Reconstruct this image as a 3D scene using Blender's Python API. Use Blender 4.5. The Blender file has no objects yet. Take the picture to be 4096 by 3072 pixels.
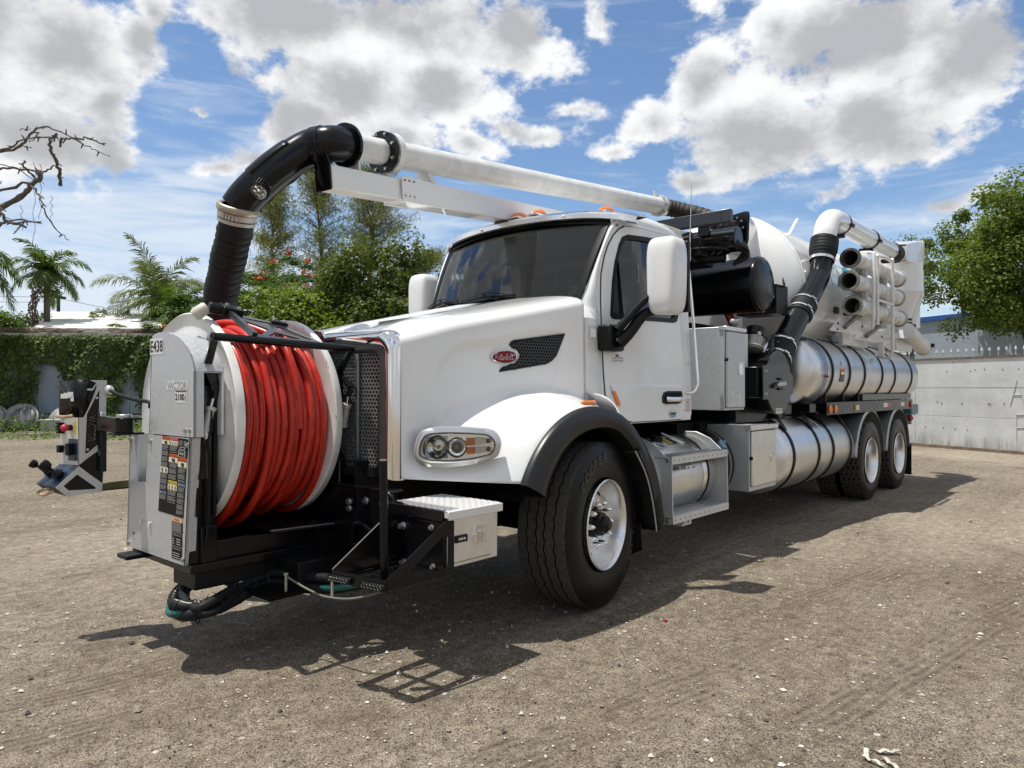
import bpy, bmesh, math, random
import numpy as np
from mathutils import Vector, Matrix
from mathutils.geometry import tessellate_polygon
PI = math.pi
rnd = random.Random(7)
rng = np.random.default_rng(7)
scene = bpy.context.scene
COL = scene.collection

# ------------------------------------------------------------ camera
cam_data = bpy.data.cameras.new('camera')
cam = bpy.data.objects.new('camera', cam_data)
COL.objects.link(cam)
cam_data.sensor_width = 36.0
cam_data.lens = 36.0 * 2886.62 / 4096.0
cam_data.clip_start = 0.05
cam_data.clip_end = 3000
_yaw, _pitch, _roll = 3.86284599, 0.00638464, 0.00157222
_f = Vector((math.cos(_yaw)*math.cos(_pitch), math.sin(_yaw)*math.cos(_pitch), math.sin(_pitch)))
_r = Vector((math.sin(_yaw), -math.cos(_yaw), 0))
_u = _r.cross(_f)
_r2 = _r*math.cos(_roll) + _u*math.sin(_roll)
_u2 = -_r*math.sin(_roll) + _u*math.cos(_roll)
cam.matrix_world = Matrix(((_r2.x, _u2.x, -_f.x, 4.08451), (_r2.y, _u2.y, -_f.y, 3.98810),
                           (_r2.z, _u2.z, -_f.z, 1.48584), (0, 0, 0, 1)))
scene.camera = cam

# ------------------------------------------------------------ exposure
scene.view_settings.view_transform = 'Standard'
scene.view_settings.look = 'None'
scene.view_settings.exposure = 0.32
scene.view_settings.gamma = 1.0
scene.view_settings.use_curve_mapping = False
scene.cycles.max_bounces = 8
scene.cycles.transparent_max_bounces = 16
scene.cycles.caustics_reflective = False
scene.cycles.caustics_refractive = False
scene.cycles.use_denoising = True

# ------------------------------------------------------------ sun
SUN_DIR = Vector((0.204, -0.170, 1.0)).normalized()
sun_data = bpy.data.lights.new('sun', 'SUN')
sun_data.energy = 4.0
sun_data.angle = math.radians(0.53)
sun_data.color = (1.0, 0.955, 0.88)
sun = bpy.data.objects.new('sun', sun_data)
COL.objects.link(sun)
sun.rotation_euler = SUN_DIR.to_track_quat('Z', 'Y').to_euler()
sun.location = (0, 0, 30)

# ------------------------------------------------------------ sky with clouds
world = bpy.data.worlds.new('World')
scene.world = world
world.use_nodes = True
WT = world.node_tree
WT.nodes.clear()

def N(t, typ, ins=None, **attrs):
    n = t.nodes.new(typ)
    for k, v in attrs.items():
        setattr(n, k, v)
    for k, v in (ins or {}).items():
        s = n.inputs[k]
        if isinstance(v, bpy.types.NodeSocket):
            t.links.new(v, s)
        else:
            s.default_value = v
    return n
def MATH(t, op, a, b=0.0, c=0.0, clamp=False):
    n = t.nodes.new('ShaderNodeMath')
    n.operation = op
    n.use_clamp = clamp
    for i, v in enumerate((a, b, c)):
        if isinstance(v, bpy.types.NodeSocket):
            t.links.new(v, n.inputs[i])
        else:
            n.inputs[i].default_value = v
    return n.outputs[0]
def RAMP(t, v, a, b, lo=0.0, hi=1.0, smooth=True):
    n = t.nodes.new('ShaderNodeMapRange')
    n.interpolation_type = 'SMOOTHSTEP' if smooth else 'LINEAR'
    t.links.new(v, n.inputs[0])
    n.inputs[1].default_value = a; n.inputs[2].default_value = b
    n.inputs[3].default_value = lo; n.inputs[4].default_value = hi
    return n.outputs[0]
def MIXC(t, f, a, b, mode='MIX'):
    n = t.nodes.new('ShaderNodeMix')
    n.data_type = 'RGBA'; n.blend_type = mode
    for s, v in ((n.inputs[0], f), (n.inputs[6], a), (n.inputs[7], b)):
        if isinstance(v, bpy.types.NodeSocket):
            t.links.new(v, s)
        else:
            s.default_value = v if not isinstance(v, tuple) or len(v) == 4 else (*v, 1)
    return n.outputs[2]

SKY_K = 0.10
def build_sky():
    t = WT
    sky = N(t, 'ShaderNodeTexSky', sky_type='NISHITA', sun_disc=False)
    sky.sun_elevation = math.asin(SUN_DIR.z)
    sky.sun_rotation = math.atan2(SUN_DIR.x, SUN_DIR.y)
    sky.air_density = 1.0; sky.dust_density = 0.6; sky.ozone_density = 1.6
    tc = N(t, 'ShaderNodeTexCoord')
    d = tc.outputs['Generated']
    sep = N(t, 'ShaderNodeSeparateXYZ', {0: d})
    # azimuth measured from the bearing of the yard's far corner, in degrees, increasing to the right
    c0, s0 = math.cos(_yaw), math.sin(_yaw)
    fx = MATH(t, 'ADD', MATH(t, 'MULTIPLY', sep.outputs[0], c0), MATH(t, 'MULTIPLY', sep.outputs[1], s0))
    rx = MATH(t, 'ADD', MATH(t, 'MULTIPLY', sep.outputs[0], s0), MATH(t, 'MULTIPLY', sep.outputs[1], -c0))
    az = MATH(t, 'MULTIPLY', MATH(t, 'ARCTAN2', rx, fx), 180/PI)
    el = MATH(t, 'MULTIPLY', MATH(t, 'ARCSINE', sep.outputs[2]), 180/PI)
    ae = N(t, 'ShaderNodeCombineXYZ', {0: az, 1: el}).outputs[0]
    # warp the coordinates so that outlines are ragged
    cl = N(t, 'ShaderNodeVectorMath', {0: d, 1: (1, 1, 1.5)}, operation='MULTIPLY').outputs[0]
    nw = N(t, 'ShaderNodeTexNoise', {'Vector': cl, 'Scale': 7.0, 'Detail': 5.0, 'Roughness': 0.55}).outputs['Color']
    wv = N(t, 'ShaderNodeVectorMath', {0: nw, 1: (0.5, 0.5, 0.5)}, operation='SUBTRACT').outputs[0]
    wv = N(t, 'ShaderNodeVectorMath', {0: wv, 1: (5.0, 4.0, 0)}, operation='MULTIPLY').outputs[0]
    aw = N(t, 'ShaderNodeVectorMath', {0: ae, 1: wv}, operation='ADD').outputs[0]
    dens = None
    for (a, e, ra, re, rot, k) in CLOUDS:
        m = N(t, 'ShaderNodeMapping', {0: aw, 'Location': (a, e, 0), 'Rotation': (0, 0, math.radians(rot)), 'Scale': (ra, re, 1)}, vector_type='TEXTURE')
        ln = N(t, 'ShaderNodeVectorMath', {0: m.outputs[0]}, operation='LENGTH').outputs['Value']
        v = MATH(t, 'MULTIPLY', MATH(t, 'SUBTRACT', 1.0, ln), k)
        dens = v if dens is None else MATH(t, 'SMOOTH_MAX', dens, v, 0.35)
    # the unseen sky carries broken cumulus too, its gaps shifted for the windshield reflection
    big = N(t, 'ShaderNodeTexNoise', {'Vector': N(t, 'ShaderNodeMapping', {0: cl, 'Location': (3.7, 1.2, 0.4)}).outputs[0], 'Scale': 2.1, 'Detail': 3.0, 'Roughness': 0.5}).outputs['Fac']
    outside = RAMP(t, fx, 0.72, 0.45)
    gen = MATH(t, 'MULTIPLY', MATH(t, 'SUBTRACT', big, 0.40), 5.0)
    dens = MATH(t, 'ADD', MATH(t, 'MULTIPLY', dens, MATH(t, 'SUBTRACT', 1.0, outside)), MATH(t, 'MULTIPLY', gen, outside))
    n1 = N(t, 'ShaderNodeTexNoise', {'Vector': cl, 'Scale': 9.0, 'Detail': 14.0, 'Roughness': 0.62}).outputs['Fac']
    up = N(t, 'ShaderNodeVectorMath', {0: cl, 1: (0.012, -0.010, 0.040)}, operation='ADD').outputs[0]
    n1b = N(t, 'ShaderNodeTexNoise', {'Vector': up, 'Scale': 9.0, 'Detail': 14.0, 'Roughness': 0.62}).outputs['Fac']
    n2 = N(t, 'ShaderNodeTexNoise', {'Vector': cl, 'Scale': 3.6, 'Detail': 8.0, 'Roughness': 0.52, 'Distortion': 0.3}).outputs['Fac']
    dn = MATH(t, 'ADD', dens, MATH(t, 'MULTIPLY', MATH(t, 'SUBTRACT', n1, 0.5), 2.9))
    alpha = RAMP(t, dn, -0.10, 0.30)
    # thick parts seen from below are grey, thin rims are white
    n2b = N(t, 'ShaderNodeTexNoise', {'Vector': N(t, 'ShaderNodeVectorMath', {0: cl, 1: (0.03, -0.025, 0.085)}, operation='ADD').outputs[0], 'Scale': 3.6, 'Detail': 8.0, 'Roughness': 0.52, 'Distortion': 0.3}).outputs['Fac']
    thick = MATH(t, 'ADD', MATH(t, 'ADD', MATH(t, 'MULTIPLY', dens, 1.1), MATH(t, 'MULTIPLY', MATH(t, 'SUBTRACT', n2, 0.5), 2.0)), MATH(t, 'MULTIPLY', MATH(t, 'SUBTRACT', n2b, n2), 2.6))
    thick = MATH(t, 'ADD', thick, MATH(t, 'MULTIPLY', MATH(t, 'SUBTRACT', n1b, n1), 1.5))
    g = RAMP(t, thick, -0.18, 0.80)
    k = 1.0/SKY_K
    cloud = MIXC(t, g, (0.80*k, 0.805*k, 0.81*k), (0.395*k, 0.405*k, 0.425*k))
    # thin high veil, streaked, thicker low down on the left
    st = N(t, 'ShaderNodeMapping', {0: ae, 'Rotation': (0, 0, math.radians(-12)), 'Scale': (0.05, 0.28, 1)})
    n3 = N(t, 'ShaderNodeTexNoise', {'Vector': st.outputs[0], 'Scale': 1.6, 'Detail': 9.0, 'Roughness': 0.62, 'Distortion': 0.6}).outputs['Fac']
    low = RAMP(t, el, 19.0, 2.0, 0.0, 0.30)
    left = RAMP(t, az, 4.0, -26.0, 0.0, 0.16)
    veil = RAMP(t, MATH(t, 'ADD', MATH(t, 'ADD', n3, low), MATH(t, 'MULTIPLY', left, RAMP(t, el, 26.0, 14.0))), 0.50, 0.92, 0.0, 0.78)
    veilc = (0.66*k, 0.71*k, 0.77*k)
    blue = MIXC(t, 1.0, sky.outputs[0], (0.95, 1.06, 1.16, 1), 'MULTIPLY')
    c1 = MIXC(t, veil, blue, veilc)
    c2 = MIXC(t, alpha, c1, cloud)
    bg = N(t, 'ShaderNodeBackground', {'Color': c2, 'Strength': SKY_K})
    out = N(t, 'ShaderNodeOutputWorld', {'Surface': bg.outputs[0]})
# azimuth, elevation, half width, half height (degrees), tilt, strength
CLOUDS = [
    (-31.5, 21.5, 5.3, 4.6, 0, 1), (-27.3, 23.1, 2.2, 2.5, 0, 0.9), (-33.9, 16.0, 5.1, 3.4, 0, 0.9), (-29.3, 19.1, 2.2, 2.6, 0, 0.9), (-29.5, 15.9, 2.0, 2.1, 0, 0.8), (-26.5, 24.9, 1.8, 1.6, 0, 0.8),
    (-17.3, 25.8, 7.4, 2.7, 0, 1), (-8.2, 26.3, 8.6, 3.7, 0, 1), (0.3, 26.0, 3.5, 2.5, 0, 0.9), (-12.5, 22.1, 7.7, 3.4, 0, 1), (-5.4, 22.5, 5.5, 2.5, 0, 0.9), (-16.6, 19.4, 4.0, 2.2, 0, 0.9),
    (-19.3, 17.1, 2.8, 1.1, 10, 0.7), (-21.9, 16.2, 1.6, 0.6, 10, 0.5), (-10.0, 18.8, 5.7, 1.6, 0, 0.7), (-3.2, 18.7, 2.7, 1.0, 0, 0.6), (-22.2, 25.7, 1.3, 1.4, 0, 0.6), (-21.2, 22.7, 1.6, 1.2, 0, 0.5),
    (-23.4, 20.0, 0.7, 0.4, 0, 0.5), (1.6, 19.9, 3.5, 0.8, -8, 0.45), (4.7, 21.1, 1.8, 0.8, -15, 0.5), (25.5, 23.2, 8.1, 3.6, 0, 1), (14.9, 21.9, 3.3, 2.9, 0, 0.9), (10.7, 19.9, 3.5, 1.9, 15, 0.85),
    (18.2, 18.5, 7.3, 3.8, 0, 1), (26.4, 18.7, 6.5, 3.5, 0, 1), (13.8, 15.5, 4.5, 1.5, 0, 0.8), (32.0, 21.4, 4.8, 3.5, 0, 0.95), (19.6, 24.9, 2.3, 2.3, 0, 0.85), (7.8, 17.9, 2.2, 1.0, 0, 0.6),
    (30.4, 12.5, 1.9, 1.3, 10, 0.6), (32.1, 13.0, 1.1, 1.0, 30, 0.4), (24.0, 13.8, 2.1, 0.6, 20, 0.35), (6.7, 27.7, 1.1, 1.4, 30, 0.35), (-34, 29, 9, 5, 0, 1), (-14, 31, 14, 4, 0, 1),
    (28, 31, 14, 5, 0, 1), (-38, 22, 5, 8, 0, 1), (40, 24, 6, 6, 0, 1),
]
build_sky()

# ------------------------------------------------------------ materials
MATS = {}
def mat(name, col=(0.5, 0.5, 0.5), rough=0.5, metal=0.0, coat=0.0, var=0.0, vscale=4.0, bump=0.0, bscale=60.0, stretch=(1, 1, 1),
        rvar=0.0, spec=0.5, col2=None, aniso=0.0):
    if name in MATS:
        return MATS[name]
    m = bpy.data.materials.new(name)
    m.use_nodes = True
    t = m.node_tree
    b = t.nodes['Principled BSDF']
    b.inputs['Roughness'].default_value = rough
    b.inputs['Metallic'].default_value = metal
    b.inputs['Coat Weight'].default_value = coat
    b.inputs['Coat Roughness'].default_value = 0.04
    b.inputs['Specular IOR Level'].default_value = spec
    b.inputs['Anisotropic'].default_value = aniso
    c = (*col, 1)
    b.inputs['Base Color'].default_value = c
    if var or bump or rvar or col2:
        tc = N(t, 'ShaderNodeTexCoord')
        mp = N(t, 'ShaderNodeMapping', {0: tc.outputs['Object'], 'Scale': stretch})
        nz = N(t, 'ShaderNodeTexNoise', {'Vector': mp.outputs[0], 'Scale': vscale, 'Detail': 6.0, 'Roughness': 0.6})
        if var or col2:
            lo = tuple(x*(1-var) for x in col); hi = tuple(min(1, x*(1+var)) for x in (col2 or col))
            f = RAMP(t, nz.outputs['Fac'], 0.3, 0.7)
            t.links.new(MIXC(t, f, lo, hi), b.inputs['Base Color'])
        if rvar:
            t.links.new(RAMP(t, nz.outputs['Fac'], 0.25, 0.75, max(0.02, rough-rvar), rough+rvar), b.inputs['Roughness'])
        if bump:
            nb = N(t, 'ShaderNodeTexNoise', {'Vector': mp.outputs[0], 'Scale': bscale, 'Detail': 4.0})
            bp = N(t, 'ShaderNodeBump', {'Height': nb.outputs['Fac'], 'Strength': min(1.0, bump*10), 'Distance': bump*0.1})
            t.links.new(bp.outputs[0], b.inputs['Normal'])
    MATS[name] = m
    return m

def glass_mat(name, tint, gloss_rough=0.0, ior=1.5, body=0.0, bodycol=(0.02, 0.02, 0.02)):
    if name in MATS:
        return MATS[name]
    m = bpy.data.materials.new(name)
    m.use_nodes = True
    t = m.node_tree
    t.nodes.clear()
    tr = N(t, 'ShaderNodeBsdfTransparent', {'Color': (*tint, 1)})
    base = tr.outputs[0]
    if body:
        df = N(t, 'ShaderNodeBsdfDiffuse', {'Color': (*bodycol, 1)})
        base = N(t, 'ShaderNodeMixShader', {0: body, 1: base, 2: df.outputs[0]}).outputs[0]
    gl = N(t, 'ShaderNodeBsdfGlossy', {'Roughness': gloss_rough})
    fr = N(t, 'ShaderNodeFresnel', {'IOR': ior})
    mx = N(t, 'ShaderNodeMixShader', {0: fr.outputs[0], 1: base, 2: gl.outputs[0]})
    N(t, 'ShaderNodeOutputMaterial', {'Surface': mx.outputs[0]})
    MATS[name] = m
    return m

WHITE = mat('white_paint', (0.80, 0.81, 0.81), 0.32, coat=1.0, var=0.03, vscale=2.0)
WHITE2 = mat('worn_white_paint', (0.76, 0.765, 0.75), 0.42, coat=0.3, var=0.09, vscale=7.0, rvar=0.1)
TUBEW = mat('scuffed_grey_white_paint', (0.66, 0.66, 0.64), 0.5, var=0.25, vscale=9.0, bump=0.01, bscale=40)
GALV = mat('galvanised_sheet', (0.56, 0.58, 0.605), 0.40, metal=0.45, var=0.07, vscale=55.0, rvar=0.08)
ALU = mat('brushed_aluminium', (0.66, 0.67, 0.68), 0.30, metal=0.95, var=0.10, vscale=3.0, stretch=(1, 30, 30), rvar=0.08, bump=0.004, bscale=14)
ALUT = mat('tank_aluminium', (0.74, 0.75, 0.76), 0.33, metal=1.0, var=0.05, vscale=2.0, stretch=(14, 1, 1), rvar=0.03)
ALUB = mat('bright_aluminium', (0.80, 0.80, 0.80), 0.30, metal=0.85, var=0.06, vscale=9.0)
POL = mat('polished_aluminium', (0.88, 0.88, 0.87), 0.20, metal=1.0, rvar=0.04, vscale=5.0)
CHROME = mat('chrome', (0.90, 0.90, 0.90), 0.035, metal=1.0)
ZINC = mat('zinc_bolt', (0.55, 0.57, 0.56), 0.30, metal=0.9)
BLACK = mat('gloss_black_paint', (0.0045, 0.005, 0.0065), 0.20, spec=0.32)
SATIN = mat('satin_black_paint', (0.006, 0.0065, 0.0075), 0.42, var=0.3, vscale=14, spec=0.25)
DGREY = mat('dark_grey_paint', (0.030, 0.034, 0.037), 0.33, coat=0.3)
FLARE = mat('grey_black_plastic', (0.016, 0.017, 0.019), 0.36, var=0.2, vscale=3.0, rvar=0.08, spec=0.4)
RUBBER = mat('black_rubber', (0.009, 0.009, 0.009), 0.55, spec=0.25, var=0.3, vscale=20, bump=0.01, bscale=60)
HOSEB = mat('black_hose_rubber', (0.008, 0.009, 0.012), 0.60, spec=0.28, var=0.4, vscale=12, bump=0.02, bscale=30)
TYRE = mat('tyre_sidewall', (0.0045, 0.0045, 0.005), 0.33, var=0.3, vscale=9, spec=0.22)
TREAD = mat('tyre_tread', (0.055, 0.050, 0.044), 0.85, var=0.35, vscale=40, bump=0.05, bscale=160)
RED = mat('red_hose_rubber', (0.52, 0.030, 0.016), 0.33, var=0.14, vscale=5, spec=0.45)
INK = mat('black_print', (0.02, 0.015, 0.015), 0.6)
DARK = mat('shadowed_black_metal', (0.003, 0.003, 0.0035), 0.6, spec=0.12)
AMBER = mat('amber_lens', (0.80, 0.20, 0.010), 0.15, coat=0.6)
REDL = mat('red_lens', (0.50, 0.02, 0.02), 0.2, coat=0.5)
BADGE = mat('crimson_enamel', (0.20, 0.004, 0.010), 0.3, spec=0.3)
PAPER = mat('white_sticker', (0.72, 0.73, 0.71), 0.5)
LABK = mat('black_sticker', (0.006, 0.007, 0.008), 0.5, spec=0.15)
LORG = mat('orange_sticker', (0.72, 0.13, 0.02), 0.5)
LPEACH = mat('peach_sticker', (0.75, 0.38, 0.22), 0.5)
LRED = mat('red_sticker', (0.55, 0.02, 0.03), 0.5)
LYEL = mat('yellow_sticker', (0.75, 0.52, 0.05), 0.5)
LCRM = mat('cream_sticker', (0.76, 0.72, 0.52), 0.5)
LBLU = mat('blue_sticker', (0.02, 0.07, 0.18), 0.4)
LTEXT = mat('pale_print', (0.40, 0.40, 0.38), 0.6)
TEAL = mat('teal_print', (0.03, 0.30, 0.42), 0.5)
TEALH = mat('teal_hose', (0.012, 0.10, 0.095), 0.45)
BEIGE = mat('beige_hose', (0.42, 0.40, 0.30), 0.5)
CLEAR = glass_mat('clear_lens', (0.97, 0.98, 0.98), 0.02, 1.45)
WSGLASS = glass_mat('windshield_glass', (0.74, 0.93, 0.86), 0.0, 1.85)
SIDEGLASS = glass_mat('tinted_side_glass', (0.74, 0.86, 0.84), 0.0, 1.85)
REFL = mat('lamp_reflector', (0.88, 0.88, 0.88), 0.07, metal=1.0)
BRASS = mat('worn_brass_handle', (0.42, 0.30, 0.17), 0.4, metal=0.3, var=0.3, vscale=20)
CANBLUE = mat('blue_control_panel', (0.012, 0.035, 0.075), 0.25, coat=0.4)
CABIN = mat('grey_cab_trim', (0.24, 0.26, 0.25), 0.7)
CABDARK = mat('dark_cab_trim', (0.03, 0.033, 0.033), 0.6)
BLUECAP = mat('pale_blue_cap', (0.22, 0.40, 0.60), 0.4)
BLUEPAINT = mat('steel_blue_paint', (0.10, 0.18, 0.26), 0.4)

# ------------------------------------------------------------ mesh builder
class MB:
    def __init__(self, m=None):
        self.v = []; self.f = []; self.mi = []; self.mats = []; self.cur = 0
        if m: self.m(m)
    def m(self, m):
        if m not in self.mats: self.mats.append(m)
        self.cur = self.mats.index(m)
        return self
    def add(self, vs, fs):
        o = len(self.v)
        self.v.extend([tuple(x) for x in vs])
        for f in fs:
            self.f.append([i+o for i in f]); self.mi.append(self.cur)
        return self
    def box(self, lo, hi):
        (x0, y0, z0), (x1, y1, z1) = lo, hi
        return self.add([(x0,y0,z0),(x1,y0,z0),(x1,y1,z0),(x0,y1,z0),(x0,y0,z1),(x1,y0,z1),(x1,y1,z1),(x0,y1,z1)],
                        [(0,3,2,1),(4,5,6,7),(0,1,5,4),(1,2,6,5),(2,3,7,6),(3,0,4,7)])
    def obox(self, c, ax, hs):
        c = Vector(c); a = [Vector(x).normalized()*h for x, h in zip(ax, hs)]
        vs = [c + a[0]*i + a[1]*j + a[2]*k for k in (-1,1) for j in (-1,1) for i in (-1,1)]
        return self.add(vs, [(0,2,3,1),(4,5,7,6),(0,1,5,4),(2,6,7,3),(0,4,6,2),(1,3,7,5)])
    def bar(self, p, q, w, h, up=(0,0,1)):
        p, q = Vector(p), Vector(q); d = q-p
        s = d.cross(Vector(up))
        if s.length < 1e-5: s = d.cross(Vector((1,0,0)))
        u = s.cross(d)
        return self.obox((p+q)/2, (d, s, u), (d.length/2, w/2, h/2))
    def plate(self, pts, vec):
        n = len(pts); vec = Vector(vec)
        vs = [Vector(p) for p in pts]; vs += [p+vec for p in vs]
        fs = [tuple(range(n))[::-1], tuple(range(n, 2*n))] + [(i, (i+1) % n, n+(i+1) % n, n+i) for i in range(n)]
        nrm = Vector((0,0,0))
        for i in range(n): nrm += vs[i].cross(vs[(i+1) % n])
        if nrm.dot(vec) < 0: fs = [f[::-1] for f in fs]
        return self.add(vs, fs)
    def holed(self, loops, vec):
        vec = Vector(vec)
        loops = [[Vector(p) for p in l] for l in loops]
        flat = [p for l in loops for p in l]
        n = len(flat)
        tris = tessellate_polygon(loops)
        vs = flat + [p+vec for p in flat]
        fs = []
        for t in tris:
            nn = (flat[t[1]]-flat[t[0]]).cross(flat[t[2]]-flat[t[0]])
            t = tuple(t) if nn.dot(vec) > 0 else tuple(t)[::-1]
            fs.append(tuple(i+n for i in t)); fs.append(t[::-1])
        o = 0
        for l in loops:
            k = len(l)
            for i in range(k):
                a, b = o+i, o+(i+1) % k
                fs.append((a, b, n+b, n+a))
            o += k
        return self.add(vs, fs)
    def ring(self, c, d, r, n, ref=None):
        d = Vector(d).normalized()
        s = d.cross(Vector(ref) if ref else (Vector((0,0,1)) if abs(d.z) < 0.9 else Vector((1,0,0)))).normalized()
        u = s.cross(d)
        return [Vector(c) + s*r*math.cos(2*PI*i/n) + u*r*math.sin(2*PI*i/n) for i in range(n)]
    def cyl(self, p, q, r0, r1=None, n=24, caps=True):
        r1 = r0 if r1 is None else r1
        d = Vector(q)-Vector(p)
        vs = self.ring(p, d, r0, n) + self.ring(q, d, r1, n)
        fs = [(i, n+i, n+(i+1) % n, (i+1) % n) for i in range(n)]
        if caps: fs += [tuple(range(n)), tuple(range(n, 2*n))[::-1]]
        return self.add(vs, fs)
    def tube(self, pts, r, n=10, caps=True, closed=False, rad=None):
        pts = [Vector(p) for p in pts]; k = len(pts)
        tang = []
        for i in range(k):
            a = pts[(i-1) % k] if (closed or i) else pts[0]
            b = pts[(i+1) % k] if (closed or i < k-1) else pts[-1]
            tang.append((b-a).normalized())
        s = tang[0].cross(Vector((0,0,1)))
        if s.length < 0.05: s = tang[0].cross(Vector((1,0,0)))
        s.normalize(); vs = []
        for i in range(k):
            s = (s - tang[i]*s.dot(tang[i])).normalized(); u = s.cross(tang[i])
            rr = rad[i] if rad is not None else r
            vs += [pts[i] + s*rr*math.cos(2*PI*j/n) + u*rr*math.sin(2*PI*j/n) for j in range(n)]
        fs = []
        for i in range(k if closed else k-1):
            a, b = i*n, ((i+1) % k)*n
            fs += [(a+j, b+j, b+(j+1) % n, a+(j+1) % n) for j in range(n)]
        if caps and not closed:
            fs += [tuple(range(n)), tuple(range((k-1)*n, k*n))[::-1]]
        return self.add(vs, fs)
    def lathe(self, prof, o, d, n=48, ref=None, a0=0.0, a1=2*PI):
        # prof: (axial, radius) pairs along direction d from o
        d = Vector(d).normalized(); o = Vector(o)
        s = d.cross(Vector(ref) if ref else (Vector((0,0,1)) if abs(d.z) < 0.9 else Vector((1,0,0)))).normalized()
        u = s.cross(d); k = len(prof); full = abs(a1-a0-2*PI) < 1e-6; m = n if full else n+1
        vs = []
        for i in range(m):
            a = a0+(a1-a0)*i/n
            e = s*math.cos(a)+u*math.sin(a)
            vs += [o + d*p[0] + e*p[1] for p in prof]
        fs = []
        for i in range(n):
            b = ((i+1) % m)*k
            fs += [(i*k+j, b+j, b+j+1, i*k+j+1) for j in range(k-1)]
        return self.add(vs, fs)
    def grid(self, P, wrap=False):
        nu, nv = len(P), len(P[0])
        vs = [p for row in P for p in row]
        fs = []
        for i in range(nu-1 + (1 if wrap else 0)):
            a, b = i*nv, ((i+1) % nu)*nv
            fs += [(a+j, b+j, b+j+1, a+j+1) for j in range(nv-1)]
        return self.add(vs, fs)
    def sphere(self, c, r, nu=12, nv=8, sc=(1,1,1)):
        P = []
        for i in range(nu):
            a = 2*PI*i/nu
            P.append([(c[0]+sc[0]*r*math.sin(PI*j/nv)*math.cos(a), c[1]+sc[1]*r*math.sin(PI*j/nv)*math.sin(a), c[2]+sc[2]*r*math.cos(PI*j/nv)) for j in range(nv+1)])
        return self.grid(P, wrap=True)
    def text(self, body, o, right, up, h=None, w=None, lift=0.0015, shear=0.0, bold=0.0, thick=0.0):
        # flat lettering: lower left corner at o
        mesh = text_mesh(body, shear, bold)
        co = np.array([v.co for v in mesh.vertices])
        lo, hi = co.min(0), co.max(0)
        R, Uv = Vector(right).normalized(), Vector(up).normalized()
        Nn = R.cross(Uv)
        sy = h/(hi[1]-lo[1]) if h else w/(hi[0]-lo[0])
        sx = w/(hi[0]-lo[0]) if w else sy
        O = Vector(o)+Nn*lift
        vs = [O + R*((c[0]-lo[0])*sx) + Uv*((c[1]-lo[1])*sy) for c in co]
        fs = [tuple(p.vertices) for p in mesh.polygons]
        return self.add(vs, fs)
    def rect(self, o, right, up, w, h, lift=0.001):
        R, Uv = Vector(right).normalized(), Vector(up).normalized()
        O = Vector(o)+R.cross(Uv)*lift
        return self.add([O, O+R*w, O+R*w+Uv*h, O+Uv*h], [(0,1,2,3)])
    def mesh(self, name, smooth=35):
        me = bpy.data.meshes.new(name)
        me.from_pydata([tuple(v) for v in self.v], [], self.f)
        for m in self.mats: me.materials.append(m)
        if self.f:
            me.polygons.foreach_set('material_index', self.mi)
            if smooth:
                me.polygons.foreach_set('use_smooth', [True]*len(self.f))
        me.update()
        if smooth and self.f and smooth < 180:
            me.set_sharp_from_angle(angle=math.radians(smooth))
        return me
    def build(self, name, parent=None, smooth=35, bevel=0.0, seg=2, loc=None, fix=True):
        me = self.mesh(name, smooth)
        if fix:
            bm = bmesh.new(); bm.from_mesh(me)
            bmesh.ops.recalc_face_normals(bm, faces=bm.faces)
            bm.to_mesh(me); bm.free()
        ob = bpy.data.objects.new(name, me)
        COL.objects.link(ob)
        if parent: ob.parent = parent
        if loc: ob.location = loc
        if bevel:
            b = ob.modifiers.new('bevel', 'BEVEL')
            b.width = bevel; b.segments = seg; b.limit_method = 'ANGLE'; b.angle_limit = math.radians(40)
            b.harden_normals = False
        return ob

_TXT = {}
def text_mesh(body, shear=0.0, bold=0.0):
    k = (body, shear, bold)
    if k not in _TXT:
        cu = bpy.data.curves.new('lettering', 'FONT')
        cu.body = body; cu.size = 1.0; cu.shear = shear; cu.offset = bold; cu.resolution_u = 3
        ob = bpy.data.objects.new('lettering', cu)
        COL.objects.link(ob)
        dg = bpy.context.evaluated_depsgraph_get()
        me = bpy.data.meshes.new_from_object(ob.evaluated_get(dg))
        bpy.data.objects.remove(ob); bpy.data.curves.remove(cu)
        _TXT[k] = me
    return _TXT[k]

def thing(name, label, cat, loc=(0,0,0), rz=0.0, group=None):
    o = bpy.data.objects.new(name, None)
    COL.objects.link(o)
    o.location = loc; o.rotation_euler = (0, 0, rz)
    o.empty_display_size = 0.2
    return tag(o, label, cat, group)
def tag(o, label=None, cat=None, group=None, kind=None):
    if label: o['label'] = label
    if cat: o['category'] = cat
    if group: o['group'] = group
    if kind: o['kind'] = kind
    return o
def link_copy(o, parent, name=None):
    c = o.copy(); COL.objects.link(c); c.parent = parent
    return c
def copy_tree(o, parent=None):
    kids = list(o.children)
    c = o.copy(); COL.objects.link(c); c.parent = parent
    for k in kids: copy_tree(k, c)
    return c
def lerp(a, b, t): return a+(b-a)*t
def sstep(x, a, b):
    t = min(1, max(0, (x-a)/(b-a))); return t*t*(3-2*t)
def bez(pts, n):
    # Catmull-Rom through the points
    P = [Vector(p) for p in pts]; P = [P[0]*2-P[1]] + P + [P[-1]*2-P[-2]]
    out = []
    for i in range(1, len(P)-2):
        for k in range(n):
            t = k/n; a, b, c, d = P[i-1], P[i], P[i+1], P[i+2]
            out.append(0.5*((2*b) + (c-a)*t + (2*a-5*b+4*c-d)*t*t + (3*b-a-3*c+d)*t*t*t))
    out.append(P[-2]); return out
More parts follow.
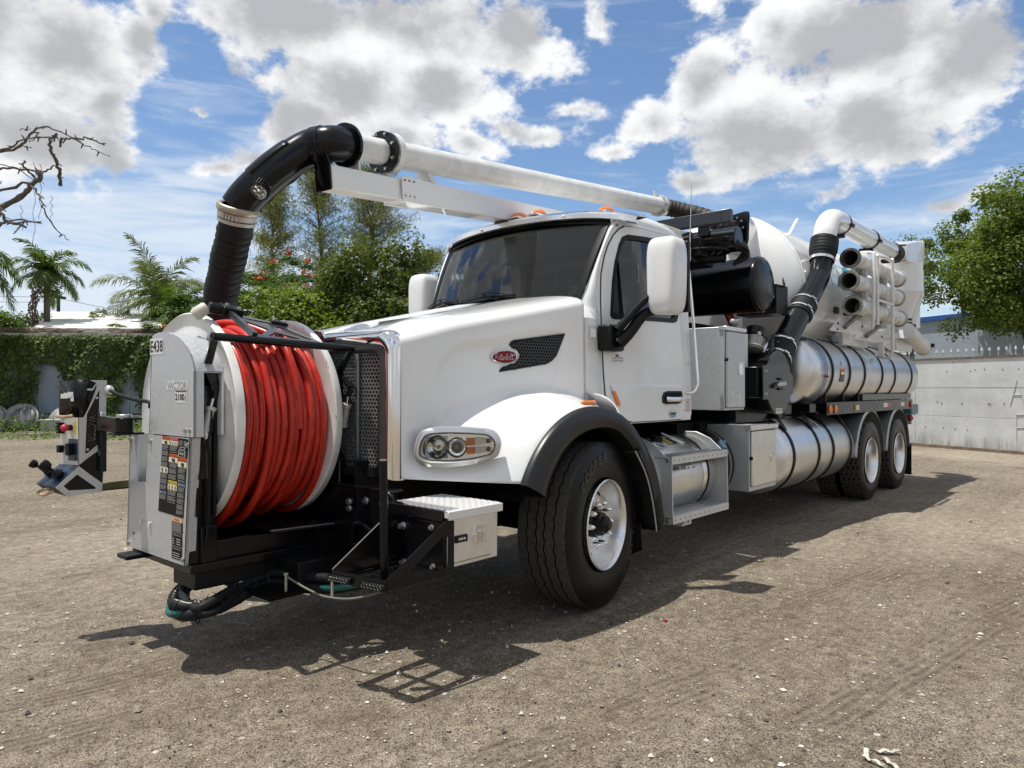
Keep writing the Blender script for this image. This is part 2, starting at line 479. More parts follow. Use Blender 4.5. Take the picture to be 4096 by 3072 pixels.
def interp(x, tab):
    if x <= tab[0][0]: return tab[0][1]
    for (a, va), (b, vb) in zip(tab, tab[1:]):
        if x <= b: return va+(vb-va)*(x-a)/(b-a)
    return tab[-1][1]
def bolt(parent, p, d, r=0.011, h=0.012, name='bolt', m=None, washer=True):
    b = MB(m or ZINC)
    p = Vector(p); d = Vector(d).normalized()
    if washer: b.cyl(p, p+d*0.003, r*1.45, n=14)
    b.cyl(p+d*0.003, p+d*(0.003+h), r, n=6)
    return b.build(name, parent, smooth=30)
# ============================================================ SETTING
def ground_material():
    m = bpy.data.materials.new('crushed_stone_ground')
    m.use_nodes = True
    t = m.node_tree; b = t.nodes['Principled BSDF']
    P = N(t, 'ShaderNodeNewGeometry').outputs['Position']
    # broad patches of fine brown dirt against pale stone
    n0 = N(t, 'ShaderNodeTexNoise', {'Vector': P, 'Scale': 0.45, 'Detail': 6.0, 'Roughness': 0.62}).outputs['Fac']
    tr = N(t, 'ShaderNodeMapping', {0: P, 'Rotation': (0, 0, math.radians(9)), 'Scale': (0.10, 2.1, 1)})
    n1 = N(t, 'ShaderNodeTexNoise', {'Vector': tr.outputs[0], 'Scale': 1.6, 'Detail': 5.0, 'Roughness': 0.6, 'Distortion': 0.3}).outputs['Fac']
    f = MATH(t, 'ADD', MATH(t, 'MULTIPLY', n0, 0.6), MATH(t, 'MULTIPLY', n1, 0.4))
    base = MIXC(t, RAMP(t, f, 0.36, 0.64), (0.150, 0.114, 0.078), (0.290, 0.250, 0.192))
    # stones of three sizes
    vs = None
    col = base
    for sc, lo, hi, pale, sd in ((40.0, 0.10, 0.40, 0.10, 0.0), (90.0, 0.12, 0.50, 0.26, 3.0), (170.0, 0.2, 0.58, 0.42, 7.0), (290.0, 0.2, 0.62, 0.5, 11.0)):
        mp = N(t, 'ShaderNodeMapping', {0: P, 'Location': (sd, sd*2, 0)})
        v = N(t, 'ShaderNodeTexVoronoi', {'Vector': mp.outputs[0], 'Scale': sc, 'Randomness': 1.0})
        sep = N(t, 'ShaderNodeSeparateColor', {0: v.outputs['Color']})
        inside = RAMP(t, v.outputs['Distance'], hi, lo)
        here = MATH(t, 'MULTIPLY', inside, RAMP(t, sep.outputs[0], 1.0-pale-0.05, 1.0-pale+0.05))
        tone = MIXC(t, RAMP(t, sep.outputs[1], 0.1, 1.0, smooth=False), (0.17, 0.15, 0.12), (0.66, 0.61, 0.51))
        col = MIXC(t, MATH(t, 'MULTIPLY', here, 0.92), col, tone)
        h = MATH(t, 'MULTIPLY', here, 1.0/sc)
        vs = h if vs is None else MATH(t, 'ADD', vs, h)
    # dark grains
    v = N(t, 'ShaderNodeTexVoronoi', {'Vector': P, 'Scale': 150.0})
    sep = N(t, 'ShaderNodeSeparateColor', {0: v.outputs['Color']})
    col = MIXC(t, RAMP(t, sep.outputs[2], 0.55, 0.85, 0.0, 0.78), col, (0.040, 0.032, 0.024))
    # worn pale patch and damp stains
    n2 = N(t, 'ShaderNodeTexNoise', {'Vector': P, 'Scale': 0.16, 'Detail': 4.0}).outputs['Fac']
    col = MIXC(t, RAMP(t, n2, 0.50, 0.70, 0.0, 0.45), col, (0.47, 0.425, 0.345), 'MIX')
    n3 = N(t, 'ShaderNodeTexNoise', {'Vector': P, 'Scale': 1.1, 'Detail': 5.0, 'Roughness': 0.65}).outputs['Fac']
    col = MIXC(t, MATH(t, 'MAXIMUM', RAMP(t, n3, 0.54, 0.72, 0.0, 0.55), RAMP(t, n1, 0.55, 0.75, 0.0, 0.6)), col, (0.105, 0.079, 0.054), 'MIX')
    # clumps of grit a hand across
    n4 = N(t, 'ShaderNodeTexNoise', {'Vector': P, 'Scale': 11.0, 'Detail': 10.0, 'Roughness': 0.78}).outputs['Fac']
    col = MIXC(t, 1.0, col, MIXC(t, RAMP(t, n4, 0.30, 0.70, smooth=False), (0.48, 0.45, 0.42), (1.60, 1.60, 1.58)), 'MULTIPLY')
    n5 = N(t, 'ShaderNodeTexVoronoi', {'Vector': P, 'Scale': 17.0, 'Randomness': 1.0})
    s5 = N(t, 'ShaderNodeSeparateColor', {0: n5.outputs['Color']})
    chip = MATH(t, 'MULTIPLY', RAMP(t, n5.outputs['Distance'], 0.30, 0.14), RAMP(t, s5.outputs[0], 0.86, 0.92))
    col = MIXC(t, chip, col, MIXC(t, s5.outputs[1], (0.30, 0.27, 0.22), (0.72, 0.69, 0.62)))
    # tread prints pressed into the dust, running the way the truck drives in
    rot = N(t, 'ShaderNodeMapping', {0: P, 'Rotation': (0, 0, math.radians(9.9))}).outputs[0]
    wob = N(t, 'ShaderNodeTexNoise', {'Vector': P, 'Scale': 0.8, 'Detail': 2.0}).outputs['Fac']
    sx = N(t, 'ShaderNodeSeparateXYZ', {0: rot})
    vv = MATH(t, 'ADD', sx.outputs[1], MATH(t, 'MULTIPLY', MATH(t, 'SUBTRACT', wob, 0.5), 0.22))
    print_ = None
    for v0, half, u0, u1 in ((0.44, 0.20, 1.7, 5.0), (0.95, 0.13, 2.2, 5.0), (2.36, 0.20, -0.8, 2.3), (2.95, 0.16, -3.0, 1.0), (1.95, 0.16, -3.4, -1.0), (-4.6, 0.3, -4.0, 3.0), (-5.6, 0.3, -4.0, 3.0)):
        a = RAMP(t, MATH(t, 'ABSOLUTE', MATH(t, 'SUBTRACT', vv, v0)), half, half*0.7)
        a = MATH(t, 'MULTIPLY', a, MATH(t, 'MULTIPLY', RAMP(t, sx.outputs[0], u0, u0+0.8), RAMP(t, sx.outputs[0], u1, u1-0.8)))
        print_ = a if print_ is None else MATH(t, 'MAXIMUM', print_, a)
    n6 = N(t, 'ShaderNodeTexNoise', {'Vector': P, 'Scale': 3.0, 'Detail': 5.0, 'Roughness': 0.7}).outputs['Fac']
    print_ = MATH(t, 'MULTIPLY', print_, RAMP(t, n6, 0.40, 0.60))
    rib = MATH(t, 'SINE', MATH(t, 'MULTIPLY', vv, 2*PI/0.052))
    col = MIXC(t, MATH(t, 'MULTIPLY', print_, 0.55), col, MIXC(t, RAMP(t, rib, -0.6, 0.6), (0.090, 0.068, 0.046), (0.215, 0.180, 0.135)))
    t.links.new(col, b.inputs['Base Color'])
    b.inputs['Roughness'].default_value = 0.9
    b.inputs['Specular IOR Level'].default_value = 0.25
    # tyre ruts
    wv = N(t, 'ShaderNodeMapping', {0: P, 'Rotation': (0, 0, math.radians(9)), 'Scale': (0.03, 1, 1)})
    rut = N(t, 'ShaderNodeTexNoise', {'Vector': wv.outputs[0], 'Scale': 16.0, 'Detail': 2.0}).outputs['Fac']
    lump = N(t, 'ShaderNodeTexNoise', {'Vector': P, 'Scale': 9.0, 'Detail': 8.0, 'Roughness': 0.7}).outputs['Fac']
    hh = MATH(t, 'ADD', MATH(t, 'ADD', MATH(t, 'MULTIPLY', vs, 1.0), MATH(t, 'ADD', MATH(t, 'MULTIPLY', n4, 0.035), MATH(t, 'MULTIPLY', MATH(t, 'MULTIPLY', rib, print_), 0.008))), MATH(t, 'ADD', MATH(t, 'MULTIPLY', lump, 0.045), MATH(t, 'MULTIPLY', MATH(t, 'MULTIPLY', rut, RAMP(t, n1, 0.45, 0.65)), 0.06)))
    bp = N(t, 'ShaderNodeBump', {'Height': hh, 'Strength': 0.9, 'Distance': 0.55})
    t.links.new(bp.outputs[0], b.inputs['Normal'])
    return m
def build_ground():
    # one sheet, finely meshed near the truck so that it can roll gently
    xs = np.concatenate([[-600, -200, -90, -50], np.linspace(-30, 8, 96), [14, 40, 120, 600]])
    ys = np.concatenate([[-600, -200, -90, -50], np.linspace(-30, 8, 96), [14, 40, 120, 600]])
    from mathutils import noise
    P = []
    for x in xs:
        row = []
        for y in ys:
            z = 0.0
            if -30 < x < 8 and -30 < y < 8:
                d = max(abs(y)-1.3, 0.0)
                z = noise.noise((x*0.5, y*0.9, 0))*0.012*min(1, d) - 0.004
            row.append((x, y, z))
        P.append(row)
    mb = MB(ground_material()); mb.grid(P)
    o = mb.build('ground', smooth=180)
    tag(o, kind='structure')
build_ground()

def build_pebbles():
    # loose stones lying on the yard, far too many to count
    n = 6500
    octa = np.array([(1,0,0),(-1,0,0),(0,1,0),(0,-1,0),(0,0,1),(0,0,-1)], float)
    tri = [(0,2,4),(2,1,4),(1,3,4),(3,0,4),(2,0,5),(1,2,5),(3,1,5),(0,3,5)]
    V = []; F = []; MI = []
    k = 0
    mats = [mat('pale_stone', (0.62, 0.59, 0.51), 0.85, var=0.2, vscale=30), mat('tan_stone', (0.27, 0.235, 0.185), 0.9, var=0.2, vscale=30), mat('dark_stone', (0.07, 0.06, 0.05), 0.9)]
    while k < n:
        r = 0.9+11*rng.random()**1.5; a = _yaw + (rng.random()-0.5)*1.5
        x, y = 4.08+math.cos(a)*r, 3.99+math.sin(a)*r
        s = 0.003+0.004*rng.random()+ (0.012*rng.random() if rng.random() < 0.10 else 0)
        q = octa*(s*(0.6+0.8*rng.random((6,1))))*np.array([1, 1, 0.7])
        an = rng.random()*6.28; c, sn = math.cos(an), math.sin(an)
        q = np.stack([q[:,0]*c-q[:,1]*sn, q[:,0]*sn+q[:,1]*c, q[:,2]], 1)+np.array([x, y, s*0.2])
        F += [(t[0]+k*6, t[1]+k*6, t[2]+k*6) for t in tri]; V.append(q)
        MI += [int(rng.choice(3, p=[0.48, 0.34, 0.18]))]*8
        k += 1
    me = bpy.data.meshes.new('pebbles')
    me.from_pydata(np.concatenate(V).tolist(), [], F)
    for m in mats: me.materials.append(m)
    me.polygons.foreach_set('material_index', MI)
    o = bpy.data.objects.new('pebbles', me); COL.objects.link(o)
    tag(o, 'loose pale and dark pebbles strewn over the yard', 'pebbles', kind='stuff')
build_pebbles()

# puddle beyond the control box
def build_puddle():
    m = mat('muddy_water', (0.028, 0.022, 0.013), 0.06, spec=0.5)
    pts = []
    for i in range(40):
        a = 2*PI*i/40; r = 1+0.18*math.sin(3*a+1)+0.12*math.sin(5*a)
        pts.append((-0.35+0.75*r*math.cos(a)*0.8-0.25*math.sin(a), -7.75+0.36*r*math.sin(a)+0.2*math.cos(a), 0.012))
    mb = MB(m); mb.add(pts, [tuple(range(40))])
    tag(mb.build('puddle', smooth=0), kind='structure')
build_puddle()

def small_litter():
    mb = MB(mat('red_plastic', (0.6, 0.02, 0.03), 0.4))
    mb.plate([(-0.050,1.665,0.004),(-0.022,1.662,0.006),(-0.020,1.682,0.007),(-0.045,1.687,0.004)], (0,0,0.005))
    tag(mb.build('plastic_scrap'), 'scrap of red plastic lying on the gravel before the front tyre', 'litter')
    mb = MB(mat('torn_paper', (0.46, 0.43, 0.37), 0.85, var=0.35, vscale=30))
    for k, (x, y, a) in enumerate([(0.93,3.13,0.3),(0.98,3.17,1.3),(0.86,3.19,2.2),(0.95,3.22,0.9)]):
        c, s = math.cos(a), math.sin(a)
        P = [[(x+(u*0.045*c-v*0.009*s), y+(u*0.045*s+v*0.009*c), 0.008+0.012*abs(math.sin(3*u+k))) for v in (-1,0,1)] for u in np.linspace(-1,1,7)]
        mb.grid(P)
    tag(mb.build('paper_scrap', smooth=180), 'torn crumpled pale paper trodden into the gravel', 'litter')
small_litter()

# ------------------------------------------------------------ right wall with spiked top and lamp-lit building behind
def concrete_mat(name, col, dark, sc=1.0, rough=0.75):
    m = bpy.data.materials.new(name); m.use_nodes = True
    t = m.node_tree; b = t.nodes['Principled BSDF']
    P = N(t, 'ShaderNodeTexCoord').outputs['Object']
    n0 = N(t, 'ShaderNodeTexNoise', {'Vector': P, 'Scale': 1.3*sc, 'Detail': 8.0, 'Roughness': 0.65}).outputs['Fac']
    mp = N(t, 'ShaderNodeMapping', {0: P, 'Scale': (3.0, 3.0, 0.35)})
    n1 = N(t, 'ShaderNodeTexNoise', {'Vector': mp.outputs[0], 'Scale': 2.0*sc, 'Detail': 6.0, 'Roughness': 0.7}).outputs['Fac']
    c = MIXC(t, RAMP(t, n0, 0.3, 0.7), tuple(x*0.86 for x in col), tuple(min(1, x*1.1) for x in col))
    c = MIXC(t, RAMP(t, n1, 0.56, 0.80, 0.0, 0.6), c, dark)
    z = N(t, 'ShaderNodeSeparateXYZ', {0: P}).outputs[2]
    foot = MATH(t, 'MULTIPLY', RAMP(t, z, 0.5, 0.0), RAMP(t, n1, 0.35, 0.65))
    c = MIXC(t, MATH(t, 'MULTIPLY', foot, 0.75), c, (0.15, 0.14, 0.085))
    t.links.new(c, b.inputs['Base Color'])
    b.inputs['Roughness'].default_value = rough
    bp = N(t, 'ShaderNodeBump', {'Height': n0, 'Strength': 0.3, 'Distance': 0.05})
    t.links.new(bp.outputs[0], b.inputs['Normal'])
    return m
def right_wall():
    ax = Vector((0.458, 0.889, 0)).normalized(); nx = Vector((ax.y, -ax.x, 0))   # nx faces the yard
    o = Vector((-17.25, -0.6, 0))
    w = thing('concrete_wall', 'pale grey smeared concrete yard wall topped with white spikes', 'wall', o, math.atan2(ax.y, ax.x))
    cm = concrete_mat('pale_painted_concrete', (0.56, 0.58, 0.585), (0.36, 0.37, 0.36))
    top = 2.24
    # precast bays with recessed horizontal joints, local x along the wall, local -y towards the yard
    for i in range(-4, 4):
        x0, x1 = i*3.6, (i+1)*3.6
        for z0, z1 in ((0.03, 0.80), (0.807, 1.52), (1.527, top)):
            mb = MB(cm); dy = rnd.uniform(-0.004, 0.004)
            mb.box((x0+0.003, dy, z0), (x1-0.003, 0.2, z1))
            mb.build('panel', w, smooth=0, bevel=0.006)
    mb = MB(mat('rusty_angle_iron', (0.16, 0.115, 0.085), 0.8, var=0.4, vscale=20))
    mb.box((-14.4, -0.03, top), (14.4, 0.07, top+0.045)); mb.build('coping', w)
    sp = mat('white_spike_paint', (0.50, 0.53, 0.54), 0.5, var=0.15)
    first = None
    for k in range(-12, 72):
        x = k*0.20
        if first is None:
            b = MB(sp); b.cyl((0,0,0), (0,0,0.11), 0.009, n=6); b.cyl((0,0,0.11), (0,0,0.14), 0.010, 0.034, n=4); b.cyl((0,0,0.14), (0,0,0.22), 0.034, 0.003, n=4)
            first = b.build('spike', w)
            first.location = (x, 0.02, top+0.045)
        else:
            c = link_copy(first, w); c.location = (x, 0.02, top+0.045)
            c.rotation_euler = (rnd.uniform(-.06,.06), rnd.uniform(-.06,.06), rnd.uniform(0,1))
    # footing kerb
    mb = MB(mat('brown_footing', (0.19, 0.14, 0.10), 0.9, var=0.3)); mb.box((-14.4, -0.05, 0), (14.4, 0.0, 0.07)); mb.build('footing', w)
    # bolt holes and scratches
    mb = MB(mat('dark_hole', (0.04, 0.04, 0.04), 0.9))
    for k in range(34):
        x, z = rnd.uniform(0.2, 7), rnd.choice([0.5, 1.15, 1.95, 2.15])+rnd.uniform(-.02, .02)
        mb.cyl((x, -0.010, z), (x, 0.02, z), 0.013, n=8)
    mb.build('bolt_hole', w)['kind'] = 'stuff'
    # large chalky letters scrawled on the wall: A G above, P and more below, worn
    mb = MB(mat('faded_scrawl', (0.45, 0.46, 0.455), 0.8))
    def stroke(pts, r=0.011):
        mb.tube([(p[0], -0.006, p[1]) for p in pts], r, n=5)
    stroke([(2.50,1.12),(2.66,1.70),(2.82,1.12)]); stroke([(2.56,1.36),(2.76,1.36)])
    stroke([(3.45,1.62),(3.28,1.70),(3.14,1.52),(3.14,1.30),(3.30,1.18),(3.46,1.26),(3.46,1.42),(3.34,1.42)])
    stroke([(2.64,0.30),(2.64,0.92)]); stroke([(2.64,0.90),(2.86,0.92),(2.94,0.78),(2.84,0.62),(2.64,0.60)])
    stroke([(3.10,0.90),(3.40,0.92),(3.14,0.50)]); stroke([(3.24,0.78),(3.24,0.32)])
    mb.build('scrawl', w)
right_wall()

def right_building():
    # its long wall runs behind the yard wall
    b = thing('grey_building', 'tall blue grey rendered building with a bright blue roof edge behind the spiked wall', 'building', (-27.5, -4.8, 0), math.atan2(0.889, 0.458))
    cm = concrete_mat('blue_grey_render', (0.34, 0.41, 0.45), (0.25, 0.30, 0.33), 0.4)
    mb = MB(cm); mb.box((-5.0, 0, 0), (16, 12, 4.0)); mb.build('wall', b)
    mb = MB(mat('bright_blue_trim', (0.02, 0.09, 0.34), 0.4)); mb.box((-5.1, -0.12, 4.0), (16.1, 12.1, 4.16)); mb.build('roof_edge', b)
    mb = MB(mat('lamp_casing', (0.10, 0.10, 0.10), 0.5)); mb.box((1.9, -0.35, 2.75), (2.5, -0.05, 3.0)); lamp = mb.build('floodlight', b)
    mb = MB(mat('lamp_face', (0.75, 0.74, 0.66), 0.3))
    for i in range(2):
        for j in range(2):
            mb.box((1.94+i*0.28, -0.37, 2.78+j*0.11), (2.18+i*0.28, -0.352, 2.87+j*0.11))
    mb.build('lamp_glass', lamp)
right_building()

# ------------------------------------------------------------ left wall, overgrown
WALL_A = Vector((-3.9, -27.0, 0)); WALL_D = Vector((-0.6811, 0.7322, 0)).normalized()
LW_RZ = math.atan2(-WALL_D.y, -WALL_D.x)      # local x runs to the left along the wall, local y faces the yard
WALL_B = WALL_A + WALL_D*13.5
def left_wall():
    w = thing('vine_wall', 'long slate blue wall smothered in creeper behind the rusting discs', 'wall', WALL_B, LW_RZ)
    cm = concrete_mat('slate_blue_board', (0.27, 0.335, 0.40), (0.17, 0.21, 0.25), 0.8)
    H = 3.35
    for i in range(-8, 15):
        x0 = i*1.6
        mb = MB(cm); mb.box((x0+0.012, -0.12, 0.55), (x0+1.588, rnd.uniform(-.01, .01), H-0.05)); mb.build('panel', w, smooth=0)
        mb = MB(mat('grey_batten', (0.33, 0.36, 0.37), 0.7, var=0.2)); mb.box((x0-0.035, -0.08, 0.0), (x0+0.035, 0.045, H-0.05)); mb.build('batten', w, smooth=0)
    mb = MB(mat('weathered_fascia', (0.50, 0.50, 0.44), 0.8, var=0.25, vscale=6))
    for i in range(-4, 9):
        mb = MB(MATS['weathered_fascia']); z = rnd.uniform(-.02, .02)
        mb.box((i*2.4+0.01, -0.20, H-0.05+z), (i*2.4+2.39, 0.10, H+0.14+z)); mb.build('fascia_board', w, smooth=0)
    # low picket strip at the foot
    pk = mat('pale_picket', (0.42, 0.44, 0.43), 0.7, var=0.2)
    first = None
    for k in range(-20, 76):
        if first is None:
            mb = MB(pk); mb.box((0, 0.05, 0.05), (0.10, 0.075, 0.50)); first = mb.build('picket', w); first.location = (k*0.24, 0, 0)
        else:
            c = link_copy(first, w); c.location = (k*0.24, 0, rnd.uniform(-.02, .02))
    mb = MB(pk); mb.box((-9, 0.03, 0.42), (20, 0.05, 0.5)); mb.build('rail', w)
left_wall()

# ------------------------------------------------------------ foliage helpers
def leaf_mat(name, col, col2, trans=0.35, rough=0.5):
    if name in MATS: return MATS[name]
    m = bpy.data.materials.new(name); m.use_nodes = True
    t = m.node_tree; t.nodes.clear()
    geo = N(t, 'ShaderNodeNewGeometry')
    rp = geo.outputs['Random Per Island']
    n = N(t, 'ShaderNodeTexNoise', {'Vector': geo.outputs['Position'], 'Scale': 1.1, 'Detail': 3.0}).outputs['Fac']
    f = MATH(t, 'ADD', MATH(t, 'MULTIPLY', rp, 0.6), MATH(t, 'MULTIPLY', RAMP(t, n, 0.3, 0.7), 0.4))
    c = MIXC(t, f, col, col2)
    df = N(t, 'ShaderNodeBsdfPrincipled', {'Base Color': c, 'Roughness': rough, 'Specular IOR Level': 0.35})
    tl = N(t, 'ShaderNodeBsdfTranslucent', {'Color': MIXC(t, 1.0, c, (1.5, 1.7, 0.6, 1), 'MULTIPLY')})
    mx = N(t, 'ShaderNodeMixShader', {0: trans, 1: df.outputs[0], 2: tl.outputs[0]})
    N(t, 'ShaderNodeOutputMaterial', {'Surface': mx.outputs[0]})
    MATS[name] = m
    return m
def leaf_mesh(name, pos, nrm, size, aspect, m, droop=0.0, parent=None, loc=None):
    # one folded leaf (two triangles) per point
    n = len(pos)
    pos = np.asarray(pos, float); nrm = np.asarray(nrm, float)
    nrm = nrm/np.maximum(np.linalg.norm(nrm, axis=1, keepdims=True), 1e-6)
    rv = rng.normal(size=(n, 3)); rv[:, 2] -= droop
    t = rv - nrm*(rv*nrm).sum(1, keepdims=True); t /= np.maximum(np.linalg.norm(t, axis=1, keepdims=True), 1e-6)
    b = np.cross(nrm, t)
    s = np.asarray(size, float).reshape(-1, 1)*np.ones((n, 1)); w = s*aspect
    tip = pos+t*s; mid = pos+t*s*0.45
    V = np.stack([pos, mid+b*w+nrm*w*0.35, tip, mid-b*w+nrm*w*0.35], 1).reshape(-1, 3)
    i = np.arange(n)*4
    F = np.concatenate([np.stack([i, i+1, i+2], 1), np.stack([i, i+2, i+3], 1)], 1).reshape(-1, 3)
    me = bpy.data.meshes.new(name)
    me.vertices.add(len(V)); me.vertices.foreach_set('co', V.ravel())
    me.loops.add(len(F)*3); me.loops.foreach_set('vertex_index', F.ravel())
    me.polygons.add(len(F)); me.polygons.foreach_set('loop_start', np.arange(0, len(F)*3, 3)); 
    me.materials.append(m); me.update(calc_edges=True)
    o = bpy.data.objects.new(name, me); COL.objects.link(o)
    if parent: o.parent = parent
    if loc is not None: o.location = loc
    return o
def clumps(centres, radii, per, shell=0.55, flat=0.8):
    # points gathered in leafy clumps, denser near each clump's skin
    C = np.asarray(centres, float); R = np.asarray(radii, float)
    P = []; Nn = []
    for c, r in zip(C, R):
        d = rng.normal(size=(per, 3)); d /= np.linalg.norm(d, axis=1, keepdims=True)
        rr = r*(shell+(1-shell)*rng.random((per, 1)))*(0.75+0.5*rng.random((per, 1)))
        q = d*rr; q[:, 2] *= flat
        P.append(c+q); Nn.append(d*0.6+rng.normal(size=(per, 3))*0.5+np.array([0, 0, 0.7]))
    return np.concatenate(P), np.concatenate(Nn)
def crown_points(n, rx, ry, rz, zc, hollow=0.45):
    out = []
    while len(out) < n:
        d = rng.normal(size=3); d /= np.linalg.norm(d)
        r = hollow+(1-hollow)*rng.random()**0.6
        w = 1+0.16*math.sin(3*d[0]+5*d[1])+0.12*math.sin(7*d[2]+2*d[0])
        p = d*np.array([rx, ry, rz])*r*w
        if p[2] < -rz*0.7: continue
        out.append(p+np.array([0, 0, zc]))
    return np.array(out)
BARK = mat('grey_brown_bark', (0.105, 0.082, 0.062), 0.9, var=0.35, vscale=12, bump=0.05, bscale=25)
def trunk_and_limbs(parent, h, r, limbs, name='trunk', m=BARK, lean=(0, 0)):
    mb = MB(m)
    pts = bez([(0,0,-0.1), (lean[0]*0.3+0.05, lean[1]*0.3, h*0.4), (lean[0], lean[1], h)], 5)
    mb.tube(pts, r, 8, rad=[lerp(r, r*0.45, i/(len(pts)-1)) for i in range(len(pts))])
    for p, s in limbs:
        a = pts[int(len(pts)*s)]; p = Vector(p); mid = (a+p)/2+Vector((rnd.uniform(-.2,.2), rnd.uniform(-.2,.2), 0.15*(p-a).length))
        l = bez([a, mid, p], 5)
        mb.tube(l, r, 6, rad=[lerp(r*0.42, r*0.07, i/(len(l)-1)) for i in range(len(l))])
    return mb.build(name, parent, smooth=60)
def polar(az_deg, dist):
    a = math.radians(az_deg)
    return Vector((4.0845+math.cos(a)*dist, 3.9881+math.sin(a)*dist, 0))
def broadleaf(name, label, cat, loc, rx, ry, rz, zc, nc, per, rc, leaf, aspect, m, th, tr, group=None, flat=0.8, shell=0.5, hollow=0.4):
    t = thing(name, label, cat, loc, 0, group)
    C = crown_points(nc, rx, ry, rz, zc, hollow)
    P, Nn = clumps(C, rc*(0.6+0.8*rng.random(nc)), per, shell=shell, flat=flat)
    leaf_mesh('crown', P, Nn, leaf*(0.7+0.6*rng.random(len(P))), aspect, m, 0.5, t)
    k = [(tuple(C[i]*np.array([0.9, 0.9, 1])), rnd.uniform(0.5, 0.95)) for i in range(0, min(nc, 60), max(1, nc//14))]
    trunk_and_limbs(t, th, tr, k)
    return t

# ------------------------------------------------------------ trees
G_RIGHT = leaf_mat('bright_leaves', (0.072, 0.112, 0.018), (0.175, 0.215, 0.040))
G_OLIVE = leaf_mat('olive_leaves', (0.050, 0.072, 0.018), (0.140, 0.165, 0.045))
G_DARK = leaf_mat('deep_green_leaves', (0.028, 0.070, 0.011), (0.095, 0.150, 0.026))
G_LIME = leaf_mat('lime_leaves', (0.090, 0.145, 0.018), (0.215, 0.270, 0.042))
G_NEEDLE = leaf_mat('grey_green_needles', (0.115, 0.128, 0.045), (0.235, 0.235, 0.085), trans=0.35)
G_PALM = leaf_mat('palm_fronds', (0.050, 0.090, 0.022), (0.135, 0.185, 0.048), trans=0.3, rough=0.4)
G_PALM2 = leaf_mat('grey_palm_fronds', (0.075, 0.098, 0.045), (0.165, 0.185, 0.080), trans=0.25, rough=0.45)
G_VINE = leaf_mat('creeper_leaves', (0.036, 0.078, 0.013), (0.135, 0.195, 0.036))
G_WEED = leaf_mat('weed_leaves', (0.05, 0.10, 0.02), (0.14, 0.21, 0.04))
FLAME = leaf_mat('scarlet_petals', (0.36, 0.045, 0.015), (0.55, 0.13, 0.04), trans=0.2)
DEADF = leaf_mat('dead_fronds', (0.12, 0.085, 0.05), (0.24, 0.18, 0.11), trans=0.1)

broadleaf('shade_tree', 'big round bright green tree overhanging the spiked wall', 'tree', (-22.6, 1.55, 0), 2.9, 2.95, 2.75, 5.25, 270, 290, 0.48, 0.105, 0.36, G_RIGHT, 3.4, 0.16, hollow=0.35)
# olive tree behind the cab and the neighbour at its foot
broadleaf('olive_tree', 'dense olive green tree behind the far mirror and windshield', 'tree', polar(231.2, 27), 3.0, 3.0, 2.9, 3.7, 200, 240, 0.55, 0.15, 0.34, G_OLIVE, 3.0, 0.16)
broadleaf('olive_tree', 'dark olive tree seen low behind the bonnet and the reel top', 'tree', polar(235.5, 29), 1.8, 2.2, 2.2, 3.3, 110, 210, 0.5, 0.15, 0.34, G_OLIVE, 3.0, 0.15)
broadleaf('lime_bush', 'light green leafy bush right behind the hose reel', 'bush', polar(238.6, 26), 2.2, 2.5, 1.9, 2.7, 150, 160, 0.45, 0.16, 0.30, G_LIME, 2.0, 0.08, shell=0.35)
broadleaf('shrub', 'rough green shrub at the far left beyond the roof', 'bush', polar(257.0, 36), 2.6, 2.0, 1.1, 3.7, 80, 150, 0.45, 0.14, 0.34, G_VINE, 3.0, 0.08)

def flame_tree():
    t = thing('flame_tree', 'spreading dark green tree dotted with red flower clusters behind the boom hose', 'tree', polar(239.0, 33))
    C = []
    for k in range(150):
        a = rng.random()*6.28; r = 3.9*math.sqrt(rng.random())
        C.append((r*math.cos(a), r*math.sin(a), 3.4+2.5*rng.random()*(1-0.30*(r/3.9)**2)+1.3*(1-(r/3.9)**2)))
    C = np.array(C)
    P, Nn = clumps(C, 0.62*(0.6+0.8*rng.random(len(C))), 230, shell=0.2, flat=0.28)
    Nn[:, 2] += 1.2
    leaf_mesh('crown', P, Nn, 0.16*(0.7+0.6*rng.random(len(P))), 0.20, G_DARK, 0.2, t)
    top = C[np.argsort(-C[:, 2])][:46]
    idx = rng.choice(46, 17, replace=False)
    P, Nn = clumps(top[idx]+np.array([0, 0, 0.25]), 0.24*np.ones(17), 45, shell=0.2, flat=0.6)
    leaf_mesh('flowers', P, Nn, 0.09, 0.5, FLAME, 0.0, t)
    trunk_and_limbs(t, 3.2, 0.2, [((math.cos(a)*2.6, math.sin(a)*2.6, 4.6), 0.8) for a in np.arange(0, 6.2, 0.7)])
    t2 = thing('flame_tree', 'low dark green feathery tree with a scarlet bloom left of the black hose', 'tree', polar(245.4, 30))
    C = crown_points(70, 1.6, 1.8, 1.7, 3.0, 0.2)
    P, Nn = clumps(C, 0.55*(0.6+0.8*rng.random(len(C))), 200, shell=0.2, flat=0.3); Nn[:, 2] += 1
    leaf_mesh('crown', P, Nn, 0.16, 0.2, G_DARK, 0.2, t2)
    P, Nn = clumps(np.array([(1.25, 1.0, 3.6), (1.35, 1.1, 3.25)]), np.array([0.2, 0.2]), 80, shell=0.2)
    leaf_mesh('flowers', P, Nn, 0.09, 0.5, FLAME, 0.0, t2)
    trunk_and_limbs(t2, 2.6, 0.12, [((0.8, 0.3, 3.6), 0.8), ((-0.7, -0.4, 3.5), 0.8), ((0.1, 0.9, 3.8), 0.8)])
flame_tree()

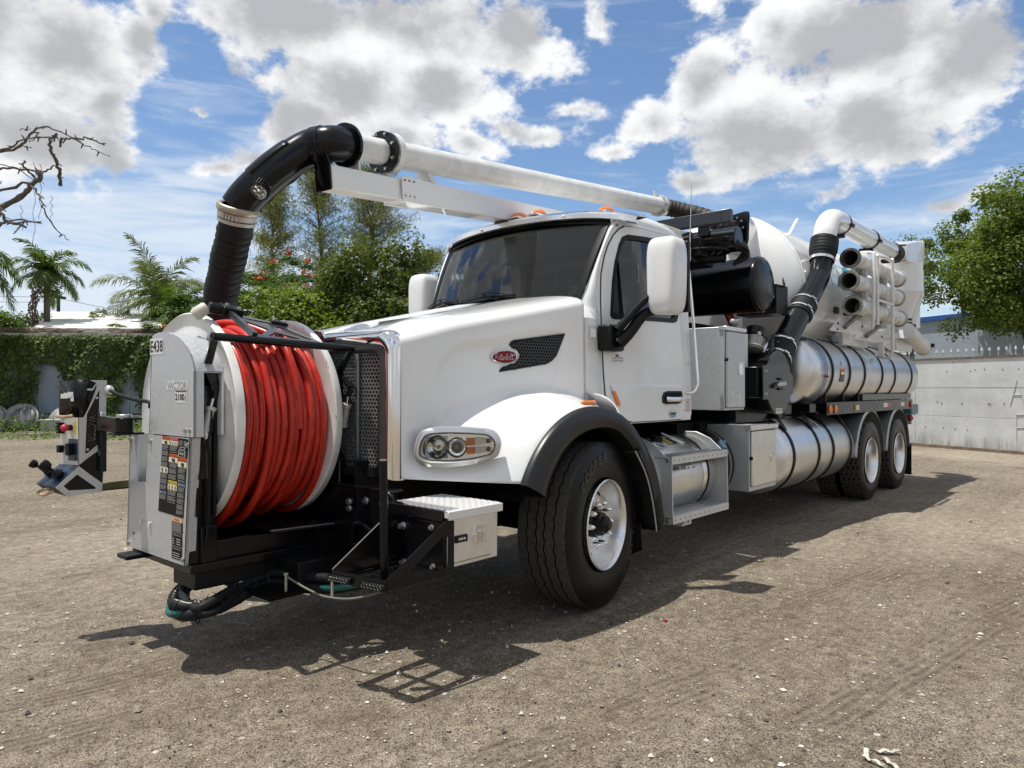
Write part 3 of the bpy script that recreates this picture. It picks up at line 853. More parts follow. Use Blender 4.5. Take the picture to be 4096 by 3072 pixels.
def casuarina(loc, h, label, seed, spread=1.0, thin=1.0, z0=0.3):
    spread *= 1.45; thin *= 1.1
    r = np.random.default_rng(seed)
    t = thing('she_oak', label, 'tree', loc, 0, 'she oaks beyond the vine wall')
    mb = MB(BARK)
    pts = bez([(0,0,-0.1), (r.normal()*0.15, r.normal()*0.15, h*0.35), (r.normal()*0.3, r.normal()*0.3, h*0.7), (r.normal()*0.3, r.normal()*0.3, h*0.99)], 8)
    mb.tube(pts, 0.16, 7, rad=[lerp(0.17, 0.015, i/(len(pts)-1)) for i in range(len(pts))])
    P = []; Nn = []
    for k in range(int(95*thin)):
        s = z0+(1-z0)*r.random()**0.85
        a = r.random()*6.28
        L = spread*(0.45+2.7*(1-s)**0.7)*(0.5+0.7*r.random())
        p0 = pts[min(len(pts)-1, int(s*(len(pts)-1)))]
        d = Vector((math.cos(a), math.sin(a), 0.75+0.5*r.random())).normalized()
        l = [p0 + d*(L*q) + Vector((0,0,-0.25*L*q*q)) for q in np.linspace(0, 1, 7)]
        mb.tube(l, 0.02, 4, caps=False, rad=[lerp(0.030, 0.006, i/6) for i in range(7)])
        m = int(120*(0.5+L/2))
        q = 0.22+0.78*r.random(m)
        base = np.array([tuple(x) for x in l])
        ii = np.clip((q*6).astype(int), 0, 5); ff = (q*6-ii)[:, None]
        c = base[ii]*(1-ff)+base[ii+1]*ff
        c += r.normal(size=(m, 3))*0.17*np.array([1, 1, 0.9])
        P.append(c); 
        nn = r.normal(size=(m, 3)); nn[:, 2] *= 0.5
        Nn.append(nn)
    P = np.concatenate(P); Nn = np.concatenate(Nn)
    # needles: long thin drooping sprigs
    leaf_mesh('crown', P, Nn, 0.24*(0.6+0.8*r.random(len(P))), 0.055, G_NEEDLE, 0.1, t)
    mb.build('trunk', t, smooth=60)
casuarina(polar(239.2, 40), 12.6, 'leftmost thin she oak with bare stems rising beside the boom elbow', 11, 0.85, 0.75, 0.45)
casuarina(polar(236.2, 41), 14.4, 'tallest feathery she oak whose tip shows above the white boom', 12, 1.05, 1.0, 0.3)
casuarina(polar(232.0, 40), 13.6, 'wide feathery she oak behind the boom beam left of the cab', 13, 1.15, 1.15, 0.25)
casuarina(polar(228.6, 39), 8.8, 'low spreading she oak with trailing tips beside the cab roof', 14, 1.35, 0.8, 0.3)

def palm(loc, h, label, nf, fl, m, seed, name='palm_tree', tr=0.13, droop=1.0, fruit=False, dead=0, up=0.5, lw=0.035, lean=(0, 0), group=None):
    r = np.random.default_rng(seed)
    t = thing(name, label, 'palm', loc, 0, group)
    mb = MB(mat('ringed_palm_trunk', (0.13, 0.115, 0.095), 0.9, var=0.3, vscale=10, stretch=(1, 1, 8)))
    pts = bez([(0,0,-0.1), (lean[0]*0.4, lean[1]*0.4, h*0.5), (lean[0], lean[1], h)], 6)
    mb.tube(pts, tr, 9, rad=[lerp(tr*1.15, tr*0.8, i/(len(pts)-1)) for i in range(len(pts))])
    mb.build('trunk', t, smooth=60)
    top = pts[-1]
    for kind in range(2):
        V = []; F = []
        cnt = nf if kind == 0 else dead
        if not cnt: continue
        for k in range(cnt):
            a = k*2.39996+r.normal()*0.15
            e = lerp(1.25, -0.25, (k+0.5)/cnt)*up*1.6 if kind == 0 else -1.0
            L = fl*(0.8+0.35*r.random())*(1.0 if kind == 0 else 0.8)
            p = top.copy(); d = Vector((math.cos(a)*math.cos(e), math.sin(a)*math.cos(e), math.sin(e)))
            spine = [p.copy()]; ns = 16
            for s in range(ns):
                d = (d + Vector((0, 0, -droop*0.085*(0.4+s/ns)))).normalized()
                p = p+d*(L/ns); spine.append(p.copy())
            for s in range(1, ns+1):
                q = s/ns; c = spine[s]; dd = (spine[s]-spine[s-1]).normalized()
                side = dd.cross(Vector((0,0,1)))
                if side.length < 1e-3: side = Vector((1,0,0))
                side.normalize(); upv = side.cross(dd)
                ll = fl*0.30*math.sin(PI*min(1, 0.12+0.86*q))**0.7
                for sub in range(4):
                    c2 = spine[s-1].lerp(c, (sub+0.5)/4)
                    for sg in (-1, 1):
                        ld = (side*sg*(0.95-0.35*q) + dd*(0.45+0.5*q) + upv*(0.12+0.2*r.normal()) + Vector((0,0,-0.18))).normalized()
                        l2 = ll*(0.8+0.4*r.random())
                        m1 = c2+ld*l2*0.5; tip = c2+ld*l2+Vector((0,0,-0.28*l2))
                        wv = dd*lw*fl*0.4
                        o = len(V)
                        V += [c2-wv*0.6, c2+wv*0.6, m1+wv, m1-wv, tip]
                        F += [(o, o+1, o+2, o+3), (o+3, o+2, o+4)]
        me = bpy.data.meshes.new('fronds'); me.from_pydata([tuple(x) for x in V], [], F)
        me.materials.append(m if kind == 0 else DEADF)
        o = bpy.data.objects.new('fronds' if kind == 0 else 'dead_fronds', me); COL.objects.link(o); o.parent = t
    if fruit:
        C = crown_points(16, 0.5, 0.5, 0.45, h-0.75, 0.2)
        P, Nn = clumps(C, 0.2*np.ones(16), 60, shell=0.3)
        leaf_mesh('fruit_cluster', P, Nn, 0.06, 0.5, leaf_mat('pale_palm_fruit', (0.11, 0.14, 0.045), (0.22, 0.25, 0.10)), 0.3, t)
        mb = MB(mat('dead_crownshaft', (0.20, 0.135, 0.10), 0.9, var=0.4, vscale=15))
        q = bez([(0.25, 0.15, h-0.4), (0.55, 0.35, h-1.2), (0.40, 0.3, h-2.6)], 6)
        for k in range(9):
            mb.tube([p+Vector((r.normal()*0.10, r.normal()*0.10, 0)) for p in q], 0.025, 5)
        mb.build('hanging_sheath', t)
    return t
palm(polar(254.15, 34), 6.1, 'slim single palm with arching fronds and a fruit ball left of the vine wall roof', 16, 1.75, G_PALM, 21, tr=0.13, droop=1.7, fruit=True, up=0.66)
palm(polar(258.6, 32), 5.9, 'palm half out of the picture at the left edge', 15, 2.3, G_PALM, 22, droop=2.1, up=0.5)
palm(polar(247.4, 35), 5.4, 'tall grey green coconut palm with stiff upright fronds behind the white roof', 15, 3.0, G_PALM2, 23, droop=1.35, up=0.70, tr=0.16, dead=6, lw=0.024)
palm(polar(246.4, 33), 4.6, 'lower bushy palm with dead brown skirt beside the coconut palm', 18, 2.2, G_PALM, 24, droop=1.6, up=0.62, tr=0.18, dead=12)
palm(polar(250.3, 36), 3.2, 'small dark palm clump peeping over the white roof', 14, 2.2, G_PALM2, 25, droop=0.8, up=0.75)
palm(polar(248.6, 31), 3.3, 'small fan of green fronds low behind the roof ridge', 12, 1.5, G_PALM, 26, droop=1.2, up=0.5)

def ivy():
    t = thing('creeper', 'thick green creeper hanging in curtains over the slate blue wall', 'creeper', WALL_B, LW_RZ)
    P = []; Nn = []; S = []
    def hang(x):          # how far down the creeper reaches, by place along the wall
        v = 0.5*math.sin(x*1.9+0.5)+0.35*math.sin(x*4.3+1)+0.3*math.sin(x*0.8+2)
        return 0.9+2.6*sstep(v, -0.80, 0.30)
    k = 0
    while k < 32000:
        x = rng.uniform(0, 18.0); d = rng.random()**1.15*3.3
        if d > hang(x)*(0.85+0.35*rng.random()): continue
        z = 3.42-d
        bulge = 0.10+0.16*(0.5+0.5*math.sin(x*3.1+z*2.2))+0.10*(0.5+0.5*math.sin(x*7+z*5))
        P.append((x, 0.04+bulge*rng.random()**0.6, z)); S.append(rng.uniform(0.05, 0.105) if rng.random() < 0.85 else rng.uniform(0.12, 0.2))
        Nn.append((rng.normal()*0.45, 0.8, 0.45+rng.normal()*0.35)); k += 1
    leaf_mesh('foliage', P, Nn, S, 0.42, G_VINE, 1.2, t)
    mb = MB(BARK)
    for k in range(60):
        x = rnd.uniform(0, 17.5); q = bez([(x, 0.06, 3.4), (x+rnd.uniform(-.2,.2), 0.08, 2.4), (x+rnd.uniform(-.3,.3), 0.07, max(0.5, 3.3-hang(x)))], 5)
        mb.tube(q, 0.012, 4)
    mb.build('stems', t)
    # dry twigs along the fascia
    tw = thing('dry_vine_tangle', 'tangle of dry grey brown vine stems along the top of the slate wall', 'dead vines', WALL_B, LW_RZ)
    mb = MB(mat('dry_twig', (0.20, 0.15, 0.115), 0.95, var=0.3))
    for k in range(240):
        x = rnd.uniform(0, 18); a = rnd.uniform(-.5, .5); l = rnd.uniform(0.4, 1.5)
        z = 3.50+abs(rnd.gauss(0, 0.07))
        q = bez([(x, rnd.uniform(-.15, .12), z), (x+l*0.5, rnd.uniform(-.15, .12), z+a*0.12+0.05), (x+l, rnd.uniform(-.15, .12), z+a*0.2)], 4)
        mb.tube(q, rnd.uniform(0.006, 0.014), 4)
    mb.build('twigs', tw)
ivy()

def roof_behind():
    b = thing('low_shed', 'low shed with a long white ribbed metal roof behind the creeper wall', 'shed', WALL_B, LW_RZ)
    wm = mat('white_roof_sheet', (0.82, 0.82, 0.81), 0.45, var=0.06)
    mb = MB(mat('shed_timber', (0.30, 0.20, 0.13), 0.8, var=0.3)); mb.box((-2.6, -6.5, 0), (12.7, -0.35, 3.45)); mb.build('wall', b)
    for i in range(11):
        y0 = -0.25-i*0.55
        mb = MB(wm); z0 = 3.66+i*0.115
        P = []
        for x in np.linspace(-2.8, 12.95, 60):
            xx = x+(0.50*(0.25-y0) if x > 12.9 else 0.0); x2 = xx+(0.26 if x > 12.9 else 0)
            P.append([(xx, y0, z0), (xx, y0-0.05, z0+0.075), (xx, y0-0.09, z0+0.02), (x2, y0-0.55, z0+0.115)])
        mb.grid(P); mb.build('roof_sheet', b, smooth=30)
    mb = MB(wm)
    mb.plate([(13.2, -0.2, 3.46), (13.2, -0.2, 3.70), (16.2, -6.4, 4.90), (16.2, -6.4, 4.6)], (0.03, 0, 0)); mb.box((-2.8, -0.26, 3.50), (13.0, -0.2, 3.70)); mb.build('edge_trim', b)
roof_behind()

def discs():
    spots = [(-0.35, 1.15, 0.52, 'dull grey dished tank end leaning lowest at the far left of the wall', 0.10), (0.55, 0.95, 0.56, 'scratched grey tank end standing behind the dark one at the wall foot', -0.1),
             (0.95, 1.45, 0.50, 'dark grey tank end leaning in front of its pair', 0.15), (2.35, 1.35, 0.52, 'riveted grey tank end lying on the concrete block in the weeds', -0.05), (2.75, 0.85, 0.50, 'grey tank end half hidden behind the riveted one', 0.05)]
    for k, (x, y, R, lab, tilt) in enumerate(spots):
        c = WALL_A + WALL_D*x + Vector((WALL_D.y, -WALL_D.x, 0))*y
        t = thing('tank_end', lab, 'tank end', (c.x, c.y, 0), LW_RZ, 'dished tank ends stacked along the wall')
        mb = MB(mat('rusty_grey_steel' if k != 2 else 'dark_grey_steel', (0.30, 0.31, 0.31) if k != 2 else (0.14, 0.145, 0.15), 0.55, metal=0.4, var=0.3, vscale=6))
        ax = Vector((tilt, 1, 0.62)).normalized()
        prof = [(0.17*math.cos(q), R*math.sin(q)) for q in np.linspace(0.0, PI/2, 9)] + [(-0.06, R), (-0.06, R*1.05), (-0.09, R*1.05)]
        mb.lathe(prof, (0, 0, R*0.80), ax, 36); mb.build('dish', t, smooth=40)
        mb = MB(mat('pale_rim', (0.42, 0.42, 0.40), 0.6, var=0.2)); mb.lathe([(-0.10, R*1.06), (-0.055, R*1.06), (-0.055, R*1.0), (-0.10, R*1.0)], (0, 0, R*0.80), ax, 36); mb.build('rim', t)
        if k == 3:
            for q in range(18):
                a = rnd.uniform(0, 6.28); rr = R*rnd.uniform(0.2, 0.9)
                s = ax.cross(Vector((1,0,0))).normalized(); u = s.cross(ax)
                p = Vector((0,0,R*0.80)) + s*rr*math.cos(a)+u*rr*math.sin(a)+ax*(0.17*math.sqrt(max(0, 1-(rr/R)**2)))
                mb = MB(INK); mb.sphere(p, 0.018, 6, 4); mb.build('rivet', t)
    for (x, y, l, lab) in ((0.2, 2.2, 1.1, 'pale concrete trough at the far left edge of the weeds'), (2.35, 1.75, 0.9, 'pale concrete block under the riveted tank end')):
        c = WALL_A + WALL_D*x + Vector((WALL_D.y, -WALL_D.x, 0))*y
        mb = MB(concrete_mat('trough_concrete', (0.45, 0.46, 0.45), (0.3, 0.3, 0.28)))
        mb.box((-l/2, -0.2, 0), (l/2, 0.2, 0.34)); mb.box((-l/2-0.03, -0.23, 0.34), (l/2+0.03, 0.23, 0.41))
        o = mb.build('concrete_block', bevel=0.015); o.location = (c.x, c.y, 0); o.rotation_euler = (0, 0, LW_RZ)
        tag(o, lab, 'concrete block')
discs()

def weeds():
    P = []; Nn = []; S = []
    for k in range(9000):
        s = rng.uniform(-3.0, 7.5); d = 1.2+rng.random()**1.4*5.0
        if rng.random() < 0.4: d = rng.uniform(0.3, 1.6)
        if math.sin(s*2.3)+math.sin(s*5.1+d*2) < -0.7: continue
        p = WALL_A + WALL_D*s + Vector((WALL_D.y, -WALL_D.x, 0))*d
        h = (0.55 if d < 4.6 else 0.14)*rng.random()**0.8*(0.55+0.45*math.sin(s*3+d*1.7))
        P.append((p.x, p.y, max(0.0, h))); Nn.append((rng.normal()*.5, rng.normal()*.5, 0.8)); S.append(rng.uniform(0.06, 0.15))
    o = leaf_mesh('weeds', P, Nn, S, 0.30, G_WEED, -0.6)
    tag(o, 'low green weeds spreading from the foot of the creeper wall', 'weeds', kind='stuff')
weeds()

# ------------------------------------------------------------ utility pole, wires, dead branches
def utility():
    t = thing('utility_pole', 'dark wooden utility pole with a small transformer behind the white roof', 'utility pole', polar(253.5, 60))
    wood = mat('dark_pole_wood', (0.05, 0.045, 0.04), 0.9, var=0.3)
    mb = MB(wood); mb.cyl((0,0,0), (0,0,8.0), 0.14, 0.11, n=10); mb.build('pole', t)
    mb = MB(wood); mb.bar((-0.45,0.1,7.85), (0.45,-0.1,7.85), 0.1, 0.16); mb.build('cross_arm', t)
    mb = MB(mat('transformer_grey', (0.25, 0.27, 0.27), 0.6)); mb.cyl((0.75,-0.3,5.6), (0.75,-0.3,6.05), 0.2, n=12); mb.bar((0,0,5.8), (0.75,-0.3,5.8), 0.05, 0.05); mb.build('transformer', t)
    tp = Vector(t.location)
    for k, (a, b, lab) in enumerate([((263.0, 60, 7.85), (253.5, 60, 7.9), 'upper overhead wire running left from the wooden pole'), ((263, 60, 7.4), (253.5, 60, 7.55), 'second overhead wire just below the upper one'),
                                     ((253.5, 60, 7.8), (243, 62, 6.6), 'overhead wire running right from the wooden pole behind the palms'), ((263, 58, 5.3), (255.5, 60, 5.75), 'slack overhead wire low over the shrub at the left'),
                                     ((253.5, 60, 6.3), (246, 62, 4.2), 'thin service wire sloping down from the transformer')]):
        A = polar(a[0], a[1])+Vector((0,0,a[2])); B = polar(b[0], b[1])+Vector((0,0,b[2]))
        q = [A.lerp(B, s)+Vector((0,0,-0.45*4*s*(1-s)*0.5)) for s in np.linspace(0, 1, 13)]
        mb = MB(mat('wire_grey', (0.05, 0.055, 0.06), 0.6)); mb.tube(q, 0.016, 5)
        tag(mb.build('overhead_wire'), lab, 'wire', 'overhead wires')
    # wires by the right tree and the stub of a pole rising behind the tank
    for a, b, lab in (((195.0, 48, 7.6), (180, 46, 7.4), 'overhead wire between the white cyclone and the green tree'), ((195.0, 42, 3.9), (180, 40, 3.7), 'low overhead wire just above the grey building')):
        A = polar(a[0], a[1])+Vector((0,0,a[2])); B = polar(b[0], b[1])+Vector((0,0,b[2]))
        mb = MB(MATS['wire_grey']); mb.tube([A.lerp(B, s)+Vector((0,0,-0.3*4*s*(1-s)*0.5)) for s in np.linspace(0, 1, 9)], 0.016, 5)
        tag(mb.build('overhead_wire'), lab, 'wire', 'overhead wires')
    mb = MB(mat('grey_pole_wood', (0.16, 0.155, 0.14), 0.9, var=0.3, vscale=20)); mb.cyl((0,0,0), (0,0,9.15), 0.17, 0.14, n=10)
    for k in range(5):
        a = k*1.26; mb.cyl((0.09*math.cos(a), 0.09*math.sin(a), 9.1), (0.09*math.cos(a), 0.09*math.sin(a), 9.3), 0.04, n=6)
    o = mb.build('wooden_post'); o.location = polar(202.4, 38); tag(o, 'weathered wooden post top sticking up behind the white tank', 'post')
utility()

def dead_tree():
    # stands just out of frame at the left; only its bare boughs reach into the picture
    R0, U0 = Vector((math.sin(_yaw), -math.cos(_yaw), 0)), Vector((0,0,1)); F0 = Vector((math.cos(_yaw), math.sin(_yaw), 0))
    D = 22.0; S = 1.8517/2886.62*D
    c = Vector((4.0845, 3.9881, 1.4858))
    def at(x, y, dd=0.0):
        return c + F0*(D+dd*2) + R0*((x-1106)*S) + U0*((839-y)*S) 
    base = at(-330, 839, 0); base.z = 0
    t = thing('bare_tree', 'bare dead grey boughs reaching in from the upper left edge', 'tree', base)
    bk = mat('dead_grey_bark', (0.125, 0.105, 0.095), 0.9, var=0.4, vscale=14, bump=0.04, bscale=30)
    mb = MB(bk); mb.tube(bez([(0,0,-0.1), (0.1,0.1,1.8), (0.0,0.1,3.8), (0.1,0.0,8.2)], 5), 0.2, 9, rad=[lerp(0.34, 0.16, i/15) for i in range(16)]); mb.build('trunk', t, smooth=60)
    boughs = [
        ([(-330,440),(-120,470),(0,418),(50,397),(100,386),(110,388)], 13, 8), ([(97,386),(110,358),(122,340),(135,320),(146,304)], 7, 4.5), ([(135,320),(160,316),(182,315),(196,302),(204,302)], 4.5, 2.5),
        ([(182,315),(205,325),(220,330)], 2.5, 1.2), ([(-330,380),(-140,330),(0,312),(60,298),(110,290),(140,295),(184,312)], 8, 1.6), ([(-200,350),(0,324),(70,314),(117,314),(135,305)], 4.5, 2),
        ([(-260,450),(-80,420),(0,376),(30,360),(60,357),(88,344)], 6, 3), ([(-150,350),(0,354),(40,374),(64,386)], 2.2, 1.4), ([(-250,470),(0,390),(50,397),(100,428),(122,458),(136,500),(143,518)], 6, 1.5),
        ([(-200,430),(0,452),(30,470),(58,490)], 3, 1.5), ([(-250,500),(0,470),(15,478),(30,484)], 6, 4.5), ([(-300,560),(0,470),(4,480),(8,500)], 4, 2.5), ([(-330,560),(-100,480),(0,486),(40,494),(116,490)], 7, 3),
        ([(76,385),(78,372),(80,362)], 4, 3), ([(73,298),(76,285)], 2, 1.2), ([(48,285+15),(49,270),(48,281)], 2.2, 1.5), ([(36,304),(38,314)], 2, 1.2), ([(20,400),(24,420),(10,440)], 2.2, 1)]
    for k, (pp, r0, r1) in enumerate(boughs):
        q = bez([at(x, y, 0.35*math.sin(k*1.7+i*0.9)) - base for i, (x, y) in enumerate(pp)], 6)
        n = len(q)
        for i in range(1, n-1): q[i] += Vector((rnd.gauss(0,.02), rnd.gauss(0,.02), rnd.gauss(0,.02)))
        mb = MB(bk); mb.tube(q, 0.02, 7, rad=[max(0.004, lerp(r0, r1, i/(n-1))*S*0.56*(1+0.16*math.sin(i*2.1+k))) for i in range(n)])
        for j in range(3, n-1, 5):
            d = Vector((rnd.gauss(0,1), rnd.gauss(0,1), rnd.gauss(0,1))).normalized()
            mb.cyl(q[j], q[j]+d*0.16, 0.028, 0.014, n=5)
        mb.build('bough', t, smooth=60)
    mb = MB(mat('hanging_tendril', (0.22, 0.19, 0.16), 0.9))
    for x, y0, y1 in ((62, 345, 520), (75, 350, 470), (100, 420, 468), (35, 440, 495)):
        q = [at(x+3*math.sin(i*1.3+x), lerp(y0, y1, i/14), 0.1)-base for i in range(15)]
        mb.tube(q, 0.009, 4)
    mb.build('tendrils', t)
dead_tree()
# ============================================================ THE VACUUM TRUCK (x forward, y to its left, z up; front axle at x = 0)
TRUCK = thing('vacuum_truck', 'white sewer vacuum truck with red hose reel on its nose and boom overhead', 'truck')

def hex_grille(u0, u1, v0, v1, cell, wall, put, inside):
    # honeycomb of bars as flat hexagon rings; put(u, v) gives a point
    vs, fs = [], []
    dx = cell*math.sqrt(3); dy = cell*1.5
    j = 0; v = v0
    while v < v1:
        u = u0 + (dx/2 if j % 2 else 0)
        while u < u1:
            if inside(u, v):
                o = len(vs)
                for r in (cell*1.0, cell-wall):
                    for k in range(6):
                        a = PI/6+k*PI/3
                        vs.append(put(u+r*math.cos(a), v+r*math.sin(a)))
                for k in range(6):
                    fs.append((o+k, o+(k+1) % 6, o+6+(k+1) % 6, o+6+k))
            u += dx
        v += dy; j += 1
    return vs, fs

# ------------------------------------------------------------ hood
def hood_ysh(x): return 0.70+(1.33-x)*0.168
def hood_zc(x): return 1.872+(1.30-x)*0.215-0.02*sstep(x, 0.9, 1.33)
def hood_drop(x): return 0.145
def r_out(a): return 0.775
def r_in(a): return interp(a, [(math.radians(q), r) for q, r in ((0, 1.22), (18, 1.24), (34, 1.17), (54, 1.06), (74, 0.965), (90, 0.92), (113, 0.90), (180, 0.90))])
AX, AZ = 0.15, 0.57
def hood_side(x, z):
    y0 = hood_ysh(x)+0.012*(1.8-z)
    dx, dz = x-AX, z-AZ
    a = math.atan2(dz, dx); r = math.hypot(dx, dz)
    u = (r-r_out(a))/(r_in(a)-r_out(a))
    u = min(1, max(0, u))
    s = 1-(u*u*(3-2*u))
    front = sstep(math.degrees(a), 58, 30)
    s = lerp(s, (1-u)*0.8+s*0.2, front)
    # long shallow scoop pressed into the flank round the intake
    zu = 1.885-0.115*sstep(x, 0.0, 1.0)-0.9*max(0, x-0.86)**2*4
    sc = 0.014*sstep(zu-z, -0.004, 0.022)*(1-sstep(zu-z, 0.15, 0.55))*sstep(1.10-x, 0, 0.05)*sstep(x-0.02-(1.88-z)*0.30, -0.02, 0.03)
    return y0+(1.235-y0)*s-sc
def hood_bottom(x): return interp(x, [(-0.2, 0.9), (0.85, 0.925), (1.33, 0.955)])
def build_hood():
    xs = list(np.linspace(1.335, 0.8, 34))+list(np.linspace(0.78, -0.155, 58))
    mb = MB(WHITE)
    for sg in (1, -1):
        P = []
        for x in xs:
            ys, zc, dr = hood_ysh(x), hood_zc(x), hood_drop(x)
            row = []
            n = 4.2
            for k in range(17):
                t = (k/16)*PI/2
                cy, cz = math.sin(t)**(2/n), math.cos(t)**(2/n)
                y = ys*cy
                z = zc-dr+dr*cz + 0.016*(max(0, 1-abs(y-0.30)/0.12))*sstep(x, 1.25, 0.9)*0.4
                row.append((x, sg*y, z))
            zs, zb = zc-dr, hood_bottom(x)
            for k in range(1, 47):
                z = lerp(zs, zb, k/46)
                b = sstep(k, 0, 6)
                row.append((x, sg*lerp(ys, hood_side(x, z), b), z))
            P.append(row)
        nv = len(P[0]); o = len(mb.v)
        mb.v += [p for r in P for p in r]
        for i in range(len(P)-1):
            for j in range(nv-1):
                q = (o+i*nv+j, o+(i+1)*nv+j, o+(i+1)*nv+j+1, o+i*nv+j+1)
                c = [sum(mb.v[k][m] for k in q)/4 for m in (0, 2)]
                if j > 18 and math.hypot(c[0]-AX, c[1]-AZ) < 0.752: continue
                mb.f.append(q if sg > 0 else q[::-1]); mb.mi.append(0)
    hood = mb.build('hood', TRUCK, smooth=50)
    s = hood.modifiers.new('sheet', 'SOLIDIFY'); s.thickness = 0.006; s.offset = -1
    # tail of the fender behind the hood gap, running down beside the cab foot
    for sg in (1, -1):
        P = []
        for x in np.linspace(-0.170, -0.44, 12):
            zt = lerp(1.455, 1.075, sstep(x, -0.06, -0.60)**0.85) if False else lerp(1.46, 1.09, (-(x+0.17)/0.27)**1.15)
            zo = AZ+math.sqrt(0.772**2-(x-AX)**2); zt = max(zt, zo+0.005)
            P.append([(x, sg*lerp(0.955, 1.238, math.sin(q*PI/2)**0.9), lerp(zo, zt, math.cos(q*PI/2)**0.9)) for q in np.linspace(0, 1, 9)])
        mb = MB(WHITE); mb.grid(P); o = mb.build('fender_tail', TRUCK, smooth=60)
        o.modifiers.new('sheet', 'SOLIDIFY').thickness = 0.006
    # air intake with honeycomb, framed by a recess lip, on both sides
    vent = [(0.514,1.772),(0.500,1.795),(0.473,1.806),(0.040,1.868),(0.060,1.82),(0.109,1.716),(0.150,1.68),(0.200,1.657),(0.591,1.598),(0.592,1.607),(0.580,1.624),(0.470,1.655),(0.431,1.69),(0.428,1.715),(0.450,1.742),(0.49,1.755)]
    def inpoly(px, pz, poly):
        c = False; j = len(poly)-1
        for i in range(len(poly)):
            xi, zi = poly[i]; xj, zj = poly[j]
            if (zi > pz) != (zj > pz) and px < (xj-xi)*(pz-zi)/(zj-zi)+xi: c = not c
            j = i
        return c
    for sg in (1, -1):
        def S(x, z, l): return (x, sg*(hood_side(x, z)+l), z)
        mb = MB(FLARE)
        n = len(vent)
        cx = sum(p[0] for p in vent)/n; cz = sum(p[1] for p in vent)/n
        def grow(p, g): return (p[0]+(p[0]-cx)*g, p[1]+(p[1]-cz)*g)
        vs = [S(*grow(p, 0.0), 0.010) for p in vent]+[S(*grow(p, 0.045), 0.004) for p in vent]
        mb.add(vs, [(i, (i+1) % n, n+(i+1) % n, n+i) for i in range(n)])
        vs = [S(*grow(p, 0.0), 0.010) for p in vent]+[S(*grow(p, -0.05), 0.004) for p in vent]
        mb.add(vs, [(i, (i+1) % n, n+(i+1) % n, n+i) for i in range(n)])
        fr = mb.build('air_intake', hood, smooth=30)
        mb = MB(DARK)
        tess = tessellate_polygon([[Vector((p[0], p[1], 0)) for p in vent]])
        mb.add([S(*p, 0.0045) for p in vent], [tuple(t) for t in tess])
        mb.m(mat('dark_grey_mesh', (0.035, 0.038, 0.042), 0.35))
        vs, fs = hex_grille(0.03, 0.60, 1.58, 1.88, 0.0135, 0.0042, lambda u, v: S(u*1.0, v, 0.0085), lambda u, v: inpoly(u, v, [grow(p, -0.05) for p in vent]))
        mb.add(vs, fs)
        mb.build('intake_mesh', hood, smooth=0)
    # oval badges with script, one on each side and one on the crown
    for sg in (1, -1):
        c = (0.563, 1.694)
        badge(hood, Vector((c[0], sg*(hood_side(*c)+0.003), c[1])), Vector((-sg*1.0, 0.168*1.0, 0.045)).normalized() if sg > 0 else Vector((1, 0.168, 0.0)).normalized(), Vector((0,0,1)), 0.222, 0.080)
    # small raised ornament pad on the hood nose
    mb = MB(WHITE)
    P = []
    for x in np.linspace(1.24, 0.98, 10):
        q = (1.24-x)/0.26
        P.append([(x, y, hood_zc(x)-0.004+0.038*math.sin(min(1, q*1.6)*PI/2)*(1-q)**0.5*max(0, 1-(abs(y)/0.085)**4)) for y in np.linspace(-0.085, 0.085, 13)])
    mb.grid(P); mb.build('hood_ornament', hood, smooth=60)
    mb = MB(mat('pale_grey_patch', (0.88, 0.88, 0.87), 0.5)); yy = 0.9615
    mb.plate([(-0.285, yy, 1.86), (-0.215, yy, 1.86), (-0.215, yy, 1.925), (-0.285, yy, 1.925)], (0, 0.0015, 0)); mb.build('cowl_patch', TRUCK)
    # side marker
    mb = MB(AMBER); mb.obox((0.11, hood_side(0.11, 1.385)+0.003, 1.385), ((1,0,0.0),(0,1,-0.7),(0,0.7,1)), (0.078, 0.014, 0.022)); mb.build('side_marker', TRUCK, bevel=0.008)
    return hood

SCRIPT = [  # hand drawn joined writing, x 0..10, y 0..2: P e t e r b i l t
    [(0.25,0.1),(0.55,1.0),(0.75,1.9)], [(0.2,1.5),(0.7,1.95),(1.3,1.9),(1.55,1.5),(1.2,1.05),(0.6,0.95)],
    [(1.6,0.5),(2.1,0.75),(2.2,0.98),(1.95,1.02),(1.75,0.6),(1.9,0.2),(2.3,0.2),(2.7,0.55)], [(3.15,1.75),(2.85,0.7),(2.85,0.25),(3.1,0.15),(3.4,0.4)], [(2.6,1.3),(3.6,1.38)],
    [(3.4,0.4),(3.8,0.72),(3.95,0.98),(3.7,1.02),(3.5,0.6),(3.65,0.2),(4.0,0.2),(4.4,0.6)], [(4.4,0.6),(4.55,1.02),(4.65,0.85),(4.95,0.92),(4.85,0.4),(5.0,0.18),(5.3,0.4)],
    [(5.3,0.4),(5.75,1.2),(5.85,1.85),(5.65,1.9),(5.45,1.1),(5.4,0.4),(5.6,0.15),(5.95,0.25),(6.05,0.7),(5.85,0.95),(5.6,0.8)], [(6.05,0.8),(6.4,0.85),(6.75,0.98),(6.65,0.4),(6.8,0.15),(7.1,0.4)], [(6.85,1.35),(6.9,1.45)],
    [(7.1,0.4),(7.5,1.2),(7.65,1.85),(7.45,1.9),(7.3,1.1),(7.25,0.4),(7.45,0.15),(7.8,0.5)], [(8.35,1.85),(8.0,0.7),(8.0,0.25),(8.3,0.15),(8.7,0.45)], [(7.7,1.38),(9.2,1.48)]]
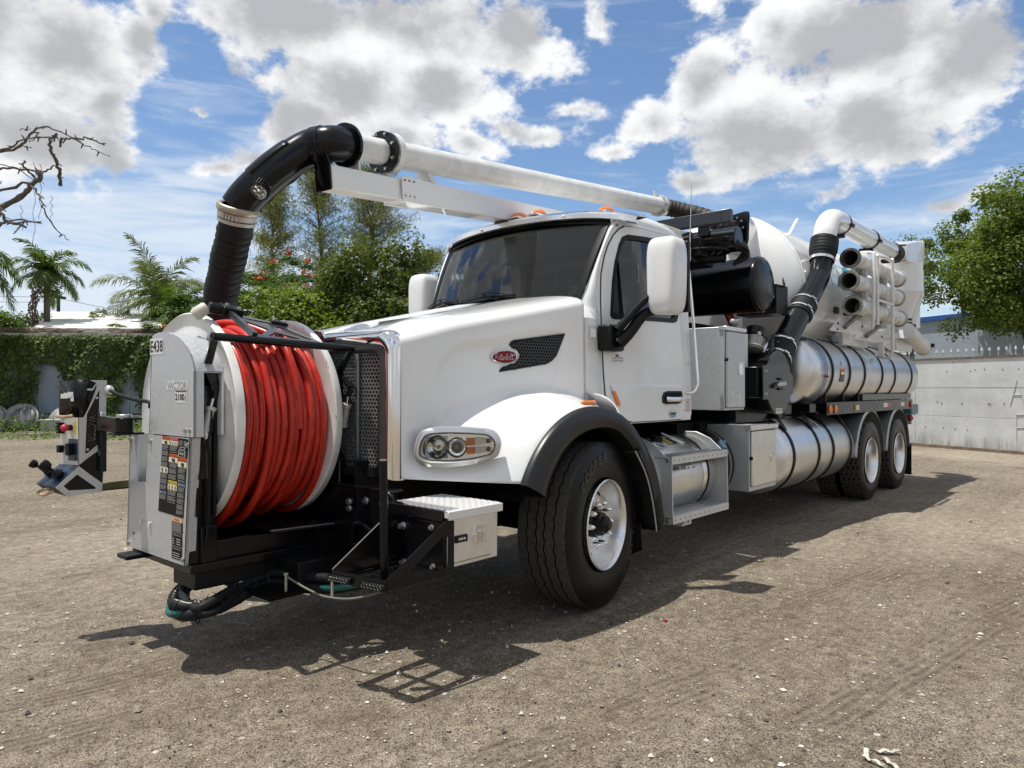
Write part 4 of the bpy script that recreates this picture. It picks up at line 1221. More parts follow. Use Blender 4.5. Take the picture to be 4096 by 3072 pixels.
def badge(parent, c, right, up, w, h):
    nrm = right.cross(up).normalized()
    up = nrm.cross(right).normalized()
    mb = MB(BADGE); n = 40
    E = lambda k, l, i: c+right*(w/2*k*math.cos(2*PI*i/n))+up*(h/2*k*math.sin(2*PI*i/n))+nrm*l
    mb.add([E(0.9, 0.010, i) for i in range(n)], [tuple(range(n))])
    mb.m(CHROME)
    for a, b in (((1.0, 0.0), (1.0, 0.011)), ((1.0, 0.011), (0.94, 0.014)), ((0.94, 0.014), (0.90, 0.009))):
        mb.add([E(a[0], a[1], i) for i in range(n)]+[E(b[0], b[1], i) for i in range(n)], [(i, (i+1) % n, n+(i+1) % n, n+i) for i in range(n)])
    for s in SCRIPT:
        q = bez([c+right*((p[0]-4.7)/9.4*w*0.78)+up*((p[1]-1.0)/2*h*0.55)+nrm*0.0125 for p in s], 4) if len(s) > 2 else [c+right*((p[0]-4.7)/9.4*w*0.78)+up*((p[1]-1.0)/2*h*0.55)+nrm*0.0125 for p in s]
        mb.tube(q, w*0.0040, 5)
    return mb.build('badge', parent, smooth=40)

HOOD = build_hood()

# ------------------------------------------------------------ grille and chrome crown
def build_grille():
    g = MB(mat('crown_chrome', (0.86, 0.86, 0.86), 0.09, metal=1.0))
    hw, zt, zb = 0.70, 1.862, 0.945
    inner_y, inner_t, inner_b = 0.555, 1.715, 0.985
    def rr(hw_, zt_, zb_, rad, n=8, sag=0.0):
        pts = []
        for (cy, cz, a0) in ((hw_-rad, zt_-rad, 0), (-(hw_-rad), zt_-rad, PI/2)):
            for k in range(n+1):
                a = a0+PI/2*k/n
                y = cy+rad*math.cos(a); z = cz+rad*math.sin(a)
                pts.append((y, z - sag*(y/hw_)**2))
        pts.append((-hw_, zb_)); pts.insert(0, (hw_, zb_))
        return pts
    def bulge(y): return 0.055*(1-(y/0.7)**2)
    O = rr(hw, zt, zb, 0.10, sag=0.035); I = rr(inner_y, inner_t, inner_b, 0.06, sag=0.02)
    rows = []
    for t, dx in ((0.0, -0.03), (0.02, 0.012), (0.10, 0.040), (0.28, 0.052), (0.45, 0.046), (0.62, 0.030), (0.80, 0.036), (0.93, 0.028), (1.0, 0.0), (1.0, -0.05)):
        rows.append([(1.338+dx+bulge(lerp(a[0], b[0], t)), lerp(a[0], b[0], t), lerp(a[1], b[1], t)) for a, b in zip(O, I)])
    inner_rows = rows[5:]; rows = rows[:6]
    g.grid(rows)
    cr = g.build('grille', TRUCK, smooth=50)
    mb = MB(mat('crown_inner', (0.05, 0.052, 0.055), 0.4)); mb.grid(inner_rows); mb.build('grille_surround', cr, smooth=50)
    mb = MB(FLARE); mb.plate([(1.345, 0.60, 0.955), (1.345, 0.60, 1.01), (1.395, 0.0, 1.0), (1.345, -0.60, 1.01), (1.345, -0.60, 0.955), (1.395, 0, 0.945)], (0.02, 0, 0)); mb.build('grille_sill', cr)
    for sg in (1, -1):
        mb = MB(FLARE); mb.box((1.335, sg*0.555-0.02, 0.97), (1.372, sg*0.555+0.02, 1.45)); mb.build('grille_trim', cr)
    mb = MB(DARK); mb.box((1.25, -0.57, 0.97), (1.28, 0.57, 1.72)); mb.build('radiator', cr)
    mb = MB(mat('grille_mesh_metal', (0.36, 0.37, 0.38), 0.32, metal=0.6))
    # each cell is a pressed hexagon with a bright lower lip
    vs, fs = hex_grille(-0.55, 0.55, 0.99, 1.715, 0.0150, 0.0040, lambda u, v: (1.330+bulge(u), u, v), lambda u, v: True)
    mb.add(vs, fs)
    me = mb.build('mesh_screen', cr, smooth=0); me.modifiers.new('depth', 'SOLIDIFY').thickness = 0.012
    for y in (-0.352, 0.0, 0.352):
        mb = MB(mat('satin_grille_bar', (0.30, 0.31, 0.32), 0.35, metal=0.8)); mb.box((1.335+bulge(y), y-0.014, 0.99), (1.352+bulge(y), y+0.014, 1.70)); mb.build('grille_bar', cr, bevel=0.004)
    badge(cr, Vector((1.450, 0.0, 1.806)), Vector((0, 1, 0)), Vector((0, 0, 1)), 0.225, 0.10)
build_grille()

# ------------------------------------------------------------ headlights
def build_headlight(sg):
    # local frame: a along the lamp towards the rear, u up, n outwards
    A = Vector((1.262, sg*0.765, 1.145)); B = Vector((0.955, sg*1.125, 1.150))
    a = (B-A).normalized(); up = Vector((0,0,1)); n = up.cross(a) if sg < 0 else a.cross(up)
    if n.x < 0: n = -n
    L = (B-A).length
    def p(s, z, l): return A + a*(s*L) + up*z + n*(l+0.028*math.sin(PI*min(1, max(0, s))))
    def outline(g):
        pts = []
        for (s, z) in ((0.02,-0.072),(0.0,-0.05),(0.005,0.0),(0.05,0.058),(0.14,0.088),(0.40,0.098),(0.80,0.088),(0.93,0.072),(1.0,0.03),(0.995,-0.02),(0.95,-0.055),(0.80,-0.078),(0.62,-0.094),(0.35,-0.104),(0.12,-0.098)):
            cs, cz = 0.5, 0.0
            pts.append((cs+(s-cs)*g, cz+(z-cz)*(1+(g-1)*2.3)))
        q = bez([Vector((s, z, 0)) for s, z in pts]+[Vector((pts[0][0], pts[0][1], 0))], 4)[:-1]
        return [(v.x, v.y) for v in q]
    O0, O1, O2, O3 = outline(1.08), outline(1.06), outline(0.95), outline(0.90)
    mb = MB(mat('satin_silver_bezel', (0.62, 0.63, 0.64), 0.28, metal=0.75))
    rows = [[p(s, z, l) for s, z in O] for O, l in ((O0, -0.06), (O0, 0.015), (O1, 0.032), (O2, 0.038), (O3, 0.020), (O3, -0.02))]
    mb.grid([list(r) for r in zip(*rows)], wrap=True)
    h = mb.build('headlight', TRUCK, smooth=60)
    mb = MB(REFL)
    mb.add([p(s, z, -0.018) for s, z in O3], [tuple(range(len(O3)))])
    for k in range(26):
        s = 0.10+k*0.011; mb.add([p(s, -0.07, -0.015), p(s+0.005, -0.07, -0.010), p(s+0.005, 0.06, -0.010), p(s, 0.06, -0.015)], [(0,1,2,3)])
    mb.build('reflector', h)
    for k, (s, r) in enumerate(((0.26, 0.062), (0.50, 0.054))):
        c = p(s, -0.004, -0.030)
        mb = MB(REFL)
        if k == 0:
            mb.lathe([(0.052, r), (0.036, r*0.97), (0.012, r*0.62), (0.0, r*0.22)], c-n*0.008, n, 28)
            mb.m(CHROME); mb.lathe([(0.038, r*0.98), (0.050, r*1.06), (0.040, r*1.14), (0.0, r*1.16)], c, n, 28)
            mb.m(mat('warm_bulb', (0.5, 0.45, 0.3), 0.1)); mb.sphere(c+n*0.014, 0.011, 8, 6)
        else:
            mb.lathe([(0.050, r), (0.030, r*0.9), (0.026, r*0.66)], c, n, 28)
            mb.m(CHROME); mb.lathe([(0.048, r*0.98), (0.060, r*1.08), (0.040, r*1.16), (0.0, r*1.16)], c, n, 28)
            mb.m(mat('projector_lens', (0.20, 0.17, 0.12), 0.03, coat=1.0)); mb.sphere(c+n*0.024, r*0.66, 16, 10)
        mb.build('lamp_bowl', h, smooth=50)
    mb = MB(AMBER)
    for z in (-0.044, 0.006): mb.plate([p(0.625, z, -0.006), p(0.715, z, -0.006), p(0.715, z+0.042, -0.006), p(0.61, z+0.042, -0.006)], n*0.012)
    mb.build('amber_reflector', h)
    mb = MB(mat('ribbed_lens', (0.62, 0.62, 0.62), 0.15, metal=0.4, coat=0.5, var=0.3, vscale=120))
    for z in (-0.044, 0.008): mb.plate([p(0.725, z, -0.006), p(0.93, z+0.010, -0.006), p(0.93, z+0.036, -0.006), p(0.725, z+0.044, -0.006)], n*0.012)
    mb.m(mat('smoky_orange_bulb', (0.30, 0.11, 0.06), 0.2, coat=0.4))
    for z in (-0.018, 0.03): mb.sphere(p(0.885, z, 0.006), 0.014, 10, 6)
    mb.build('turn_signal', h)
    mb = MB(CHROME); mb.bar(p(0.40, 0.0, 0.0), p(0.95, 0.002, 0.004), 0.006, 0.006); mb.build('divider', h)
    mb = MB(CLEAR)
    C = [p(s, z, 0.024) for s, z in outline(0.905)]
    cen = p(0.5, 0.0, 0.036); mid = [q.lerp(cen, 0.5)+n*0.004 for q in C]
    k = len(C)
    mb.add(C+mid+[cen], [(i, (i+1) % k, k+(i+1) % k, k+i) for i in range(k)]+[(k+i, k+(i+1) % k, 2*k) for i in range(k)])
    mb.build('lens', h, smooth=180)
build_headlight(1); build_headlight(-1)

# ------------------------------------------------------------ front fender trim and mud guard
def build_flares():
    for sg in (1, -1):
        P = []
        for q in np.linspace(26, 158, 60):
            a = math.radians(q); c, s = math.cos(a), math.sin(a)
            ri = interp(q, [(26, 0.585), (35, 0.60), (60, 0.632), (90, 0.655), (113, 0.685), (135, 0.68), (158, 0.68)])
            row = []
            for r, y in ((0.80, 1.225), (0.800, 1.262), (0.785, 1.276), (lerp(ri, 0.78, 0.5), 1.286), (ri+0.03, 1.280), (ri, 1.262), (ri-0.004, 1.20), (ri+0.01, 0.80)):
                row.append((AX+c*r, sg*y, AZ+s*r))
            P.append(row)
        mb = MB(FLARE); mb.grid(P); fl = mb.build('fender_flare', TRUCK, smooth=50)
        # inner liner and hanging guard behind the tyre
        mb = MB(DARK)
        P = []
        for q in np.linspace(20, 178, 40):
            a = math.radians(q); c, s = math.cos(a), math.sin(a)
            P.append([(AX+c*0.70, sg*1.20, AZ+s*0.70), (AX+c*0.72, sg*0.62, AZ+s*0.72)])
        mb.grid(P); mb.build('wheel_liner', TRUCK, smooth=60)
        mb = MB(SATIN)
        pts = bez([(-0.33, 0, 1.045), (-0.47, 0, 0.875), (-0.56, 0, 0.68), (-0.625, 0, 0.44)], 5)
        rows = []
        for p in pts:
            q = p.x
            rows.append([(q-0.13, sg*1.16, p.z+0.10), (q-0.11, sg*1.275, p.z+0.06), (q-0.005, sg*1.29, p.z), (q+0.012, sg*1.275, p.z), (q+0.012, sg*0.85, p.z)])
        mb.grid(rows); g = mb.build('mud_guard', TRUCK, smooth=50)
        g.modifiers.new('sheet', 'SOLIDIFY').thickness = 0.012
        mb = MB(RUBBER); mb.plate([(-0.50, sg*0.82, 0.50), (-0.52, sg*1.20, 0.50), (-0.55, sg*1.20, 0.30), (-0.53, sg*1.12, 0.26), (-0.53, sg*0.82, 0.27)], (0.012, 0, 0)); mb.build('mud_flap', TRUCK)
        mb = MB(mat('pale_edge_trim', (0.45, 0.46, 0.47), 0.5)); mb.tube([(p.x+0.018, sg*1.282, p.z) for p in pts], 0.006, 6); mb.build('edge_trim', TRUCK)
build_flares()

# ------------------------------------------------------------ cab
def side0(z): return 1.066-0.036*(z-1.23)
def side_y(z): return 1.066-0.070*(z-1.23)
def toe(x): s = min(1.3, max(0, (x+1.0)/0.60)); return 0.115*s*s
def fit(p):
    # places a point of the measured flat side on the curved one, along the line of sight it was measured on
    x, z = p
    for _ in range(8):
        t = (side_y(z)-toe(x)-3.988)/(side0(p[1])-3.988)
        x, z = 4.0845+(p[0]-4.0845)*t, 1.4858+(p[1]-1.4858)*t
    return (x, z)
def toe_in(ob):
    bm = bmesh.new(); bm.from_mesh(ob.data)
    for c in np.arange(-0.96, -0.15, 0.06):
        bmesh.ops.bisect_plane(bm, geom=bm.verts[:]+bm.edges[:]+bm.faces[:], plane_co=(c, 0, 0), plane_no=(1, 0, 0))
    for v in bm.verts:
        v.co.y -= math.copysign(toe(v.co.x), v.co.y)*sstep(abs(v.co.y), 0.3, 0.8)
    bm.to_mesh(ob.data); bm.free()
    return ob
def bez2(pts, n=4, closed=True):
    q = bez([Vector((x, z, 0)) for x, z in pts], n)
    return [(v.x, v.y) for v in q]
DOOR = [(-0.268,1.40),(-0.250,1.60),(-0.243,1.90),(-0.243,2.153),(-0.256,2.311),(-0.300,2.44),(-0.358,2.542),(-0.43,2.625),(-0.504,2.682),(-0.58,2.716),(-0.69,2.728),(-1.0,2.744),(-1.372,2.757),(-1.395,2.55),(-1.425,2.27),(-1.44,1.9),(-1.44,1.5),(-1.425,1.34),(-1.405,1.262),(-1.36,1.236),(-1.0,1.235),(-0.60,1.238),(-0.50,1.255),(-0.40,1.305),(-0.31,1.352)]
WIN = [(-0.350,2.035),(-0.365,2.15),(-0.385,2.28),(-0.425,2.42),(-0.488,2.555),(-0.535,2.615),(-0.605,2.642),(-0.90,2.668),(-1.24,2.684),(-1.29,2.65),(-1.315,2.58),(-1.33,2.30),(-1.335,2.10),(-1.31,2.06),(-1.26,2.045),(-0.80,2.030),(-0.40,2.012),(-0.365,2.017)]
DOOR = [fit(p) for p in DOOR]
WIN = [fit(p) for p in WIN]
def build_cab():
    body = MB(WHITE); SIDES = []
    outline = [(-0.225,1.40),(-0.20,2.0),(-0.205,2.16),(-0.228,2.34),(-0.275,2.46),(-0.34,2.57),(-0.42,2.67),(-0.50,2.735),(-0.60,2.775),(-1.0,2.79),(-1.50,2.785),(-1.545,2.74),(-1.565,2.3),(-1.575,1.5),(-1.565,1.28),(-1.535,1.225),(-0.60,1.225),(-0.38,1.29),(-0.29,1.345)]
    outline = [fit(p) for p in outline]
    for sg in (1, -1):
        def S(p, l=0.0): return Vector((p[0], sg*(side_y(p[1])+l), p[1]))
        plate = MB(WHITE)
        loops = [[S(p) for p in outline], [S(p) for p in WIN]]
        plate.holed(loops, (0, -sg*0.03, 0))
        SIDES.append(plate)
        # the rounded pillar between the door line and the windshield edge
        rows = []
        for (xd, zd), (xw, yw, zw) in (((-0.20,2.0),(-0.24,0.80,2.02)), ((-0.203,2.13),(-0.285,0.822,2.13)), ((-0.228,2.34),(-0.385,0.844,2.34)), ((-0.275,2.46),(-0.442,0.855,2.46)), ((-0.34,2.57),(-0.495,0.866,2.57)), ((-0.42,2.67),(-0.545,0.876,2.68)), ((-0.50,2.735),(-0.60,0.887,2.78)), ((-0.60,2.775),(-0.66,0.89,2.83))):
            xd, zd = fit((xd, zd)); a = Vector((xd, sg*(side_y(zd)-toe(xd)), zd)); b = Vector((xw, sg*yw, zw)); c = (a+b)/2+Vector((0.016, sg*0.022, 0.004))
            rows.append([a, a.lerp(c, 0.5)+Vector((0.004, sg*0.006, 0)), c, b.lerp(c, 0.5)+Vector((0.006, 0, 0)), b])
        body.grid(rows)
        # lower corner of the cab between hood and door
        rows = []
        for z in (1.30, 1.45, 1.7, 2.0):
            xe = fit((-0.225 if z < 1.9 else -0.2, z))[0]
            rows.append([Vector((xe, sg*(side_y(z)-toe(xe)), z)), Vector((-0.25, sg*(0.952+(1.7-z)*0.02), z)), Vector((-0.185, sg*0.955, z)), Vector((-0.168, sg*0.93, z)), Vector((-0.168, sg*0.85, z))])
        body.grid(rows)
        # cowl shelf from pillar foot to hood
        xe, ze = fit((-0.2, 2.0))
        body.grid([[Vector((xe, sg*(side_y(ze)-toe(xe)), 2.0)), Vector((-0.25, sg*0.948, 2.0)), Vector((-0.168, sg*0.93, 2.0))], [Vector((xe+0.01, sg*0.90, 2.075)), Vector((-0.27, sg*0.90, 2.085)), Vector((-0.160, sg*0.88, 2.075))], [Vector((-0.30, sg*0.80, 2.12)), Vector((-0.26, sg*0.78, 2.12)), Vector((-0.155, sg*0.74, 2.11))]])
    # roof
    X = [(-0.40, 0.075), (-0.47, 0.115), (-0.60, 0.148), (-0.80, 0.172), (-1.05, 0.190), (-1.25, 0.192), (-1.38, 0.178), (-1.46, 0.150), (-1.52, 0.105), (-1.55, 0.05), (-1.558, 0.0)]
    rows = []
    for x, h in X:
        z0 = 2.765 + (0.0 if x > -1.5 else -0.0); row = []
        xx = x
        for k in range(41):
            t = PI*k/40
            cy = math.copysign(abs(math.cos(t))**(2/3.6), math.cos(t)); cz = math.sin(t)**(2/3.6)
            y = 0.962*cy
            xr = xx-0.17*(abs(cy)**2.2)*sstep(x, -0.9, -0.45)
            row.append((xr, y-math.copysign(toe(xr), y)*sstep(abs(y), 0.3, 0.8), z0+h*cz+0.012*(1-cy*cy)))
        rows.append(row)
    body.grid(rows)
    # rear wall with a window opening
    z0, z1 = 1.225, 2.79
    outer = [Vector((-1.56, y, z)) for y, z in ((1.06,z0),(0.955,z1),(-0.955,z1),(-1.06,z0))]
    hole = [Vector((-1.56, y, z)) for y, z in ((0.52,2.30),(0.56,2.34),(0.56,2.61),(0.52,2.65),(-0.52,2.65),(-0.56,2.61),(-0.56,2.34),(-0.52,2.30))]
    body.holed([outer, hole], (0.02, 0, 0))
    # firewall and floor
    body.m(CABDARK)
    body.box((-0.22, -0.90, 1.24), (-0.20, 0.90, 2.05)); body.box((-1.54, -1.03, 1.235), (-0.80, 1.03, 1.26)); body.box((-0.80, -0.90, 1.236), (-0.2, 0.90, 1.261))
    cab = body.build('cab', TRUCK, smooth=42)
    for p in SIDES: toe_in(p.build('cab_side', cab, smooth=42))
    # windshield
    def W(u, v, l=0.0):
        b = Vector((-0.06-0.225*u*u, 0.822*u, 2.10+0.03*u*u)); t = Vector((-0.455-0.145*u*u, 0.887*u, 2.845-0.06*u*u))
        p = b.lerp(t, v); nrm = Vector((0.88, 0.28*u, 0.42)).normalized()
        return p+nrm*l+Vector((0.02*math.sin(PI*v), 0, 0))
    mb = MB(WSGLASS); mb.grid([[W(u, v) for v in np.linspace(0, 0.985, 14)] for u in np.linspace(-0.985, 0.985, 33)])
    ws = mb.build('windshield', TRUCK, smooth=180)
    mb = MB(SATIN)
    ring = [(u, -0.02) for u in np.linspace(-1, 1, 33)] + [(1, v) for v in np.linspace(0.03, 0.97, 10)] + [(u, 1.0) for u in np.linspace(1, -1, 33)] + [(-1, v) for v in np.linspace(0.97, 0.03, 10)]
    def inn(u, v, g): return (u*(1-g*0.06), 0.5+(v-0.5)*(1-g*0.10))
    rows = [[W(u, v, -0.01) for u, v in ring], [W(u, v, 0.012) for u, v in ring], [W(*inn(u, v, 0.6), 0.010) for u, v in ring], [W(*inn(u, v, 1.0), 0.002) for u, v in ring]]
    mb.grid([list(r) for r in zip(*rows)], wrap=True); mb.build('glass_seal', ws, smooth=60)
    # dark interior shade along the top of the glass
    mb = MB(mat('smoked_shade', (0.010, 0.012, 0.011), 0.5))
    rows = []
    for u in np.linspace(-0.95, 0.95, 29):
        lo = 0.77+0.13*sstep(abs(u), 0.86, 0.96); rows.append([W(u, v, -0.012) for v in np.linspace(lo, 0.985, 4)])
    mb.grid(rows); mb.build('shade_band', ws, smooth=180)
    # wipers
    for y0, tip, arm in ((0.36, [(-0.17, -0.24, 0.10), (0, 0, 0)], 0), (-0.52, [(0, 0, 0)], 1)):
        mb = MB(SATIN)
        yc = 0.03 if arm == 0 else -0.60
        a = W((yc-0.30)/0.86, 0.085, 0.022); b = W((yc+0.0)/0.86, 0.135, 0.026); c = W((yc+0.30)/0.86, 0.12, 0.022)
        mb.tube(bez([a, b, c], 6), 0.011, 6); mb.tube(bez([a+Vector((0.01,0,0.018)), b+Vector((0.012,0,0.03)), c+Vector((0.01,0,0.018))], 6), 0.006, 5)
        piv = W((yc+0.36)/0.86, -0.02, 0.02)
        mb.bar(b+Vector((0.01,0,0.02)), piv, 0.016, 0.014); mb.cyl(piv, piv+Vector((0.02, 0, 0.03)), 0.02, n=10)
        mb.build('wiper', ws, smooth=50)
    # doors
    for sg in (1, -1):
        def S(p, l=0.0): return Vector((p[0], sg*(side_y(p[1])+l), p[1]))
        cx, cz = -0.85, 2.0
        big = [(cx+(x-cx)*1.014, cz+(z-cz)*1.009) for x, z in DOOR]
        mb = MB(DARK); mb.holed([[S(p, 0.0005) for p in big], [S(p, 0.0005) for p in WIN]], (0, sg*0.004, 0)); toe_in(mb.build('door_seam', cab, smooth=0))
        mb = MB(WHITE); mb.holed([[S(p, 0.003) for p in DOOR], [S(p, 0.003) for p in WIN]], (0, sg*0.013, 0))
        # pressed crease above the sill and along the belt line
        for (zz, dz) in ((1.50, 0.022),):
            mb.add([S((-0.46, zz+dz), 0.016), S((-1.38, zz+dz), 0.016), S((-1.38, zz), 0.026), S((-0.46, zz), 0.026)], [(0,1,2,3)])
            mb.add([S((-0.46, zz), 0.026), S((-1.38, zz), 0.026), S((-1.38, 1.26), 0.0165), S((-0.56, 1.31), 0.0165)], [(0,1,2,3)])
        door = toe_in(mb.build('door', TRUCK, smooth=25))
        if sg > 0: door0 = door
        # window: rubber frame and glass
        cx2, cz2 = -0.86, 2.35
        g = lambda k: [(cx2+(x-cx2)*k, cz2+(z-cz2)*(1+(k-1)*1.5)) for x, z in WIN]
        mb = MB(SATIN); mb.holed([[S(p, 0.012) for p in g(1.03)], [S(p, 0.012) for p in g(0.955)]], (0, sg*0.010, 0)); toe_in(mb.build('window_frame', door, smooth=20))
        mb = MB(SIDEGLASS); gg = g(0.97); mb.add([S(p, 0.004) for p in gg], [tuple(t) for t in tessellate_polygon([[S(p) for p in gg]])]); toe_in(mb.build('side_window', door, smooth=0))
        # recessed handle
        hp = [(-1.05,1.375),(-1.045,1.42),(-1.075,1.458),(-1.13,1.468),(-1.365,1.468),(-1.378,1.45),(-1.372,1.40),(-1.352,1.376),(-1.30,1.362),(-1.09,1.362)]
        mb = MB(SATIN); mb.plate([S(p, 0.018) for p in hp], (0, sg*0.012, 0)); mb.m(DARK); mb.plate([S((-1.21+(x+1.21)*0.86, 1.415+(z-1.415)*0.74), 0.0185) for x, z in hp], (0, sg*0.0125, 0))
        mb.m(CHROME); mb.tube(bez([S((-1.09, 1.405), 0.030), S((-1.13, 1.402), 0.046), S((-1.30, 1.402), 0.046), S((-1.345, 1.405), 0.030)], 5), 0.020, 10, rad=[0.012]+[0.021]*14+[0.012]); mb.build('door_handle', door, smooth=60)
        mb = MB(AMBER); mb.plate([S(fit(p), 0.02) for p in ((-0.318,1.468), (-0.352,1.468), (-0.42,1.366), (-0.386,1.363))], (0, sg*0.014, 0)); toe_in(mb.build('door_marker', door))
        # grab rail
        mb = MB(CHROME)
        q = [S((-1.462, 2.66), 0.01), S((-1.470, 2.66), 0.06), S((-1.520, 2.62), 0.075), S((-1.540, 2.52), 0.075), S((-1.562, 2.1), 0.075), S((-1.575, 1.60), 0.075), S((-1.555, 1.51), 0.075), S((-1.50, 1.455), 0.06), S((-1.475, 1.45), 0.01)]
        mb.tube(bez(q, 5), 0.0125, 10)
        for z in (2.66, 1.45): mb.obox(S((-1.462, z), 0.006), ((1,0,0),(0,1,0),(0,0,1)), (0.016, 0.006, 0.045))
        mb.build('grab_rail', TRUCK, smooth=60)
    # stickers on the driver's door and cab edge
    def S(p, l=0.0): return Vector((p[0], side_y(p[1])+l, p[1]))
    R = Vector((-1, 0, 0)); Uv = Vector((0, -0.036, 1)).normalized()
    mb = MB(mat('silver_foil', (0.70, 0.71, 0.71), 0.3, metal=0.3))
    mb.add([S((-0.545+0.062*math.cos(a), 1.705+0.040*math.sin(a)), 0.0175) for a in np.linspace(0, 2*PI, 25)[:-1]], [tuple(range(24))])
    mb.m(mat('grey_print', (0.12, 0.12, 0.12), 0.6)); mb.text('CERTIFIED', S((-0.495, 1.712), 0.0178), R, Uv, w=0.10, h=0.013); mb.text('CLEAN IDLE', S((-0.490, 1.692), 0.0178), R, Uv, w=0.105, h=0.013)
    mb.rect(S((-0.525, 1.728), 0.0178), R, Uv, 0.03, 0.016); toe_in(mb.build('clean_idle_sticker', door0, smooth=0))
    mb = MB(PAPER)
    mb.add([S((-1.213+0.062*math.cos(a), 1.284+0.034*math.sin(a)), 0.022) for a in np.linspace(0, 2*PI, 25)[:-1]], [tuple(range(24))])
    mb.m(mat('pale_blue_print', (0.16, 0.34, 0.48), 0.5)); mb.add([S((-1.213+0.056*math.cos(a), 1.284+0.030*math.sin(a)), 0.0225) for a in np.linspace(-2.6, 0.4, 16)], [tuple(range(16))])
    mb.m(mat('navy_print', (0.02, 0.05, 0.10), 0.5)); mb.rect(S((-1.172, 1.277), 0.0228), R, Uv, 0.085, 0.017); mb.build('round_sticker', door0, smooth=0)
    mb = MB(PAPER); o = S((-1.447, 1.298), 0.004); mb.rect(o, R, Uv, 0.105, 0.10)
    mb.m(LRED)
    for zz in (0.002, 0.090):
        for k in range(7): mb.rect(o+R*(0.004+k*0.0145)+Uv*zz, R, Uv, 0.008, 0.008, 0.0016)
    mb.text('FIRE', o+R*0.022+Uv*0.058, R, Uv, h=0.024, w=0.06); mb.text('EXTINGUISHER', o+R*0.008+Uv*0.038, R, Uv, h=0.011, w=0.088); mb.text('INSIDE', o+R*0.03+Uv*0.018, R, Uv, h=0.011, w=0.045)
    mb.build('fire_sticker', TRUCK, smooth=0)
    # mirrors
    for sg in (1, -1):
        mb = MB(WHITE)
        P = []
        c = Vector((-0.66, sg*1.335, 2.315))
        hx, hy, hz = 0.125, 0.128, 0.285
        for i in range(36):
            a = 2*PI*i/36
            cx_, cy_ = math.copysign(abs(math.cos(a))**0.42, math.cos(a)), math.copysign(abs(math.sin(a))**0.42, math.sin(a))
            row = []
            for k in range(15):
                b = -PI/2+PI*k/14
                cb, sb = abs(math.cos(b))**0.34, math.copysign(abs(math.sin(b))**0.5, math.sin(b))
                taper = 1-0.10*(0.5-0.5*sb)
                row.append(c+Vector((hx*cx_*cb, hy*cy_*cb*taper, hz*sb)))
            P.append(row)
        mb.grid(P, wrap=True)
        mi = mb.build('mirror', TRUCK, smooth=180)
        mb = MB(SATIN); mb.box((c.x-0.140, c.y-0.115, c.z-0.26), (c.x-0.110, c.y+0.115, c.z+0.26)); mb.m(CHROME); mb.box((c.x-0.143, c.y-0.10, c.z-0.24), (c.x-0.1405, c.y+0.10, c.z+0.24)); mb.build('mirror_glass', mi, bevel=0.01)
        mb = MB(SATIN)
        mb.box((-0.55, sg*0.985-0.06, 1.765), (-0.35, sg*0.985+0.06, 1.962))
        arm = mb.build('mirror_arm', mi, bevel=0.02)
        mb = MB(SATIN)
        rows = []
        q = bez([(-0.44, sg*1.06, 1.82), (-0.49, sg*1.12, 1.90), (-0.585, sg*1.20, 2.045), (-0.72, sg*1.28, 2.075)], 6)
        mb.tube(q, 0.038, 10, rad=[lerp(0.050, 0.034, i/(len(q)-1)) for i in range(len(q))])
        q = bez([(-0.42, sg*1.06, 1.92), (-0.46, sg*1.11, 1.99), (-0.53, sg*1.19, 2.11), (-0.58, sg*1.26, 2.18)], 6)
        mb.tube(q, 0.03, 10, rad=[lerp(0.036, 0.026, i/(len(q)-1)) for i in range(len(q))])
        mb.build('mirror_bracket', mi, smooth=60)
    # bright visor above the glass
    mb = MB(POL)
    rows = []
    for u in np.linspace(-1, 1, 41):
        y = 1.065*u; e = u*u
        xf = -0.385-0.235*e - 0.06*e**4; zf = 2.852-0.030*e-0.045*e**3
        rows.append([(xf-0.20, y*0.985, zf+0.075-0.02*e), (xf-0.10, y, zf+0.055), (xf-0.02, y, zf+0.036), (xf+0.006, y, zf+0.014), (xf+0.008, y, zf-0.022), (xf-0.010, y, zf-0.030), (xf-0.03, y, zf+0.005), (xf-0.19, y*0.985, zf+0.055)])
    mb.grid(rows); vis = mb.build('sun_visor', TRUCK, smooth=40)
    for y in (0.55, -0.30): mb = MB(ZINC); u = y/1.065; mb.sphere((-0.372-0.235*u*u, y, 2.846-0.03*u*u), 0.010, 8, 5); mb.build('rivet', vis)
    # five amber clearance lamps
    for y, x in ((0.80, -0.64), (0.20, -0.53), (0.0, -0.52), (-0.20, -0.53), (-0.80, -0.64)):
        zz = 2.925-0.055*(abs(y)/0.8)**2
        mb = MB(AMBER)
        rows = []
        for i in range(13):
            q = i/12; X = lerp(0.075, -0.13, q); hh = 0.058*math.sin(PI*min(1, q*1.55)/2)**0.6*(1-0.35*sstep(q, 0.55, 1)); ww = 0.052*math.sin(PI*min(1, q*1.6)/2)**0.5*(1-0.4*sstep(q, 0.6, 1))
            rows.append([(X, ww*math.cos(t), hh*math.sin(t)) for t in np.linspace(0, PI, 9)])
        mb.grid(rows); mb.m(CHROME); mb.box((-0.15, -0.056, -0.012), (0.07, 0.056, 0.003))
        mb.build('clearance_lamp', TRUCK, smooth=60, loc=(x, y, zz))
    # aerial
    mb = MB(ZINC); mb.cyl((-1.66, 1.0, 2.72), (-1.69, 1.0, 3.27), 0.0055, 0.003, n=6); mb.cyl((-1.655, 1.0, 2.60), (-1.66, 1.0, 2.72), 0.010, n=8); mb.bar((-1.55, 1.0, 2.62), (-1.66, 1.0, 2.62), 0.02, 0.02); mb.build('aerial', TRUCK)
    # inside: dash, wheel, seats, trim
    mb = MB(CABIN)
    P = []
